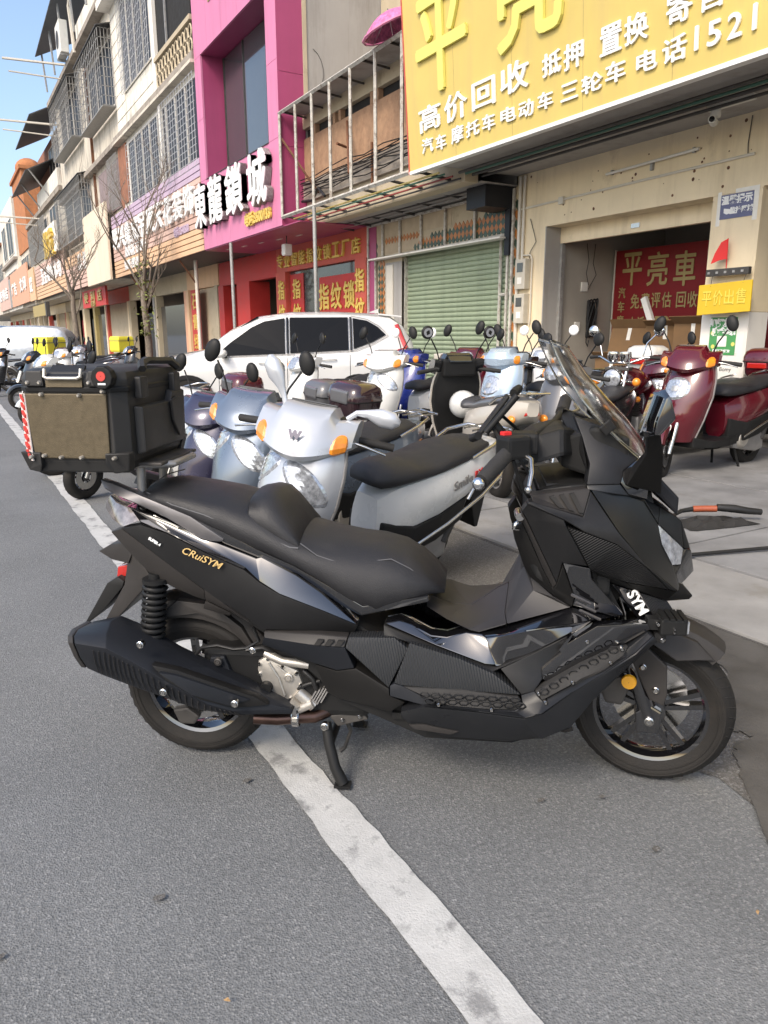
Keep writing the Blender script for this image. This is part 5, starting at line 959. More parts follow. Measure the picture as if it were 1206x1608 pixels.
hb('cylinder_stud', MB().tube([(.375,-.14,.235),(.40,-.145,.262)], .018, 8).tube([(.405,-.14,.235),(.45,-.145,.262)], .014, 8).tube([(.40,-.13,.29),(.45,-.13,.245)], .02, 8), 'alu', smooth=50)
hb('swing_arm', MB().prism([(.0,-.115,.29),(.20,-.115,.36),(.27,-.115,.42),(.27,-.115,.26),(.12,-.115,.22),(.0,-.115,.215)], (0,.03,0)), 'blackplastic', bevel=.008)
hb('caliper_bracket', MB().prism([(.13,-.14,.395),(.175,-.14,.40),(.20,-.14,.33),(.12,-.14,.33)], (0,.03,0)), 'matteblue', bevel=.006); bolt((.158,-.15,.385), .012, 'steel_dark')
hb('brake_hose', MB().tube([(.085,-.14,.40),(.11,-.15,.43),(.16,-.15,.44),(.21,-.15,.43),(.25,-.15,.435),(.29,-.15,.46),(.27,-.14,.50)], .006, 6).tube([(.25,-.15,.43),(.30,-.15,.44),(.33,-.14,.42)], .008, 6), 'hose_black', smooth=60); bolt((.27,-.155,.43), .011)
hb('rear_caliper', MB().prism([(-.02,-.105,.19),(.03,-.105,.20),(.07,-.105,.17),(.05,-.105,.14),(0,-.105,.14)], (0,.03,0)), 'steel_dark', bevel=.008)
# stand
ST = hb('centre_stand', MB().tube([(.485,-.12,.186),(.497,-.145,.13),(.52,-.17,.062),(.545,-.18,.014)], [.016,.017,.017,.019], 10), 'blackplastic', smooth=60)
hb('stand_leg', MB().tube([(.485,.12,.186),(.497,.145,.13),(.52,.17,.062),(.545,.18,.014)], [.016,.017,.017,.019], 10).tube([(.5,-.14,.12),(.5,.14,.12)], .012, 8), 'blackplastic', ST, smooth=60)
hb('stand_foot', MB().bx(.52,.57,-.20,-.165,.008,.016).bx(.52,.57,.165,.20,.008,.016), 'blackplastic', ST); bolt((.485,-.145,.184), .013, 'steel', ST)
hb('stand_lever', MB().tube([(.53,-.06,.19),(.55,-.05,.12),(.53,-.05,.06),(.515,-.06,.05)], .007, 6), 'steel_dark', ST)
hb('stand_bracket', MB().prism([(.49,-.115,.205),(.60,-.115,.225),(.615,-.115,.20),(.52,-.115,.17)], (0,.02,0)), 'steel_dark', ST, bevel=.004)
for c in ((.535,-.118,.195),(.59,-.118,.21)): bolt(c, .007, 'steel', ST)
# seat: lofted cross sections
def seat_sec(x, zt, zb, w, zc=None, top=.55):
    """closed section: flat top, rounded shoulder, tucked bottom"""
    h = zt-zb; pr = [(0,0),(top*.6,-.004),(top,-.012),(.80,-.18*h-.006),(.95,-.42*h),(1.0,-.66*h),(.98,-.86*h),(.90,-h)]
    r_ = [(x,-f*w,zt+dz) for f,dz in pr]; l_ = [(x,f*w,zt+dz) for f,dz in reversed(pr[1:])]
    return r_+l_
secs = [seat_sec(*a) for a in ((-.085,.885,.85,.10),(-.06,.918,.872,.125),(0,.930,.868,.148),(.10,.918,.835,.165),(.20,.902,.795,.175),(.29,.878,.752,.18),(.36,.835,.725,.184),(.42,.800,.700,.186),(.50,.780,.655,.19),(.58,.765,.605,.193),(.65,.758,.583,.192),(.72,.742,.60,.182),(.77,.715,.615,.165),(.81,.678,.622,.14),(.845,.635,.615,.10))]
ST_ = hb('seat', MB().loft(secs), 'seat_vinyl', smooth=45)
# raised rider backrest
hm = MB().loft([seat_sec(*a, top=.62) for a in ((.255,.885,.80,.12),(.275,.905,.80,.152),(.315,.912,.785,.162),(.345,.905,.77,.166),(.375,.875,.755,.168),(.40,.84,.75,.168),(.425,.802,.74,.165))])
hb('rider_backrest', hm, 'seat_vinyl', ST_, smooth=45)
hb('seat_stitching', MB().tube([(.43,-.165,.775),(.48,-.172,.742),(.54,-.168,.722),(.62,-.15,.722),(.69,-.135,.727),(.745,-.14,.702),(.79,-.128,.664),(.815,-.122,.635)], .0018, 4).tube([(.27,-.158,.83),(.33,-.17,.80),(.40,-.176,.765),(.425,-.172,.762)], .003, 4), 'seat_stitch', ST_, smooth=60)
hb('seat_piping', MB().tube([(-.04,-.122,.905),(.05,-.158,.878),(.15,-.168,.852),(.25,-.174,.815)], .002, 4).tube([(-.02,-.13,.93),(-.025,0,.938),(-.02,.13,.93)], .002, 4), 'seat_stitch', ST_, smooth=60)
# badges
def hero_text(txt, size, c, xdir, ydir, m, name, bold=.004, sx=1, shear=0):
    me = text_mesh(txt, size, .003, bold, name, 'CENTER', shear, sx); X_ = Vector(xdir).normalized(); Y_ = Vector(ydir); Y_ = (Y_-X_*Y_.dot(X_)).normalized(); Z_ = X_.cross(Y_)
    o = obj(name, me, m, HS); o.matrix_local = Matrix(((X_.x,Y_.x,Z_.x,c[0]),(X_.y,Y_.y,Z_.y,c[1]),(X_.z,Y_.z,Z_.z,c[2]),(0,0,0,1))); return o
hero_text('CRuiSYM', .029, (.148,-.2085,.735), (.147,-.012,-.055), (.15,.10,.5), 'gold_decal', 'badge', .0002, 1.12, .3)
hero_text('SYM', .040, (1.378,-.1735,.636), (.05,0,-.075), (.8,.0,.55), 'letter_white', 'badge', .0010, 1.05)
hero_text('SUPER 4', .011, (.005,-.194,.775), (.10,0,-.06), (.1,0,.5), 'letter_white', 'badge', .0006)
# vents on the side cover and the shoulder
for i in range(3): hb('vent_slot', MB().prism([(.478+.030*i,-.2385,.494),(.488+.030*i,-.236,.509),(.506+.030*i,-.236,.509),(.494+.030*i,-.2385,.494)], (0,.012,0)), 'dark_void')
for i in range(3): hb('vent_slot', MB().prism([(1.118+.026*i,-.240,.944+.004*i),(1.130+.026*i,-.238,.947+.004*i),(1.155+.026*i,-.2565,.918-.006*i),(1.142+.026*i,-.258,.920-.006*i)], (0,.02,0)), 'dark_void')
for i in range(3): hb('vent_fin', MB().tube([(1.19+.012*i,-.235,.675-.022*i),(1.245+.014*i,-.222,.645-.022*i)], .004, 4), 'gunmetal')
# footrest mat pattern, screws
mb = MB()
for i in range(9):
    for j in range(2):
        x = .80+.031*i+(j%2)*.015; mb.tube([(x+.014*math.cos(k*math.pi/3),-.290-.004*j+.002*math.sin(k),.384-.015*j+.0075*math.sin(k*math.pi/3)) for k in range(7)], .0022, 4)
hb('mat_ridge', mb, 'blackplastic')
mb = MB()
for i in range(8):
    x = 1.125+.026*i; z = .412+.0165*i; mb.tube([(x+.013*math.cos(k*math.pi/3),-.288+.005*i,z+.010*math.sin(k*math.pi/3)) for k in range(7)], .0022, 4)
hb('mat_ridge', mb, 'blackplastic')
for c in ((.84,-.30,.362),(.985,-.303,.357),(1.112,-.282,.402),(1.13,-.296,.384),(1.20,-.286,.442),(1.30,-.265,.495),(1.33,-.25,.53),(1.24,-.235,.54),(1.28,-.225,.575)): bolt(c, .006)
# screen
sd_ = [(1.107,.17,1.343),(1.142,.18,1.27),(1.188,.19,1.198),(1.239,.185,1.141),(1.291,.175,1.093),(1.355,.16,1.04)]
md_ = [(1.174,0,1.322),(1.229,0,1.25),(1.289,0,1.185),(1.343,0,1.131),(1.395,0,1.064),(1.425,0,.995)]
rows = []
for s_, c_ in zip(sd_, md_):
    s_, c_ = Vector(s_), Vector(c_); row = []
    for k in range(-8,9):
        t = abs(k)/8; e = t**2.2; p = c_.lerp(Vector((s_.x,0,s_.z)), e); p.y = math.copysign(s_.y*min(1,t*1.0), k) if k else 0; row.append(p)
    rows.append(row)
mb = MB(); n = 17
inn = [[p+Vector((-.0025,0,-.0025)) for p in r] for r in rows]
for r in range(len(rows)-1):
    for k in range(n-1): mb.add([rows[r][k],rows[r][k+1],rows[r+1][k+1],rows[r+1][k]], [(0,1,2,3)]); mb.add([inn[r][k],inn[r+1][k],inn[r+1][k+1],inn[r][k+1]], [(0,1,2,3)])
for r in range(len(rows)-1):
    for k in (0, n-1): mb.add([rows[r][k],rows[r+1][k],inn[r+1][k],inn[r][k]], [(0,1,2,3)])
for k in range(n-1):
    for r in (0, len(rows)-1): mb.add([rows[r][k],rows[r][k+1],inn[r][k+1],inn[r][k]], [(0,1,2,3)])
_m = mb.mesh('windscreen'); _b = bmesh.new(); _b.from_mesh(_m); bmesh.ops.remove_doubles(_b, verts=_b.verts, dist=.0002); bmesh.ops.recalc_face_normals(_b, faces=_b.faces); _b.to_mesh(_m); _b.free(); _m.polygons.foreach_set('use_smooth', [True]*len(_m.polygons)); _m.set_sharp_from_angle(angle=R(50))
obj('windscreen', _m, 'glass_clear', HS)
ed = [rows[r][0] for r in range(5,-1,-1)]+rows[0]+[rows[r][-1] for r in range(6)]
hb('screen_edge', MB().tube(ed, .0035, 6), 'glass_clear', smooth=60)
hb('screen_clip', MB().box((1.265,-.178,1.12), (.03,.012,.035), Matrix.Rotation(.8,3,'Y')), 'blackplastic', bevel=.004)
hb('screen_base', MB().loft([[(x,-.155,z-.05),(x,.155,z-.05),(x,.155,z),(x,-.155,z)] for x,z in ((1.28,1.06),(1.36,1.03),(1.42,.98),(1.47,.93))]), 'mattecowl', bevel=.008)
# mirrors
for s in (-1, 1):
    if s < 0: hx_ = [(1.317,1.117),(1.323,1.158),(1.341,1.222),(1.35,1.232),(1.360,1.211),(1.374,1.165),(1.352,1.137),(1.335,1.117)]; yy = -.31; th = -.07
    else: hx_ = [(1.196,.946),(1.221,.994),(1.275,1.001),(1.292,.919),(1.242,.900)]; hx_ = [(x+.03,z+.06) for x,z in hx_]; yy = .28; th = .05
    mo = hb('mirror', MB().loft([[(x,yy,z) for x,z in hx_], [(x*1.0+.012,yy+th*.5,z) for x,z in hx_], [((x-1.345)*.8+1.36,yy+th,(z-1.17)*.8+1.17) if s < 0 else (x+.01,yy+th,z) for x,z in hx_]]), 'gloss', bevel=.004, smooth=30)
    if s > 0: hb('mirror_glass', MB().prism([((x-1.275)*.82+1.272,yy-.002,(z-1.01)*.82+1.01) for x,z in hx_], (0,.001,0)), 'mirror_glass', mo)
    else: hb('mirror_glass', MB().prism([(1.3135,-.35,1.13),(1.3135,-.32,1.13),(1.338,-.32,1.22),(1.338,-.35,1.22)], (-.003,0,0)), 'mirror_glass', mo)
    hb('mirror_stem', MB().loft([[(1.33,s*.325,1.13),(1.36,s*.325,1.13),(1.36,s*.345,1.13),(1.33,s*.345,1.13)],[(1.345,s*.26,1.07),(1.385,s*.26,1.06),(1.385,s*.29,1.06),(1.345,s*.29,1.07)],[(1.33,s*.15,1.0),(1.40,s*.15,.98),(1.41,s*.20,.95),(1.32,s*.20,.97)]]), 'mattedark', mo, bevel=.003)
# handlebar, grips, levers, dash
HB_ = hb('handlebar', MB().tube([(.96,-.33,1.02),(1.02,-.24,1.065),(1.08,-.12,1.085),(1.12,0,1.09),(1.16,.10,1.10),(1.19,.2,1.12)], .013, 10), 'blackplastic', smooth=60)
hb('grip', MB().tube([(.940,-.355,1.006),(.975,-.31,1.036),(1.005,-.265,1.062)], [.019,.021,.019], 14), 'rubber', HB_, smooth=60); hb('bar_end', MB().sph((.932,-.364,1.0), .017, n=12, k=8), 'chrome', HB_, smooth=80)
hb('grip', MB().tube([(1.19,.2,1.12),(1.215,.32,1.15)], .02, 12), 'rubber', HB_, smooth=60)
hb('switch_cluster', MB().box((1.02,-.245,1.075), (.075,.06,.06), Matrix.Rotation(.6,3,'Z')).box((1.05,-.19,1.08), (.07,.08,.055)), 'blackplastic', HB_, bevel=.01); hb('kill_switch', MB().box((1.0,-.235,1.108), (.026,.018,.012), Matrix.Rotation(.6,3,'Z')), 'flag_red', HB_, bevel=.003)
hb('brake_lever', MB().tube([(1.035,-.235,1.06),(1.065,-.265,1.045),(1.065,-.30,1.015),(1.058,-.325,.985)], [.008,.008,.007,.006], 8), 'steel', HB_, smooth=60); hb('lever_ball', MB().sph((1.056,-.33,.980), .010, n=10, k=6), 'steel', HB_, smooth=80)
hb('brake_lever', MB().tube([(1.2,.2,1.11),(1.25,.27,1.12),(1.25,.35,1.13)], .007, 8), 'steel', HB_, smooth=60)
hb('handlebar_cover', MB().loft([[(x,-w_,z-.05),(x,w_,z-.05),(x,w_*.8,z+.02),(x,-w_*.8,z+.02)] for x,w_,z in ((1.03,.08,1.04),(1.09,.17,1.07),(1.16,.16,1.09),(1.2,.10,1.08))]), 'blackplastic', HB_, bevel=.012)
hb('dash_binnacle', MB().loft([[(x,-w_,z),(x,w_,z),(x,w_,z2),(x,-w_,z2)] for x,w_,z,z2 in ((1.16,.10,1.00,1.08),(1.24,.15,.98,1.12),(1.33,.16,.96,1.09))]), 'blackplastic', bevel=.01)
hb('inner_cowl', MB().loft([[(x,-w_,z),(x,w_,z),(x,w_*.9,z2),(x,-w_*.9,z2)] for x,w_,z,z2 in ((1.075,.15,.74,.91),(1.10,.19,.70,.95),(1.18,.20,.66,.965),(1.3,.19,.66,.975))]), 'blackplastic', bevel=.01)
PH = hb('phone_holder', MB().box((.965,-.10,1.135), (.012,.075,.15), Matrix.Rotation(.62,3,'Y')), 'blackplastic', HB_, bevel=.006)
hb('phone_clamp', MB().tube([(1.02,-.15,1.205),(1.035,-.12,1.215),(1.03,-.06,1.205)], .012, 8).tube([(.93,-.15,1.09),(.915,-.12,1.08),(.925,-.06,1.075)], .012, 8).tube([(1.03,-.155,1.20),(.95,-.155,1.10)], .009, 8).tube([(.97,-.1,1.12),(1.02,-.1,1.06)], .014, 8), 'blackplastic', HB_, smooth=50)
hb('clutch_wire', MB().tube([(1.0,-.2,1.07),(.96,-.12,1.12),(.99,-.05,1.14),(1.08,0,1.06)], .005, 6).tube([(1.02,-.25,1.04),(1.05,-.22,.96),(1.09,-.15,.90)], .005, 6).tube([(1.03,-.22,1.05),(1.08,-.2,.98),(1.10,-.12,.93)], .004, 6), 'hose_black', HB_, smooth=60)
hb('ignition_lock', MB().lathe([(.001,-.03),(.011,-.03),(.013,-.012),(.013,.03)], (1.045,-.20,.885), 14), 'steel', smooth=40)
hb('helmet_hook', MB().tube([(1.05,-.20,.87),(1.035,-.215,.862),(1.03,-.215,.85),(1.045,-.205,.845)], .005, 6), 'steel', smooth=60)
# front fork, fender and reflector follow the steering
FK = bpy.data.objects.new('front_fork', None); COL.objects.link(FK); FK.parent = HS; FK.location = (1.482,0,.242); FK.rotation_euler = (0,0,STEER)
for s in (-1,1):
    hb('fork_leg', MB().tube([(.0,s*.082,0),(-.06,s*.082,.17),(-.17,s*.08,.46)], [.028,.027,.022], 12), 'gloss', FK, smooth=60)
    hb('fork_foot', MB().prism([(-.035,s*.105,-.045),(.03,s*.105,-.04),(.035,s*.105,.03),(-.005,s*.105,.05),(-.04,s*.105,.02)], (0,-s*.03,0)), 'gloss', FK, bevel=.006)
    hb('fork_shield', MB().prism([(-.075,s*.118,.21),(-.035,s*.118,.245),(.035,s*.118,.185),(.042,s*.122,.10),(.035,s*.122,.06),(-.005,s*.122,.075)], (0,-s*.02,0)), 'mattegrey', FK, bevel=.005)
    for c in ((-.03,s*.122,.175),(.01,s*.126,.11)): bolt(c, .010, parent=FK)
bolt((0,-.112,0), .014, parent=FK)
hb('hub', MB().lathe([(.001,-.07),(.032,-.07),(.045,-.055),(.045,.06),(.001,.07)], (0,0,0), 24), 'steel_dark', FK, smooth=40)
hb('front_reflector', MB().lathe([(.001,-.008),(.020,-.008),(.022,-.004),(.022,.004)], (-.065,-.128,.125), 24), 'amber_bright', FK, smooth=40)
hb('front_caliper', MB().prism([(-.15,-.10,.08),(-.10,-.10,.13),(-.06,-.10,.10),(-.08,-.10,.03),(-.13,-.10,.03)], (0,.05,0)), 'steel_dark', FK, bevel=.01)
hb('brake_hose', MB().tube([(-.1,-.10,.12),(-.13,-.12,.2),(-.15,-.10,.3)], .006, 6).tube([(-.07,-.09,.14),(-.14,-.11,.15),(-.18,-.11,.12)], .007, 6), 'hose_black', FK, smooth=60)
fd = arc_band(0,0,.280,.068,50,122,12,crown=.018); hb('front_fender', fd, 'mattegrey', FK, smooth=40)
hb('front_fender_flap', arc_band(0,0,.278,.06,170,205,6,crown=.012), 'mattegrey', FK, smooth=40)
hb('fender_side', MB().prism([(-.06,-.10,.25),(-.03,-.108,.255),(.06,-.108,.20),(.12,-.09,.205),(.165,-.07,.200),(.11,-.080,.255),(.03,-.085,.285)], (0,.02,0)), 'mattegrey', FK, bevel=.004, smooth=35)
# auxiliary spot lamp on the crash bar
AX = hb('spot_lamp', MB().bx(1.43,1.50,-.235,-.17,.567,.612), 'blackplastic', bevel=.006)
hb('lamp_fin', MB().bx(1.435,1.447,-.24,-.165,.612,.618).bx(1.452,1.464,-.24,-.165,.612,.618).bx(1.469,1.481,-.24,-.165,.612,.618).bx(1.486,1.498,-.24,-.165,.612,.618), 'blackplastic', AX); hb('lamp_lens', MB().bx(1.501,1.506,-.228,-.177,.572,.607), 'headlamp', AX)
for c in ((1.465,-.237,.588),(1.465,-.237,.578)): bolt(c, .004, parent=AX)
hb('lamp_bracket', MB().bx(1.40,1.44,-.215,-.18,.575,.605).bx(1.42,1.45,-.22,-.17,.54,.567), 'blackplastic', AX); bolt((1.425,-.225,.595), .006, parent=AX); bolt((1.44,-.225,.55), .007, parent=AX)
# luggage rack and top case
hb('luggage_rack', MB().tube([(-.067,-.09,.99),(-.07,-.09,.86)], .014, 8).tube([(-.075,.09,.99),(-.08,.09,.86)], .014, 8).tube([(-.30,-.10,.985),(.0,-.10,.985),(.03,-.08,.985),(.03,.08,.985),(0,.10,.985),(-.30,.10,.985)], .011, 8), 'alu_matt', smooth=50)
hb('rack_plate', MB().bx(-.30,.02,-.14,.14,.988,.998), 'steel_dark', bevel=.004)
X0, X1, Y0_, Y1_, Z0, Z1 = -.345, -.035, -.235, .195, 1.005, 1.215
CB = bpy.data.objects.new('top_case', None); COL.objects.link(CB); CB.parent = HS; CB['label'] = 'brown and black aluminium top case on the scooter rack'
ch = .035
oct_ = [(X0+ch,Y0_),(X1-ch,Y0_),(X1,Y0_+ch),(X1,Y1_-ch),(X1-ch,Y1_),(X0+ch,Y1_),(X0,Y1_-ch),(X0,Y0_+ch)]
def inset(k): cx, cy = (X0+X1)/2, (Y0_+Y1_)/2; return [(cx+(x-cx)*k, cy+(y-cy)*k) for x,y in oct_]
hb('case_body', MB().loft([[(x,y,z) for x,y in inset(k)] for k,z in ((.86,Z0-.022),(.97,Z0+.005),(.985,Z0+.02),(.985,Z1-.002))]), 'case_black', CB, bevel=.003)
hb('side_panel', MB().prism([(X0+.04,Y0_-.004,Z0+.018),(X1-.05,Y0_-.004,Z0+.018),(X1-.045,Y0_-.006,Z1-.012),(X0+.02,Y0_-.006,Z1-.012)], (0,.01,0)), 'case_brown', CB, bevel=.003)
hb('side_panel', MB().prism([(X0+.04,Y1_+.004,Z0+.018),(X1-.05,Y1_+.004,Z0+.018),(X1-.045,Y1_+.006,Z1-.012),(X0+.02,Y1_+.006,Z1-.012)], (0,-.01,0)), 'case_brown', CB, bevel=.003)
hb('rear_panel', MB().bx(X0-.006,X0+.004,Y0_+.045,Y1_-.045,Z0+.02,Z1-.012), 'case_brown', CB, bevel=.003)
hb('warning_sticker', MB().prism([(X0+.004,Y0_+.020,Z0+.01),(X0+.036,Y0_-.006,Z0+.01),(X0+.030,Y0_-.006,Z1-.012),(X0-.001,Y0_+.022,Z1-.012)], (-.002,-.002,0)), 'sticker', CB)
for i in range(8): hb('sticker_mark', MB().prism([(X0+.013,Y0_+.008,Z0+.03+.022*i),(X0+.028,Y0_-.004,Z0+.02+.022*i),(X0+.028,Y0_-.004,Z0+.030+.022*i),(X0+.012,Y0_+.008,Z0+.041+.022*i)], (-.004,-.005,0)), 'sticker_red', CB)
hb('front_panel', MB().loft([[(X1-.002,y,z) for y,z in ((-.17,Z0+.02),(.15,Z0+.02),(.16,Z1-.02),(.06,Z1-.02),(.04,Z1-.05),(-.17,Z1-.05))],[(X1+.022,y*.94-.001,1.105+(z-1.105)*.92) for y,z in ((-.17,Z0+.02),(.15,Z0+.02),(.16,Z1-.02),(.06,Z1-.02),(.04,Z1-.05),(-.17,Z1-.05))]]), 'case_black', CB, bevel=.005)
hb('front_emblem', MB().prism([(X1+.024,.02,1.165),(X1+.024,.07,1.175),(X1+.024,.12,1.165),(X1+.024,.11,1.10),(X1+.024,.07,1.05),(X1+.024,.03,1.10)], (.008,0,0)), 'mattegrey', CB, bevel=.004)
hb('lid', MB().loft([[(x,y,z) for x,y in inset(k)] for k,z in ((1.0,Z1+.004),(1.01,Z1+.026),(.97,Z1+.046),(.86,Z1+.054),(.6,Z1+.056))]), 'case_black', CB, bevel=.004, smooth=30)
hb('lid_seal', MB().loft([[(x,y,z) for x,y in inset(k)] for k,z in ((1.015,Z1-.008),(1.02,Z1+.004),(1.0,Z1+.008))]), 'blackplastic', CB, bevel=.002)
hb('lid_side_panel', MB().prism([(X0+.095,Y0_-.008,Z1+.006),(X0+.20,Y0_-.008,Z1+.006),(X0+.20,Y0_-.006,Z1+.03),(X0+.095,Y0_-.006,Z1+.03)], (0,.01,0)), 'case_brown', CB)
hb('lid_handle', MB().tube([(X0+.095,Y0_-.006,Z1+.055),(X0+.095,Y0_-.012,Z1+.034),(X0+.105,Y0_-.014,Z1+.030),(X0+.19,Y0_-.014,Z1+.030),(X0+.20,Y0_-.012,Z1+.034),(X0+.20,Y0_-.006,Z1+.055)], .005, 8), 'alu', CB, smooth=60)
hb('lid_recess', MB().prism([(X0+.095,Y0_-.004,Z1+.034),(X0+.20,Y0_-.004,Z1+.034),(X0+.195,Y0_+.03,Z1+.064),(X0+.10,Y0_+.03,Z1+.064)], (0,.006,-.004)), 'matteblue', CB)
hb('lid_handle', MB().tube([(X0-.004,-.19,Z1+.045),(X0-.012,-.20,Z1+.02),(X0-.012,-.15,Z1+.012),(X0-.006,-.13,Z1+.045)], .006, 8), 'alu', CB, smooth=60)
for xa in (X0+.035, X0+.215): hb('lid_bracket', MB().prism([(xa,Y0_-.012,Z1+.008),(xa+.055,Y0_-.012,Z1+.008),(xa+.05,Y0_-.008,Z1+.05),(xa+.005,Y0_-.008,Z1+.05)], (0,.02,0)), 'case_black', CB, bevel=.004)
LK = hb('lock_disc', MB().lathe([(.001,-.016),(.030,-.016),(.033,-.01),(.033,.01)], (X0+.262,Y0_-.002,Z1+.032), 10), 'blackplastic', CB, bevel=.002); hb('lock_badge', MB().lathe([(.001,-.018),(.013,-.018),(.013,-.016)], (X0+.262,Y0_-.002,Z1+.036), 16), 'sticker_red', CB); hb('lock_badge', MB().bx(X0+.252,X0+.274,Y0_-.0195,Y0_-.018,Z1+.013,Z1+.018), 'letter_white', CB)
for c in ((X0+.045,Z1+.018),(X0+.08,Z1+.018),(X0+.222,Z1+.018),(X0+.258,Z1-.005),(X0+.08,Z1-.014),(X0+.19,Z1-.016),(X0+.07,Z0+.026),(X0+.12,Z0+.022),(X0+.18,Z0+.022)): bolt((c[0],Y0_-.012,c[1]), .0055, 'alu', CB)
for (x,y,sx,sy) in ((X0+.005,Y0_+.005,1,1),(X1-.005,Y0_+.005,-1,1),(X0+.005,Y1_-.005,1,-1),(X1-.005,Y1_-.005,-1,-1)):
    hb('corner_guard', MB().prism([(x-.012*sx,y-.006*sy,Z0+.035),(x+.055*sx,y-.018*sy,Z0+.035),(x+.055*sx,y-.018*sy,Z0+.0),(x+.04*sx,y,Z0-.025),(x+.0*sx,y+.01*sy,Z0-.02)], (0,.035*sy,0)), 'case_black', CB, bevel=.004); bolt((x+.028*sx,y-.020*sy,Z0+.022), .0055, 'alu', CB)
hb('base_rail', MB().bx(X0+.03,X1-.03,Y0_+.006,Y0_+.03,Z0-.022,Z0+.012), 'blackplastic', CB, bevel=.004)
for ya in (-.16,.08): hb('hinge', MB().bx(X1-.002,X1+.02,ya,ya+.05,Z1-.03,Z1+.03), 'case_black', CB, bevel=.005)
hb('carry_strap', MB().tube([(X1+.01,-.12,Z1+.05),(X1+.0,-.1,Z1+.066),(X1-.03,0,Z1+.07),(X1+.0,.1,Z1+.066),(X1+.012,.13,Z1+.045)], .012, 6), 'case_black', CB, smooth=50)
# ------------------------------------------------------------------ parked scooters
def ip(tab, s):
    for (a,x),(b,y) in zip(tab, tab[1:]):
        if s <= b: return x+(y-x)*(s-a)/(b-a)
    return tab[-1][1]
def patch(fn, uc, du, vc, dv, off, n=8, tilt=0, sq=.5):
    """piece of surface fn(u,v) inside a rounded outline, lifted outwards by off with a rim"""
    mb = MB(); g = []; e = 1e-3
    for i in range(n+1):
        row = []
        for j in range(n+1):
            x, y = -1+2*i/n, -1+2*j/n; X, Y = x*math.sqrt(1-sq*y*y), y*math.sqrt(1-sq*x*x)
            X, Y = X, Y+tilt*X
            u, v = uc+du*X, vc+dv*Y; p = Vector(fn(u,v)); nn = (Vector(fn(u+e,v))-p).cross(Vector(fn(u,v+e))-p)
            nn = nn.normalized() if nn.length > 1e-12 else Vector((1,0,0))
            if nn.x < 0 and abs(nn.x) > .05: nn = -nn
            edge = max(abs(x),abs(y)); row.append(p+nn*(off*(1.0 if edge < .99 else -.3)))
        g.append(row)
    for i in range(n):
        for j in range(n): mb.add([g[i][j],g[i+1][j],g[i+1][j+1],g[i][j+1]], [(0,1,2,3)])
    return mb
def apron_fn(k=1.0):
    XF_ = [(0,1.15),(.3,1.20),(.6,1.16),(.85,1.10),(1,1.05)]; WD = [(0,.12),(.3,.185),(.6,.225),(.85,.222),(1,.19)]; XB = [(0,1.0),(.3,.98),(.6,.95),(.85,.92),(1,.90)]
    def f(s, t):
        s_ = min(max(s,0),1); c = max(0,math.cos(t*math.pi/2)); return (ip(XB,s_)+(ip(XF_,s_)-ip(XB,s_))*(.45*c**.75+.55*(1-min(1,abs(t))**1.35)), ip(WD,s_)*math.sin(t*math.pi/2), .30+.62*s_)
    return f
def cover_fn(prof, wid, sweep, drop):
    def f(b, a):
        k = b*(len(prof)-1); i = min(int(k),len(prof)-2); t = k-i; x = prof[i][0]+(prof[i+1][0]-prof[i][0])*t; z = prof[i][1]+(prof[i+1][1]-prof[i][1])*t; q = min(1,abs(a))
        return (x*(1-.40*q**2.2)-sweep*q**2, wid*a, (z*(1 if q < .5 else 1-.42*min(1,(q-.5)/.12)) if z > 0 else z*(1-.55*q**1.5))-drop*q**2)
    return f
HEADS = {'wing': ([(.15,-.11),(.178,-.085),(.160,-.02),(.115,.045),(.065,.10),(0,.12),(-.09,.115)],.225,.06,-.015),
         'round': ([(.10,-.10),(.15,-.06),(.165,0),(.14,.06),(.08,.10),(0,.115),(-.09,.10)],.20,.06,-.01)}
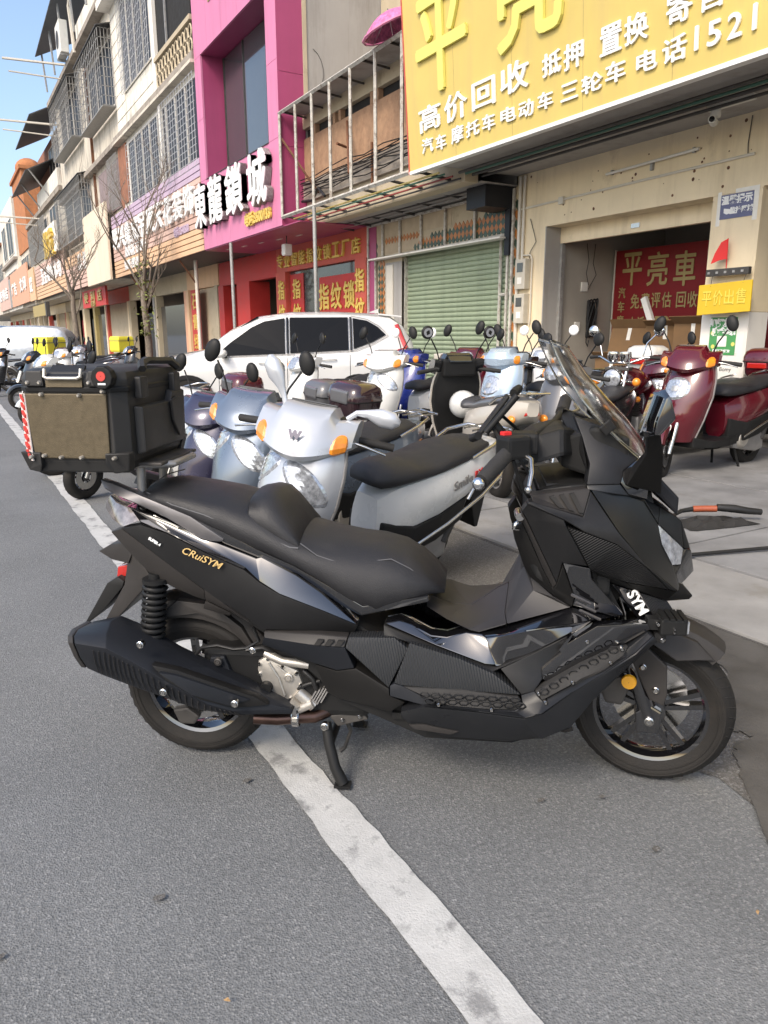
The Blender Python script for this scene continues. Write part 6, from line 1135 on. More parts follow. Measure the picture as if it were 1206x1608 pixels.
def scooter(label, loc, ang, col, cover=None, tail=None, head='wing', light='apron', box=None, mirror='stem', steer=0, seat='seat_vinyl', rim='alu_matt', bars=False, simple=False, group='scooters parked in a row', name='motor_scooter', mirror_m='blackplastic', handguard=None, inner='blackplastic', lean=0, hz=0, fender=None, k=1.0):
    T = thing(name, label, 'scooter', (loc[0],loc[1],0), ang, group); T.rotation_euler = (lean,0,ang); T.scale = (k,k,k)
    cover = cover or col; tail = tail or col
    def pb(nm, mb, m, par=None, **kw): return mb.build(nm, m, par or T, **kw)
    # wheels
    wheel(T, (0,0,.215), .215, .10, .145, 5, rim=rim, name='rear_wheel', disc=False, cast=not simple, n=28)
    wheel(T, (1.24,0,.215), .215, .095, .145, 5, rim=rim, name='front_wheel', steer=steer, disc=not simple, cast=not simple, n=28)
    af = apron_fn()
    ap = MB().loft([[af(s/10,t/8) for t in range(-8,9)] for s in range(11)], closed=False); A_ = pb('apron', ap, col, smooth=50)
    pb('inner_leg_shield', MB().loft([[(ip([(0,1.0),(.3,.98),(.6,.95),(.85,.92),(1,.90)],s/6)-d,y*ip([(0,.12),(.3,.185),(.6,.225),(.85,.222),(1,.19)],s/6),.30+.62*s/6) for y in (-1,-.5,0,.5,1)]+[(ip([(0,1.0),(.3,.98),(.6,.95),(.85,.92),(1,.90)],s/6)-d-.02,y*ip([(0,.12),(.3,.185),(.6,.225),(.85,.222),(1,.19)],s/6)*.9,.30+.62*s/6) for y in (1,-1)] for s in range(7) for d in (0,)]), inner, bevel=.004)
    if light == 'apron':
        for t in (-.42,.42): pb('headlight', patch(af, .74, .15, t*1.05, .29, .006, 8, tilt=-1.0*(1 if t > 0 else -1)), 'headlamp', A_, smooth=60)
    elif light == 'apron1':
        h_ = pb('headlight', patch(af, .70, .15, 0, .36, .008, 8), 'headlamp', A_, smooth=60); pb('headlight_reflector', patch(af, .70, .05, 0, .12, .011, 6), 'alu', h_, smooth=60)
    pb('apron_rim', MB().tube([af(s/10,-1) for s in range(11)], .009, 6).tube([af(s/10,1) for s in range(11)], .009, 6), 'alu_matt' if col != 'p_beige' else 'p_beige', A_, smooth=60)
    # fork and fender
    for s in (-1,1): pb('fork_leg', MB().tube([(1.24,s*.065,.215),(1.10,s*.06,.62)], .019, 8), 'steel', smooth=60)
    fe = arc_band(0,0,.24,.062,25,150,8,crown=.02); fo = pb('front_fender', fe, fender or col, smooth=40); fo.location = (1.24,0,.215); fo.rotation_euler = (0,0,steer)
    # steering head group
    S_ = bpy.data.objects.new('handlebar', None); COL.objects.link(S_); S_.parent = T; S_.location = (.97,0,.955+hz); S_.rotation_euler = (0,R(-6),steer)
    pr, wd_, sw, dr = HEADS[head]; cf = cover_fn(pr, wd_, sw, dr)
    def sec(a): return [cf(b/12,a) for b in range(13)]+[cf(1,a)[:2]+(cf(1,a)[2]-.03,), (cf(0,a)[0]-.20*(1-.5*a*a), cf(0,a)[1], cf(0,a)[2])]
    H_ = pb('handlebar_cover', MB().loft([sec(a) for a in (-1,-.93,-.85,-.74,-.62,-.5,-.38,-.25,-.12,0,.12,.25,.38,.5,.62,.74,.85,.93,1)]), cover, S_, smooth=32)
    if light == 'head':
        h_ = pb('headlight', patch(cf, .36, .24, 0, .42, .008, 8), 'headlamp', S_, smooth=60)
    if head == 'wing':
        for a in (-.80,.80): pb('turn_signal', patch(cf, .22, .26, a, .15, .007, 6, tilt=0), 'amber', S_, smooth=60)
    else:
        for a in (-.85,.85): pb('turn_signal', patch(cf, .30, .22, a, .12, .007, 6), 'amber', S_, smooth=60)
    pb('speedometer', MB().prism([(-.06,-.11,.118),(-.06,.11,.118),(-.14,.10,.06),(-.14,-.10,.06)], (.0,0,.014)), 'darklens', S_, bevel=.005)
    pb('dash_cover', MB().bx(-.13,-.02,-.15,.15,-.06,.085), 'blackplastic', S_, bevel=.02)
    for s in (-1,1):
        pb('grip', MB().tube([(-.06,s*.15,.0),(-.10,s*.27,-.01),(-.135,s*.375,-.02)], [.013,.018,.018], 10), 'rubber', S_, smooth=60)
        pb('brake_lever', MB().tube([(-.02,s*.20,-.01),(-.02,s*.27,-.02),(-.05,s*.36,-.045)], .006, 6), 'steel', S_, smooth=60)
        if mirror == 'big':
            d_ = [(-.06,s*.16,.08),(-.07,s*.20,.115),(-.07,s*.25,.12),(-.07,s*.31,.115),(-.07,s*.37,.11),(-.07,s*.40,.105)] if s > 0 else [(-.05,s*.13,.09),(-.06,s*.145,.13),(-.065,s*.165,.17),(-.07,s*.195,.22),(-.07,s*.225,.27),(-.07,s*.235,.30)]
            mb_ = MB().tube(d_, [.012,.013,.020,.042,.040,.012], 12); mb_.v = [(-.05+(p[0]+.05)*.62,p[1],p[2]) for p in mb_.v]
            mo = pb('mirror', mb_, mirror_m, S_, smooth=60); e_ = Vector(d_[3]).lerp(Vector(d_[4]),.4)
            pb('mirror_glass', MB().lathe([(.001,-.031),(.036,-.031),(.036,-.026)], e_+Vector((0,0,0)), 14, ax='x'), 'mirror_glass', mo)
        else:
            st = [(-.05,s*.16,.06),(-.05,s*.19,.15),(-.06,s*.25,.25)]; pb('mirror_stem', MB().tube(st, .006, 6), 'blackplastic', S_, smooth=60)
            mm = Matrix.Rotation(s*.35,3,'X')
            mo = pb('mirror', MB().sph((-.05,s*.28,.30), .022, .046 if mirror == 'stem' else .055, .068 if mirror == 'stem' else .055, 12, 8, m=mm), mirror_m, S_, smooth=80)
            pb('mirror_glass', MB().lathe([(.001,-.020),(.038,-.020),(.038,-.016)], (-.05,s*.28,.30), 14, ax='x'), 'mirror_glass', mo)
        if handguard: pb('hand_guard', MB().loft([[(x+.05,s*y,z) for x,y,z in ((0,.20,-.07),(.0,.20,.06),(-.05,.40,.05),(-.06,.40,-.05))],[(x+.065,s*y,z) for x,y,z in ((0,.20,-.07),(.0,.20,.06),(-.05,.40,.05),(-.06,.40,-.05))]]), handguard, S_, bevel=.01)
    # floor, body, seat
    pb('floorboard', MB().loft([[(x,-w_,z0),(x,w_,z0),(x,w_,z1),(x,-w_,z1)] for x,w_,z0,z1 in ((.40,.15,.24,.32),(.55,.175,.235,.295),(.80,.18,.235,.295),(1.02,.14,.25,.34))]), 'blackplastic', bevel=.012)
    body = ((.52,.09,.30,.58),(.42,.14,.30,.64),(.28,.175,.36,.67),(.10,.195,.43,.70),(-.10,.195,.50,.73),(-.28,.165,.57,.765),(-.42,.11,.63,.785),(-.50,.045,.68,.775))
    def bsec(x,w_,z0,z1):
        h = z1-z0; pr_ = [(.55,0),(.86,.12*h),(1,.42*h),(.97,.7*h),(.80,.97*h),(.6,h)]; return [(x,-f*w_,z0+d) for f,d in pr_]+[(x,f*w_,z0+d) for f,d in reversed(pr_)]
    B_ = pb('tail_body', MB().loft([bsec(*b) for b in body]), tail, smooth=40)
    pb('lower_body', MB().loft([[(x,-w_,z0),(x,w_,z0),(x,w_*1.05,z1),(x,-w_*1.05,z1)] for x,w_,z0,z1 in ((.50,.12,.25,.46),(.30,.165,.26,.42),(.10,.17,.30,.46),(-.12,.16,.38,.53))]), 'blackplastic', bevel=.012)
    pb('seat', MB().loft([seat_sec(*a) for a in ((.58,.700,.66,.08),(.54,.742,.65,.12),(.45,.755,.655,.145),(.30,.750,.67,.16),(.15,.755,.685,.165),(.05,.785,.70,.165),(-.10,.805,.72,.155),(-.25,.812,.745,.135),(-.34,.805,.765,.10))]), seat, smooth=45)
    pb('tail_light', MB().loft([[(-.44,-.07,.66),(-.44,.07,.66),(-.40,.075,.76),(-.40,-.075,.76)],[(-.50,-.05,.69),(-.50,.05,.69),(-.485,.05,.755),(-.485,-.05,.755)]]), 'redlens', B_, bevel=.008)
    for s in (-1,1): pb('rear_signal', MB().sph((-.42,s*.125,.655), .045, .028, .03, 12, 8), 'amber', B_, smooth=80)
    pb('grab_rail', MB().tube([(-.12,-.155,.74),(-.28,-.17,.80),(-.42,-.13,.83),(-.46,0,.835),(-.42,.13,.83),(-.28,.17,.80),(-.12,.155,.74)], .011, 8), 'steel', smooth=60)
    if not simple:
        pb('rear_rack', MB().tube([(-.30,-.06,.835),(-.56,-.07,.84)], .007, 6).tube([(-.30,.06,.835),(-.56,.07,.84)], .007, 6).tube([(-.30,0,.835),(-.56,0,.84)], .007, 6).tube([(-.56,-.09,.84),(-.56,.09,.84)], .008, 6), 'steel', smooth=60)
        pb('rear_mudguard', MB().prism([(-.36,-.07,.60),(-.30,-.07,.45),(-.40,-.07,.24),(-.43,-.07,.24),(-.46,-.07,.62)], (0,.14,0)), 'blackplastic', bevel=.006)
        pb('engine', MB().loft([[(x,-.11,z0),(x,.13,z0),(x,.13,z1),(x,-.11,z1)] for x,z0,z1 in ((.42,.20,.36),(.25,.17,.40),(.05,.14,.34),(-.06,.16,.29))]), 'alu_matt', bevel=.02)
        pb('crank_cover', MB().lathe([(.001,.155),(.07,.155),(.085,.14),(.09,.12)], (.30,0,.28), 20), 'alu', smooth=40); pb('fan_cover', MB().lathe([(.001,-.145),(.05,-.145),(.075,-.13),(.08,-.11)], (.32,0,.30), 20), 'alu_matt', smooth=40)
        pb('exhaust', MB().tube([(.40,-.10,.20),(.25,-.12,.17),(.05,-.15,.22),(-.35,-.16,.30)], [.016,.018,.045,.048], 12), 'steel_dark', smooth=50)
        pb('rear_shock', MB().tube([(-.02,.12,.25),(-.16,.13,.56)], .028, 8), 'steel_dark', smooth=50)
        pb('centre_stand', MB().tube([(.36,-.10,.20),(.30,-.13,.02)], .012, 6).tube([(.36,.10,.20),(.30,.13,.02)], .012, 6).tube([(.30,-.16,.015),(.30,.16,.015)], .012, 6), 'blackplastic', smooth=60)
    if bars:
        for s in (-1,1):
            pb('crash_bar', MB().tube([(.38,s*.19,.30),(.10,s*.225,.42),(-.18,s*.225,.54),(-.36,s*.20,.62),(-.42,s*.17,.64),(-.42,s*.16,.68),(-.30,s*.19,.68),(-.12,s*.205,.60),(-.06,s*.215,.53)], .010, 8), 'steel', smooth=60)
    if box: top_box(T, box, (-.44,0,.80), simple, k=.92)
    return T
def top_box(T, m, c, simple=False, name='top_box', k=1.0):
    x, y, z = c
    def ring(kx, ky, zz, dx=0): return [(x+dx+kx*k*.20*math.copysign(abs(math.cos(a))**.5, math.cos(a)), y+ky*k*.21*math.copysign(abs(math.sin(a))**.5, math.sin(a)), z+zz) for a in [i*math.pi/10 for i in range(20)]]
    B_ = MB().loft([ring(.72,.75,0),ring(.86,.88,.03),ring(.97,.97,.13),ring(1,1,.155)]).build(name, m, T, smooth=40)
    MB().loft([ring(1.01,1.01,.158),ring(1.0,1.0,.20),ring(.9,.92,.255),ring(.66,.72,.285),ring(.2,.3,.292)]).build('box_lid', m, B_, smooth=50)
    MB().loft([ring(1.02,1.02,.150),ring(1.02,1.02,.160)]).build('box_seam', 'blackplastic', B_)
    MB().bx(x-.205*k,x-.165*k,y-.10,y+.10,z+.09,z+.145).build('box_reflector', 'redlens', B_, bevel=.01)
    MB().bx(x+.165*k,x+.21*k,y-.10,y+.10,z+.13,z+.24).build('box_pad', 'p_grey', B_, bevel=.02)
A0 = R(-163.6)
def at_rear(head, ang, d=1.09): return (head[0]-d*math.cos(ang), head[1]-d*math.sin(ang))
S1 = scooter('silver scooter with large silver mirrors and chrome crash bars behind the black seat', (2.24,3.46), A0, 'p_silver', tail='p_white', light='apron', mirror='big', mirror_m='p_silver', bars=True, steer=R(30), lean=R(-11))
me = text_mesh('Smile', .075, .003, .002, 'badge'); o = obj('badge', me, 'alu_matt', S1); 
_r = Matrix.Rotation(R(180),4,'Z') @ Matrix.Rotation(R(90),4,'X'); o.matrix_local = Matrix.Translation((-.02,.1975,.63)) @ _r @ Matrix.Rotation(R(14),4,'Z')
o = obj('badge', text_mesh('RX', .05, .003, .002, 'badge'), 'flag_red', S1); o.matrix_local = Matrix.Translation((-.15,.1945,.665)) @ _r @ Matrix.Rotation(R(16),4,'Z')
hbar = [c for c in S1.children if c.name.startswith('handlebar')][0]
o = obj('badge', text_mesh('W', .05, .003, .004, 'badge'), 'p_navy', hbar); o.matrix_local = Matrix.Translation((.168,0,.005)) @ Matrix.Rotation(R(90),4,'Z') @ Matrix.Rotation(R(72),4,'X')
scooter('slate grey scooter with amber signals next to the silver one', at_rear((1.27,3.98),A0), A0, 'p_slate', light='apron', mirror='stem', steer=R(28), lean=R(-8))
scooter('dark navy scooter with dark maroon top box third from the black one', at_rear((1.22,4.72),A0), A0, 'p_navy', box='p_darkbox', k=.93, steer=R(25), lean=R(-7), mirror='stem')
scooter('white scooter with black rear box beyond the navy one', (2.42,5.85), R(-172), 'p_white', box='p_grey', k=.9, steer=R(20), lean=R(-6), mirror='stem', fender='blackplastic', rim='p_black')
scooter('black scooter with dark red rear box beyond the white one', (2.02,6.85), R(-168), 'p_black', tail='p_maroon', box='p_maroon', k=.92, steer=R(20), lean=R(-6), rim='p_black')
scooter('maroon scooter at the end of the near row behind the top case', (2.05,8.1), R(-170), 'p_maroon', simple=True, light='head')
scooter('white scooter far back before the covered car', (2.3,12.6), R(-170), 'p_white', simple=True, light='head')
# second row, nearer the shops
BG = scooter('beige scooter turned away with black inner shield and grey seat', (3.93,4.80), R(76), 'p_beige', k=1.1, cover='p_black', tail='p_beige', inner='blackplastic', seat='p_grey', mirror='round', group='scooters by the shutter')
scooter('white scooter with pale blue legs facing the road before the shutter', (5.35,7.65), R(-165), 'p_white', k=1.1, steer=R(20), light='apron', group='scooters by the shutter', mirror='stem')
scooter('dark blue scooter half hidden behind the beige one', (6.05,8.25), R(-165), 'p_blue', k=1.1, light='head', head='round', mirror='round', mirror_m='letter_white', group='scooters by the shutter')
scooter('maroon scooter with pale hand guards facing the road', (6.45,7.35), R(-172), 'p_maroon', k=1.12, steer=R(25), head='wing', light='head', handguard='p_beige', mirror='stem', group='scooters by the shutter')
scooter('pale sky blue silver scooter right behind the beige tail', (6.15,6.25), R(-176), 'p_sky', k=1.14, steer=R(22), head='round', light='apron1', mirror='stem', group='scooters by the shutter')
scooter('white round headed scooter seen behind the windscreen', (7.35,7.0), R(-174), 'p_white', k=1.12, steer=R(20), head='round', light='head', mirror='round', mirror_m='letter_white', group='scooters by the shutter')
WB_ = scooter('cream scooter backed into the doorway showing its white top box', (7.9,6.35), R(4), 'p_white', k=1.12, box='p_white', simple=True, group='scooters by the shutter')
RD = scooter('wine red scooter on its stand with amber signals at right', (7.25,4.80), R(184), 'p_red', k=1.16, light='apron1', mirror='stem', bars=True, steer=R(22), rim='p_black', group='scooters by the shutter')
RB = scooter('red scooter with red top box at the right picture edge', (8.42,5.12), R(2), 'p_red', k=1.1, box='p_red', simple=True, group='scooters by the shutter')
# helmet on the beige scooter
T = thing('helmet', 'white open face helmet hung on the beige scooter footwell', 'helmet', (4.14,5.62,.62)); MB().sph((0,0,.1), .125, .145, .13, 20, 12).build('shell', 'p_white', T, smooth=80); MB().tube([(.0,.14,.03),(.10,.09,.0),(.125,0,-.005),(.10,-.09,.0),(0,-.14,.03)], .012, 6).build('trim', 'blackplastic', T, smooth=60)
# chrome-fork motorbike
def motorbike(label, loc, ang, tank, simple=False, fairing=None, group='motorbikes by the shop'):
    T = thing('motorbike', label, 'motorcycle', (loc[0],loc[1],0), ang, group)
    def pb(nm, mb, m, par=None, **kw): return mb.build(nm, m, par or T, **kw)
    wheel(T, (0,0,.29), .29, .10, .21, 6, rim='p_black', name='rear_wheel', disc=False, cast=False, n=32); wheel(T, (1.28,0,.29), .29, .085, .22, 6, rim='p_black', name='front_wheel', cast=False, n=32)
    for s in (-1,1):
        pb('fork_leg', MB().tube([(1.28,s*.085,.29),(1.20,s*.085,.52)], .026, 10), 'alu_matt', smooth=60); pb('fork_tube', MB().tube([(1.20,s*.085,.52),(1.06,s*.085,.93)], .018, 10), 'chrome', smooth=60)
        pb('turn_signal', MB().sph((1.10,s*.20,.80), .035, .04, .04, 14, 8), 'amber', smooth=80); pb('signal_stem', MB().tube([(1.08,s*.09,.80),(1.10,s*.17,.80)], .008, 6), 'steel')
        pb('grip', MB().tube([(.97,s*.25,1.02),(.90,s*.37,1.01)], .017, 10), 'rubber', smooth=60); pb('mirror_stem', MB().tube([(1.0,s*.2,1.03),(1.0,s*.23,1.15),(.97,s*.30,1.23)], .006, 6), 'chrome', smooth=60)
        mo = pb('mirror', MB().sph((.96,s*.32,1.26), .03, .055, .055, 14, 8), 'chrome', smooth=80); pb('mirror_glass', MB().lathe([(.001,-.03),(.046,-.03),(.046,-.02)], (.965,s*.32,1.26), 16, ax='x'), 'mirror_glass', mo)
    pb('handlebar', MB().tube([(.90,-.36,1.01),(.99,-.22,1.02),(1.04,-.10,.97),(1.04,.10,.97),(.99,.22,1.02),(.90,.36,1.01)], .012, 8), 'chrome', smooth=60)
    hl = pb('headlight', MB().lathe([(.001,-.10),(.06,-.09),(.09,-.03),(.095,.02),(.092,.03)], (1.16,0,.83), 24, ax='x'), 'chrome', smooth=60); pb('headlight_lens', MB().sph((1.185,0,.83), .03, .086, .086, 20, 10), 'headlamp', hl, smooth=80)
    pb('clamp', MB().bx(1.07,1.15,-.12,.12,.70,.73).bx(1.02,1.10,-.12,.12,.90,.93), 'steel_dark', bevel=.006); pb('gauge', MB().lathe([(.001,.05),(.05,.05),(.055,0),(.04,-.04)], (1.06,.06,1.02), 16, ax='z').lathe([(.001,.05),(.05,.05),(.055,0),(.04,-.04)], (1.06,-.06,1.02), 16, ax='z'), 'chrome', smooth=50)
    fe = arc_band(0,0,.32,.06,30,140,10,crown=.02); fo = pb('front_fender', fe, tank, smooth=40); fo.location = (1.28,0,.29)
    pb('fuel_tank', MB().loft([[(x,w_*math.cos(a),zc+h_*math.sin(a)) for a in [i*math.pi/8 for i in range(16)]] for x,w_,zc,h_ in ((.98,.04,.78,.05),(.92,.12,.77,.11),(.78,.155,.78,.14),(.62,.14,.76,.12),(.48,.08,.74,.06))]), tank, smooth=60)
    pb('seat', MB().loft([seat_sec(*a) for a in ((.52,.76,.70,.08),(.40,.76,.69,.12),(.10,.775,.70,.13),(-.20,.80,.73,.12),(-.35,.80,.75,.08))]), 'seat_vinyl', smooth=45)
    pb('engine', MB().bx(.48,.85,-.14,.14,.24,.46), 'alu_matt', bevel=.03); pb('cylinder', MB().lathe([(.08,i*.022) if j == 0 else (.105,i*.022+.008) for i in range(9) for j in (0,1)], (.76,0,.44), 18, ax='z'), 'steel_dark'); pb('frame', MB().tube([(1.08,0,.86),(.95,0,.45),(.80,0,.22),(.35,0,.24),(.2,0,.66),(.9,0,.75)], .022, 8), 'p_black', smooth=60)
    pb('exhaust', MB().tube([(.84,-.08,.48),(.95,-.10,.32),(.80,-.14,.20),(.3,-.15,.22),(-.35,-.16,.32)], [.018,.018,.02,.035,.04], 10), 'chrome', smooth=60); pb('side_cover', MB().bx(.12,.48,-.13,.13,.48,.68), tank, bevel=.03); pb('rear_fender', arc_band(0,.29,.33,.07,60,190,8,crown=.02), tank, smooth=40)
    pb('tail_light', MB().bx(-.42,-.34,-.06,.06,.62,.70), 'redlens', bevel=.01); pb('stand', MB().tube([(.5,.12,.25),(.45,.22,.02)], .012, 6), 'blackplastic')
    if fairing: pb('fairing', MB().loft([[(x,w_*math.cos(a),zc+h_*math.sin(a)) for a in [i*math.pi/8 for i in range(16)]] for x,w_,zc,h_ in ((1.36,.03,.86,.03),(1.25,.13,.84,.13),(1.08,.19,.82,.2),(.85,.17,.66,.16))]), fairing, smooth=50)
    return T
motorbike('classic motorbike with round chrome headlight and red tank facing the road', (7.1,5.80), R(197), 'p_red').scale = (1.1,)*3
motorbike('black sport motorbike parked far left beyond the top case', (1.35,20.5), R(150), 'p_black', fairing='p_black')
# delivery e-bikes with yellow boxes
for (x,y,a,lab,lb) in ((1.95,19.6,R(-150),'delivery scooter with yellow box far left of the tree','yellow delivery box on the scooter far left of the tree'),(4.5,24.2,R(-160),'delivery scooter with yellow box right of the tree trunk','yellow delivery box on the scooter right of the tree trunk')):
    D_ = scooter(lab, (x,y), a, 'p_black', simple=True, group='delivery scooters'); c_, s_ = math.cos(a), math.sin(a)
    T = thing('delivery_box', lb, 'box', (x-.35*c_,y-.35*s_,.84), a); MB().loft([[(sx*.26*k,sy*.27*k,z) for sx,sy in ((-1,-1),(1,-1),(1,1),(-1,1))] for k,z in ((.92,0),(1,.06),(1,.40),(.9,.47))]).build('body', 'p_yellowbox', T, bevel=.02); MB().bx(-.265,.265,-.275,.275,.33,.345).build('zip', 'p_grey', T)
for i,(x,y,c,lab) in enumerate(((3.0,17.6,'p_white','white scooter with twin lamps left of the near tree trunk'),(3.3,19.5,'p_maroon','maroon scooter between the two tree trunks'),(3.9,20.8,'p_silver','silver scooter between the two tree trunks'),(5.2,20.5,'p_black','black scooter before the orange columns'),(2.4,15.4,'p_black','black scooter at the road edge before the covered car'))):
    scooter(lab, (x,y), R(-150-7*i), c, simple=True, light='head', group='scooters far down the row')
# air gun lying on a crumpled bag, with its hose
T = thing('air_gun', 'black air blower gun with an orange tube lying on the concrete', 'tool', (0,0,.03))
MB().tube([(5.02,3.14,.06),(4.93,3.19,.07),(4.85,3.24,.085),(4.76,3.32,.09)], [.022,.026,.03,.026], 10).build('barrel', 'hose_black', T, smooth=60); MB().tube([(4.76,3.32,.08),(4.70,3.38,.075),(4.64,3.43,.07)], .024, 10).build('sleeve', 'orange_tube', T, smooth=60); MB().tube([(4.64,3.43,.07),(4.55,3.46,.06),(4.40,3.42,.05)], [.02,.016,.012], 8).build('tail', 'hose_black', T, smooth=60)
T = thing('crumpled_bag', 'crumpled black plastic bag under the air gun', 'bag', (4.62,3.27,.03)); rn = random.Random(2); mb = MB()
g = [[(-.28+.08*i+rn.uniform(-.02,.02), -.16+.05*j+rn.uniform(-.015,.015)+.3*(-.28+.08*i)*-.6, rn.uniform(.0,.045) if 0 < i < 7 and 0 < j < 6 else .002) for j in range(7)] for i in range(8)]
for i in range(7):
    for j in range(6): mb.add([g[i][j],g[i+1][j],g[i+1][j+1],g[i][j+1]], [(0,1,2,3)])
mb.build('sheet', 'rubber', T)
T = thing('air_hose', 'thin black air hose trailing over the concrete slabs', 'hose', (0,0,0)); MB().tube([(3.3,2.95,.045),(3.7,2.82,.045),(3.95,2.75,.045),(4.33,2.63,.05),(4.7,2.45,.045),(5.2,2.1,.04)], .012, 8).build('tube', 'hose_black', T, smooth=60)

scooter('black scooter squeezed between the sky blue and maroon ones', (6.6,6.75), R(-172), 'p_black', k=1.08, simple=True, group='scooters by the shutter')
scooter('grey scooter with grey side cases behind the windscreen', (5.75,5.35), R(-160), 'p_grey', tail='p_black', k=1.05, light='head', head='round', steer=R(-15), group='scooters by the shutter', mirror='round')
scooter('dark scooter parked close behind the classic motorbike', (7.75,5.55), R(180), 'p_maroon', k=1.05, simple=True, group='scooters by the shutter')
scooter('white scooter standing beyond the beige one near the car', (4.9,8.9), R(-168), 'p_white', k=1.05, simple=True, light='head', group='scooters by the shutter')
# ------------------------------------------------------------------ parked cars
SUV = [(0.00,.50,.95,.72,1.00,.66),(0.06,.40,1.08,.84,1.24,.68),(0.22,.33,1.13,.89,1.50,.64),(0.42,.28,1.12,.91,1.63,.61),(.80,.26,1.10,.92,1.67,.62),(1.3,.25,1.07,.925,1.69,.63),(2.0,.25,1.04,.925,1.685,.63),(2.5,.25,1.02,.92,1.62,.61),(2.95,.25,1.01,.91,1.42,.63),(3.40,.26,1.01,.90,1.10,.70),(3.9,.28,.99,.87,1.01,.62),(4.35,.32,.88,.80,.90,.5),(4.58,.42,.70,.62,.72,.4)]
def car_at(x, tab=SUV):
    for a,b in zip(tab,tab[1:]):
        if x <= b[0]: t = (x-a[0])/(b[0]-a[0]); return [a[i]+(b[i]-a[i])*t for i in range(6)]
    return list(tab[-1])
def car_ring(x):
    _, z0, zb, wb, zr, wr = car_at(x)
    h = [(wb*.82,z0),(wb*.97,z0+.06),(wb*1.0,z0+(zb-z0)*.45),(wb*1.005,z0+(zb-z0)*.72),(wb*.985,zb-.03),(wb*.955,zb),(wr+(wb*.955-wr)*.5,zb+(zr-zb)*.5),(wr,zr-.05*(zr-zb)),(wr*.8,zr+.012),(wr*.35,zr+.03)]
    return [(x,-a,b) for a,b in h]+[(x,a,b) for a,b in reversed(h)]
def side_pt(x, f, s, off=.024):
    _, z0, zb, wb, zr, wr = car_at(x); w_ = wb*.955+(wr-wb*.955)*f; z_ = zb+(zr-zb)*f; return (x, s*(w_+off), z_)
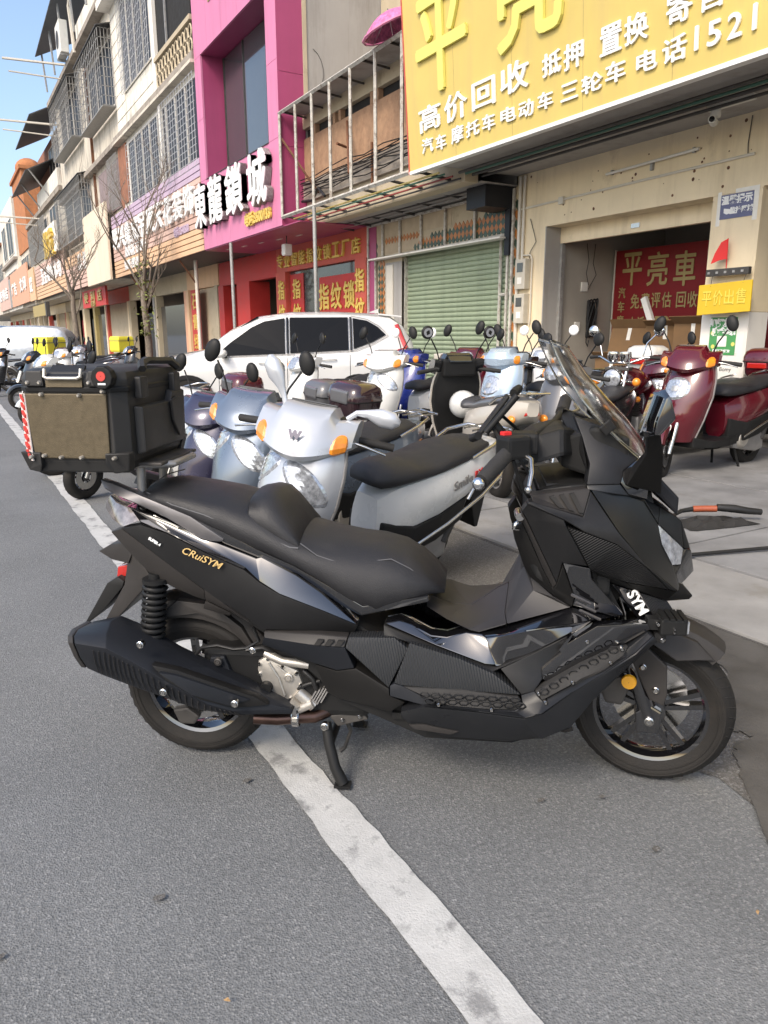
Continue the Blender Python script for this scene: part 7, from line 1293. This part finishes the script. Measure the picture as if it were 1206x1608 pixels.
def car(name, label, loc, ang, paint, cover=False, glass='car_glass', k=1.0):
    T = thing(name, label, 'car', (loc[0],loc[1],0), ang); T.scale = (k,k,k)
    xs = [0,.03,.06,.14,.22,.32,.42,.6,.8,1.05,1.3,1.65,2.0,2.25,2.5,2.72,2.95,3.17,3.40,3.65,3.9,4.12,4.35,4.5,4.58]
    B_ = MB().loft([car_ring(x) for x in xs]).build('body', paint, T, smooth=42)
    for x in (.95,3.62):
        for s in (-1,1):
            w_ = wheel(T, (x,s*.80,.345), .345, .215, .235, 5, rim='alu_matt', name='wheel', disc=False, cast=False, n=36)
            if not cover:
                mb = MB(); ring = [(x+.40*math.cos(a),s*.932,.345+.40*math.sin(a)) for a in [R(-8+196*i/16) for i in range(17)]]
                inner = [(x+.335*math.cos(a),s*.932,.345+.335*math.sin(a)) for a in [R(-8+196*i/16) for i in range(17)]]
                mb.loft([[ring[i],inner[i],(inner[i][0],s*.80,inner[i][2]),(ring[i][0],s*.88,ring[i][2])] for i in range(17)]); mb.build('wheel_arch', 'blackplastic', T, smooth=50)
                MB().lathe([(.001,s*.905),(.335,s*.905),(.335,s*.80)], (x,0,.345), 28).build('wheel_well', 'dark_void', T)
                wheel_face = MB().lathe([(.20,s*.915),(.235,s*.922),(.345,s*.915),(.345,s*.90)], (x,0,.345), 36).build('tyre_wall', 'tyre', T, smooth=50)
    if cover: return T
    for s in (-1,1):
        wins = ([(2.10,.05),(2.10,.90),(2.42,.88),(2.62,.82),(2.95,.55),(3.20,.06)], [(1.10,.06),(1.10,.90),(2.02,.90),(2.02,.05)], [(.50,.45),(.62,.66),(.80,.82),(1.02,.88),(1.02,.08),(.72,.24)])
        for q in wins:
            p = [side_pt(x,f,s) for x,f in q]; p = p if s < 0 else p[::-1]
            MB().prism(p, (0,-s*.02,0)).build('side_window', glass, T, tri=True)
        MB().tube([side_pt(x,f,s,.026) for x,f in ((3.22,.03),(2.1,.02),(1.0,.03),(.70,.20),(.46,.44),(.60,.69),(.80,.86),(1.05,.93))], .006, 5).build('window_trim', 'alu_matt', T, smooth=60)
        MB().tube([side_pt(x,f,s,.026) for x,f in ((1.06,.05),(1.06,.90))], .02, 5).build('door_pillar', 'car_black', T); MB().tube([side_pt(x,f,s,.026) for x,f in ((2.06,.05),(2.06,.90))], .02, 5).build('door_pillar', 'car_black', T)
        for x in (1.30,2.28):
            _, z0, zb, wb, zr, wr = car_at(x); MB().tube([(x,s*(wb+.012),zb-.10),(x+.05,s*(wb+.032),zb-.095),(x+.19,s*(wb+.032),zb-.098),(x+.24,s*(wb+.012),zb-.105)], .013, 6).build('door_handle', paint, T, smooth=60)
        for x in (1.08,2.07,3.14):
            MB().tube([(x,s*(car_at(x)[3]*f+.0025),car_at(x)[1]+(car_at(x)[2]-car_at(x)[1])*g) for f,g in ((.985,.16),(1.0,.45),(1.005,.72),(.985,.95))], .004, 4).build('door_seam', 'blackplastic', T)
        MB().tube([(1.2,s*.925,.34),(3.3,s*.915,.34)], .05, 6).build('sill_trim', 'blackplastic', T, smooth=60)
        MB().sph((3.05,s*1.01,1.07), .075, .11, .065, 14, 8).build('wing_mirror', paint, T, smooth=80); MB().bx(2.98,3.06,s*.98-.06,s*.98+.06,1.00,1.06).build('mirror_foot', 'car_black', T)
        # tail lamp: wedge along the flank and an upright up the rear pillar
        MB().prism([(.03,s*.81,1.03),(.10,s*.905,1.01),(.46,s*.93,1.07),(.30,s*.915,1.13),(.20,s*.87,1.15),(.10,s*.80,1.13)], (0,-s*.04,0)).build('tail_light', 'redlens', T, tri=True, bevel=.006)
        MB().prism([(.16,s*.872,1.15),(.23,s*.862,1.15),(.36,s*.735,1.50),(.30,s*.725,1.52)], (-.02,-s*.05,0)).build('tail_light', 'redlens', T, tri=True, bevel=.006)
        MB().prism([(4.10,s*.84,.86),(4.42,s*.74,.80),(4.50,s*.62,.84),(4.30,s*.74,.93),(4.05,s*.83,.95)], (0,-s*.03,-.01)).build('headlight', 'headlamp', T, tri=True, bevel=.004)
    MB().prism([(2.52,-.56,1.625),(2.52,.56,1.625),(3.36,.66,1.125),(3.36,-.66,1.125)], (.012,0,.012)).build('windscreen', glass, T)
    MB().prism([(.10,-.60,1.30),(.10,.60,1.30),(.40,.54,1.60),(.40,-.54,1.60)], (-.02,0,.012)).build('rear_window', glass, T)
    MB().loft([[(x,-.56,z-.02),(x,.56,z-.02),(x,.56,z+.01),(x,-.56,z+.01)] for x,z in ((.22,1.635),(.42,1.655),(.6,1.675))]).build('spoiler', paint, T, bevel=.01)
    MB().prism([(.55,-.02,1.70),(.72,-.02,1.71),(.56,-.004,1.77)], (0,.03,0)).build('antenna_fin', paint, T)
    MB().bx(-.02,.25,-.80,.80,.36,.50).build('rear_bumper', 'blackplastic', T, bevel=.03)
    MB().tube([(.33,.935,.80),(.45,.935,.80),(.45,.94,.93),(.33,.935,.93),(.33,.935,.80)], .004, 4).build('fuel_flap', 'p_grey', T)
    return T
car('white_suv', 'white compact SUV parked before the green shutter', (6.93,10.95), R(155), 'car_white')
car('covered_car', 'car under a crinkled silver cover behind the bare tree', (4.15,28.9), R(158), 'car_cover', cover=True, k=.98)
car('black_suv', 'black SUV with roof rails behind the covered car', (3.3,33.0), R(158), 'car_black')
car('white_car', 'white car at the left picture edge beyond the black SUV', (1.2,38.0), R(120), 'car_white')
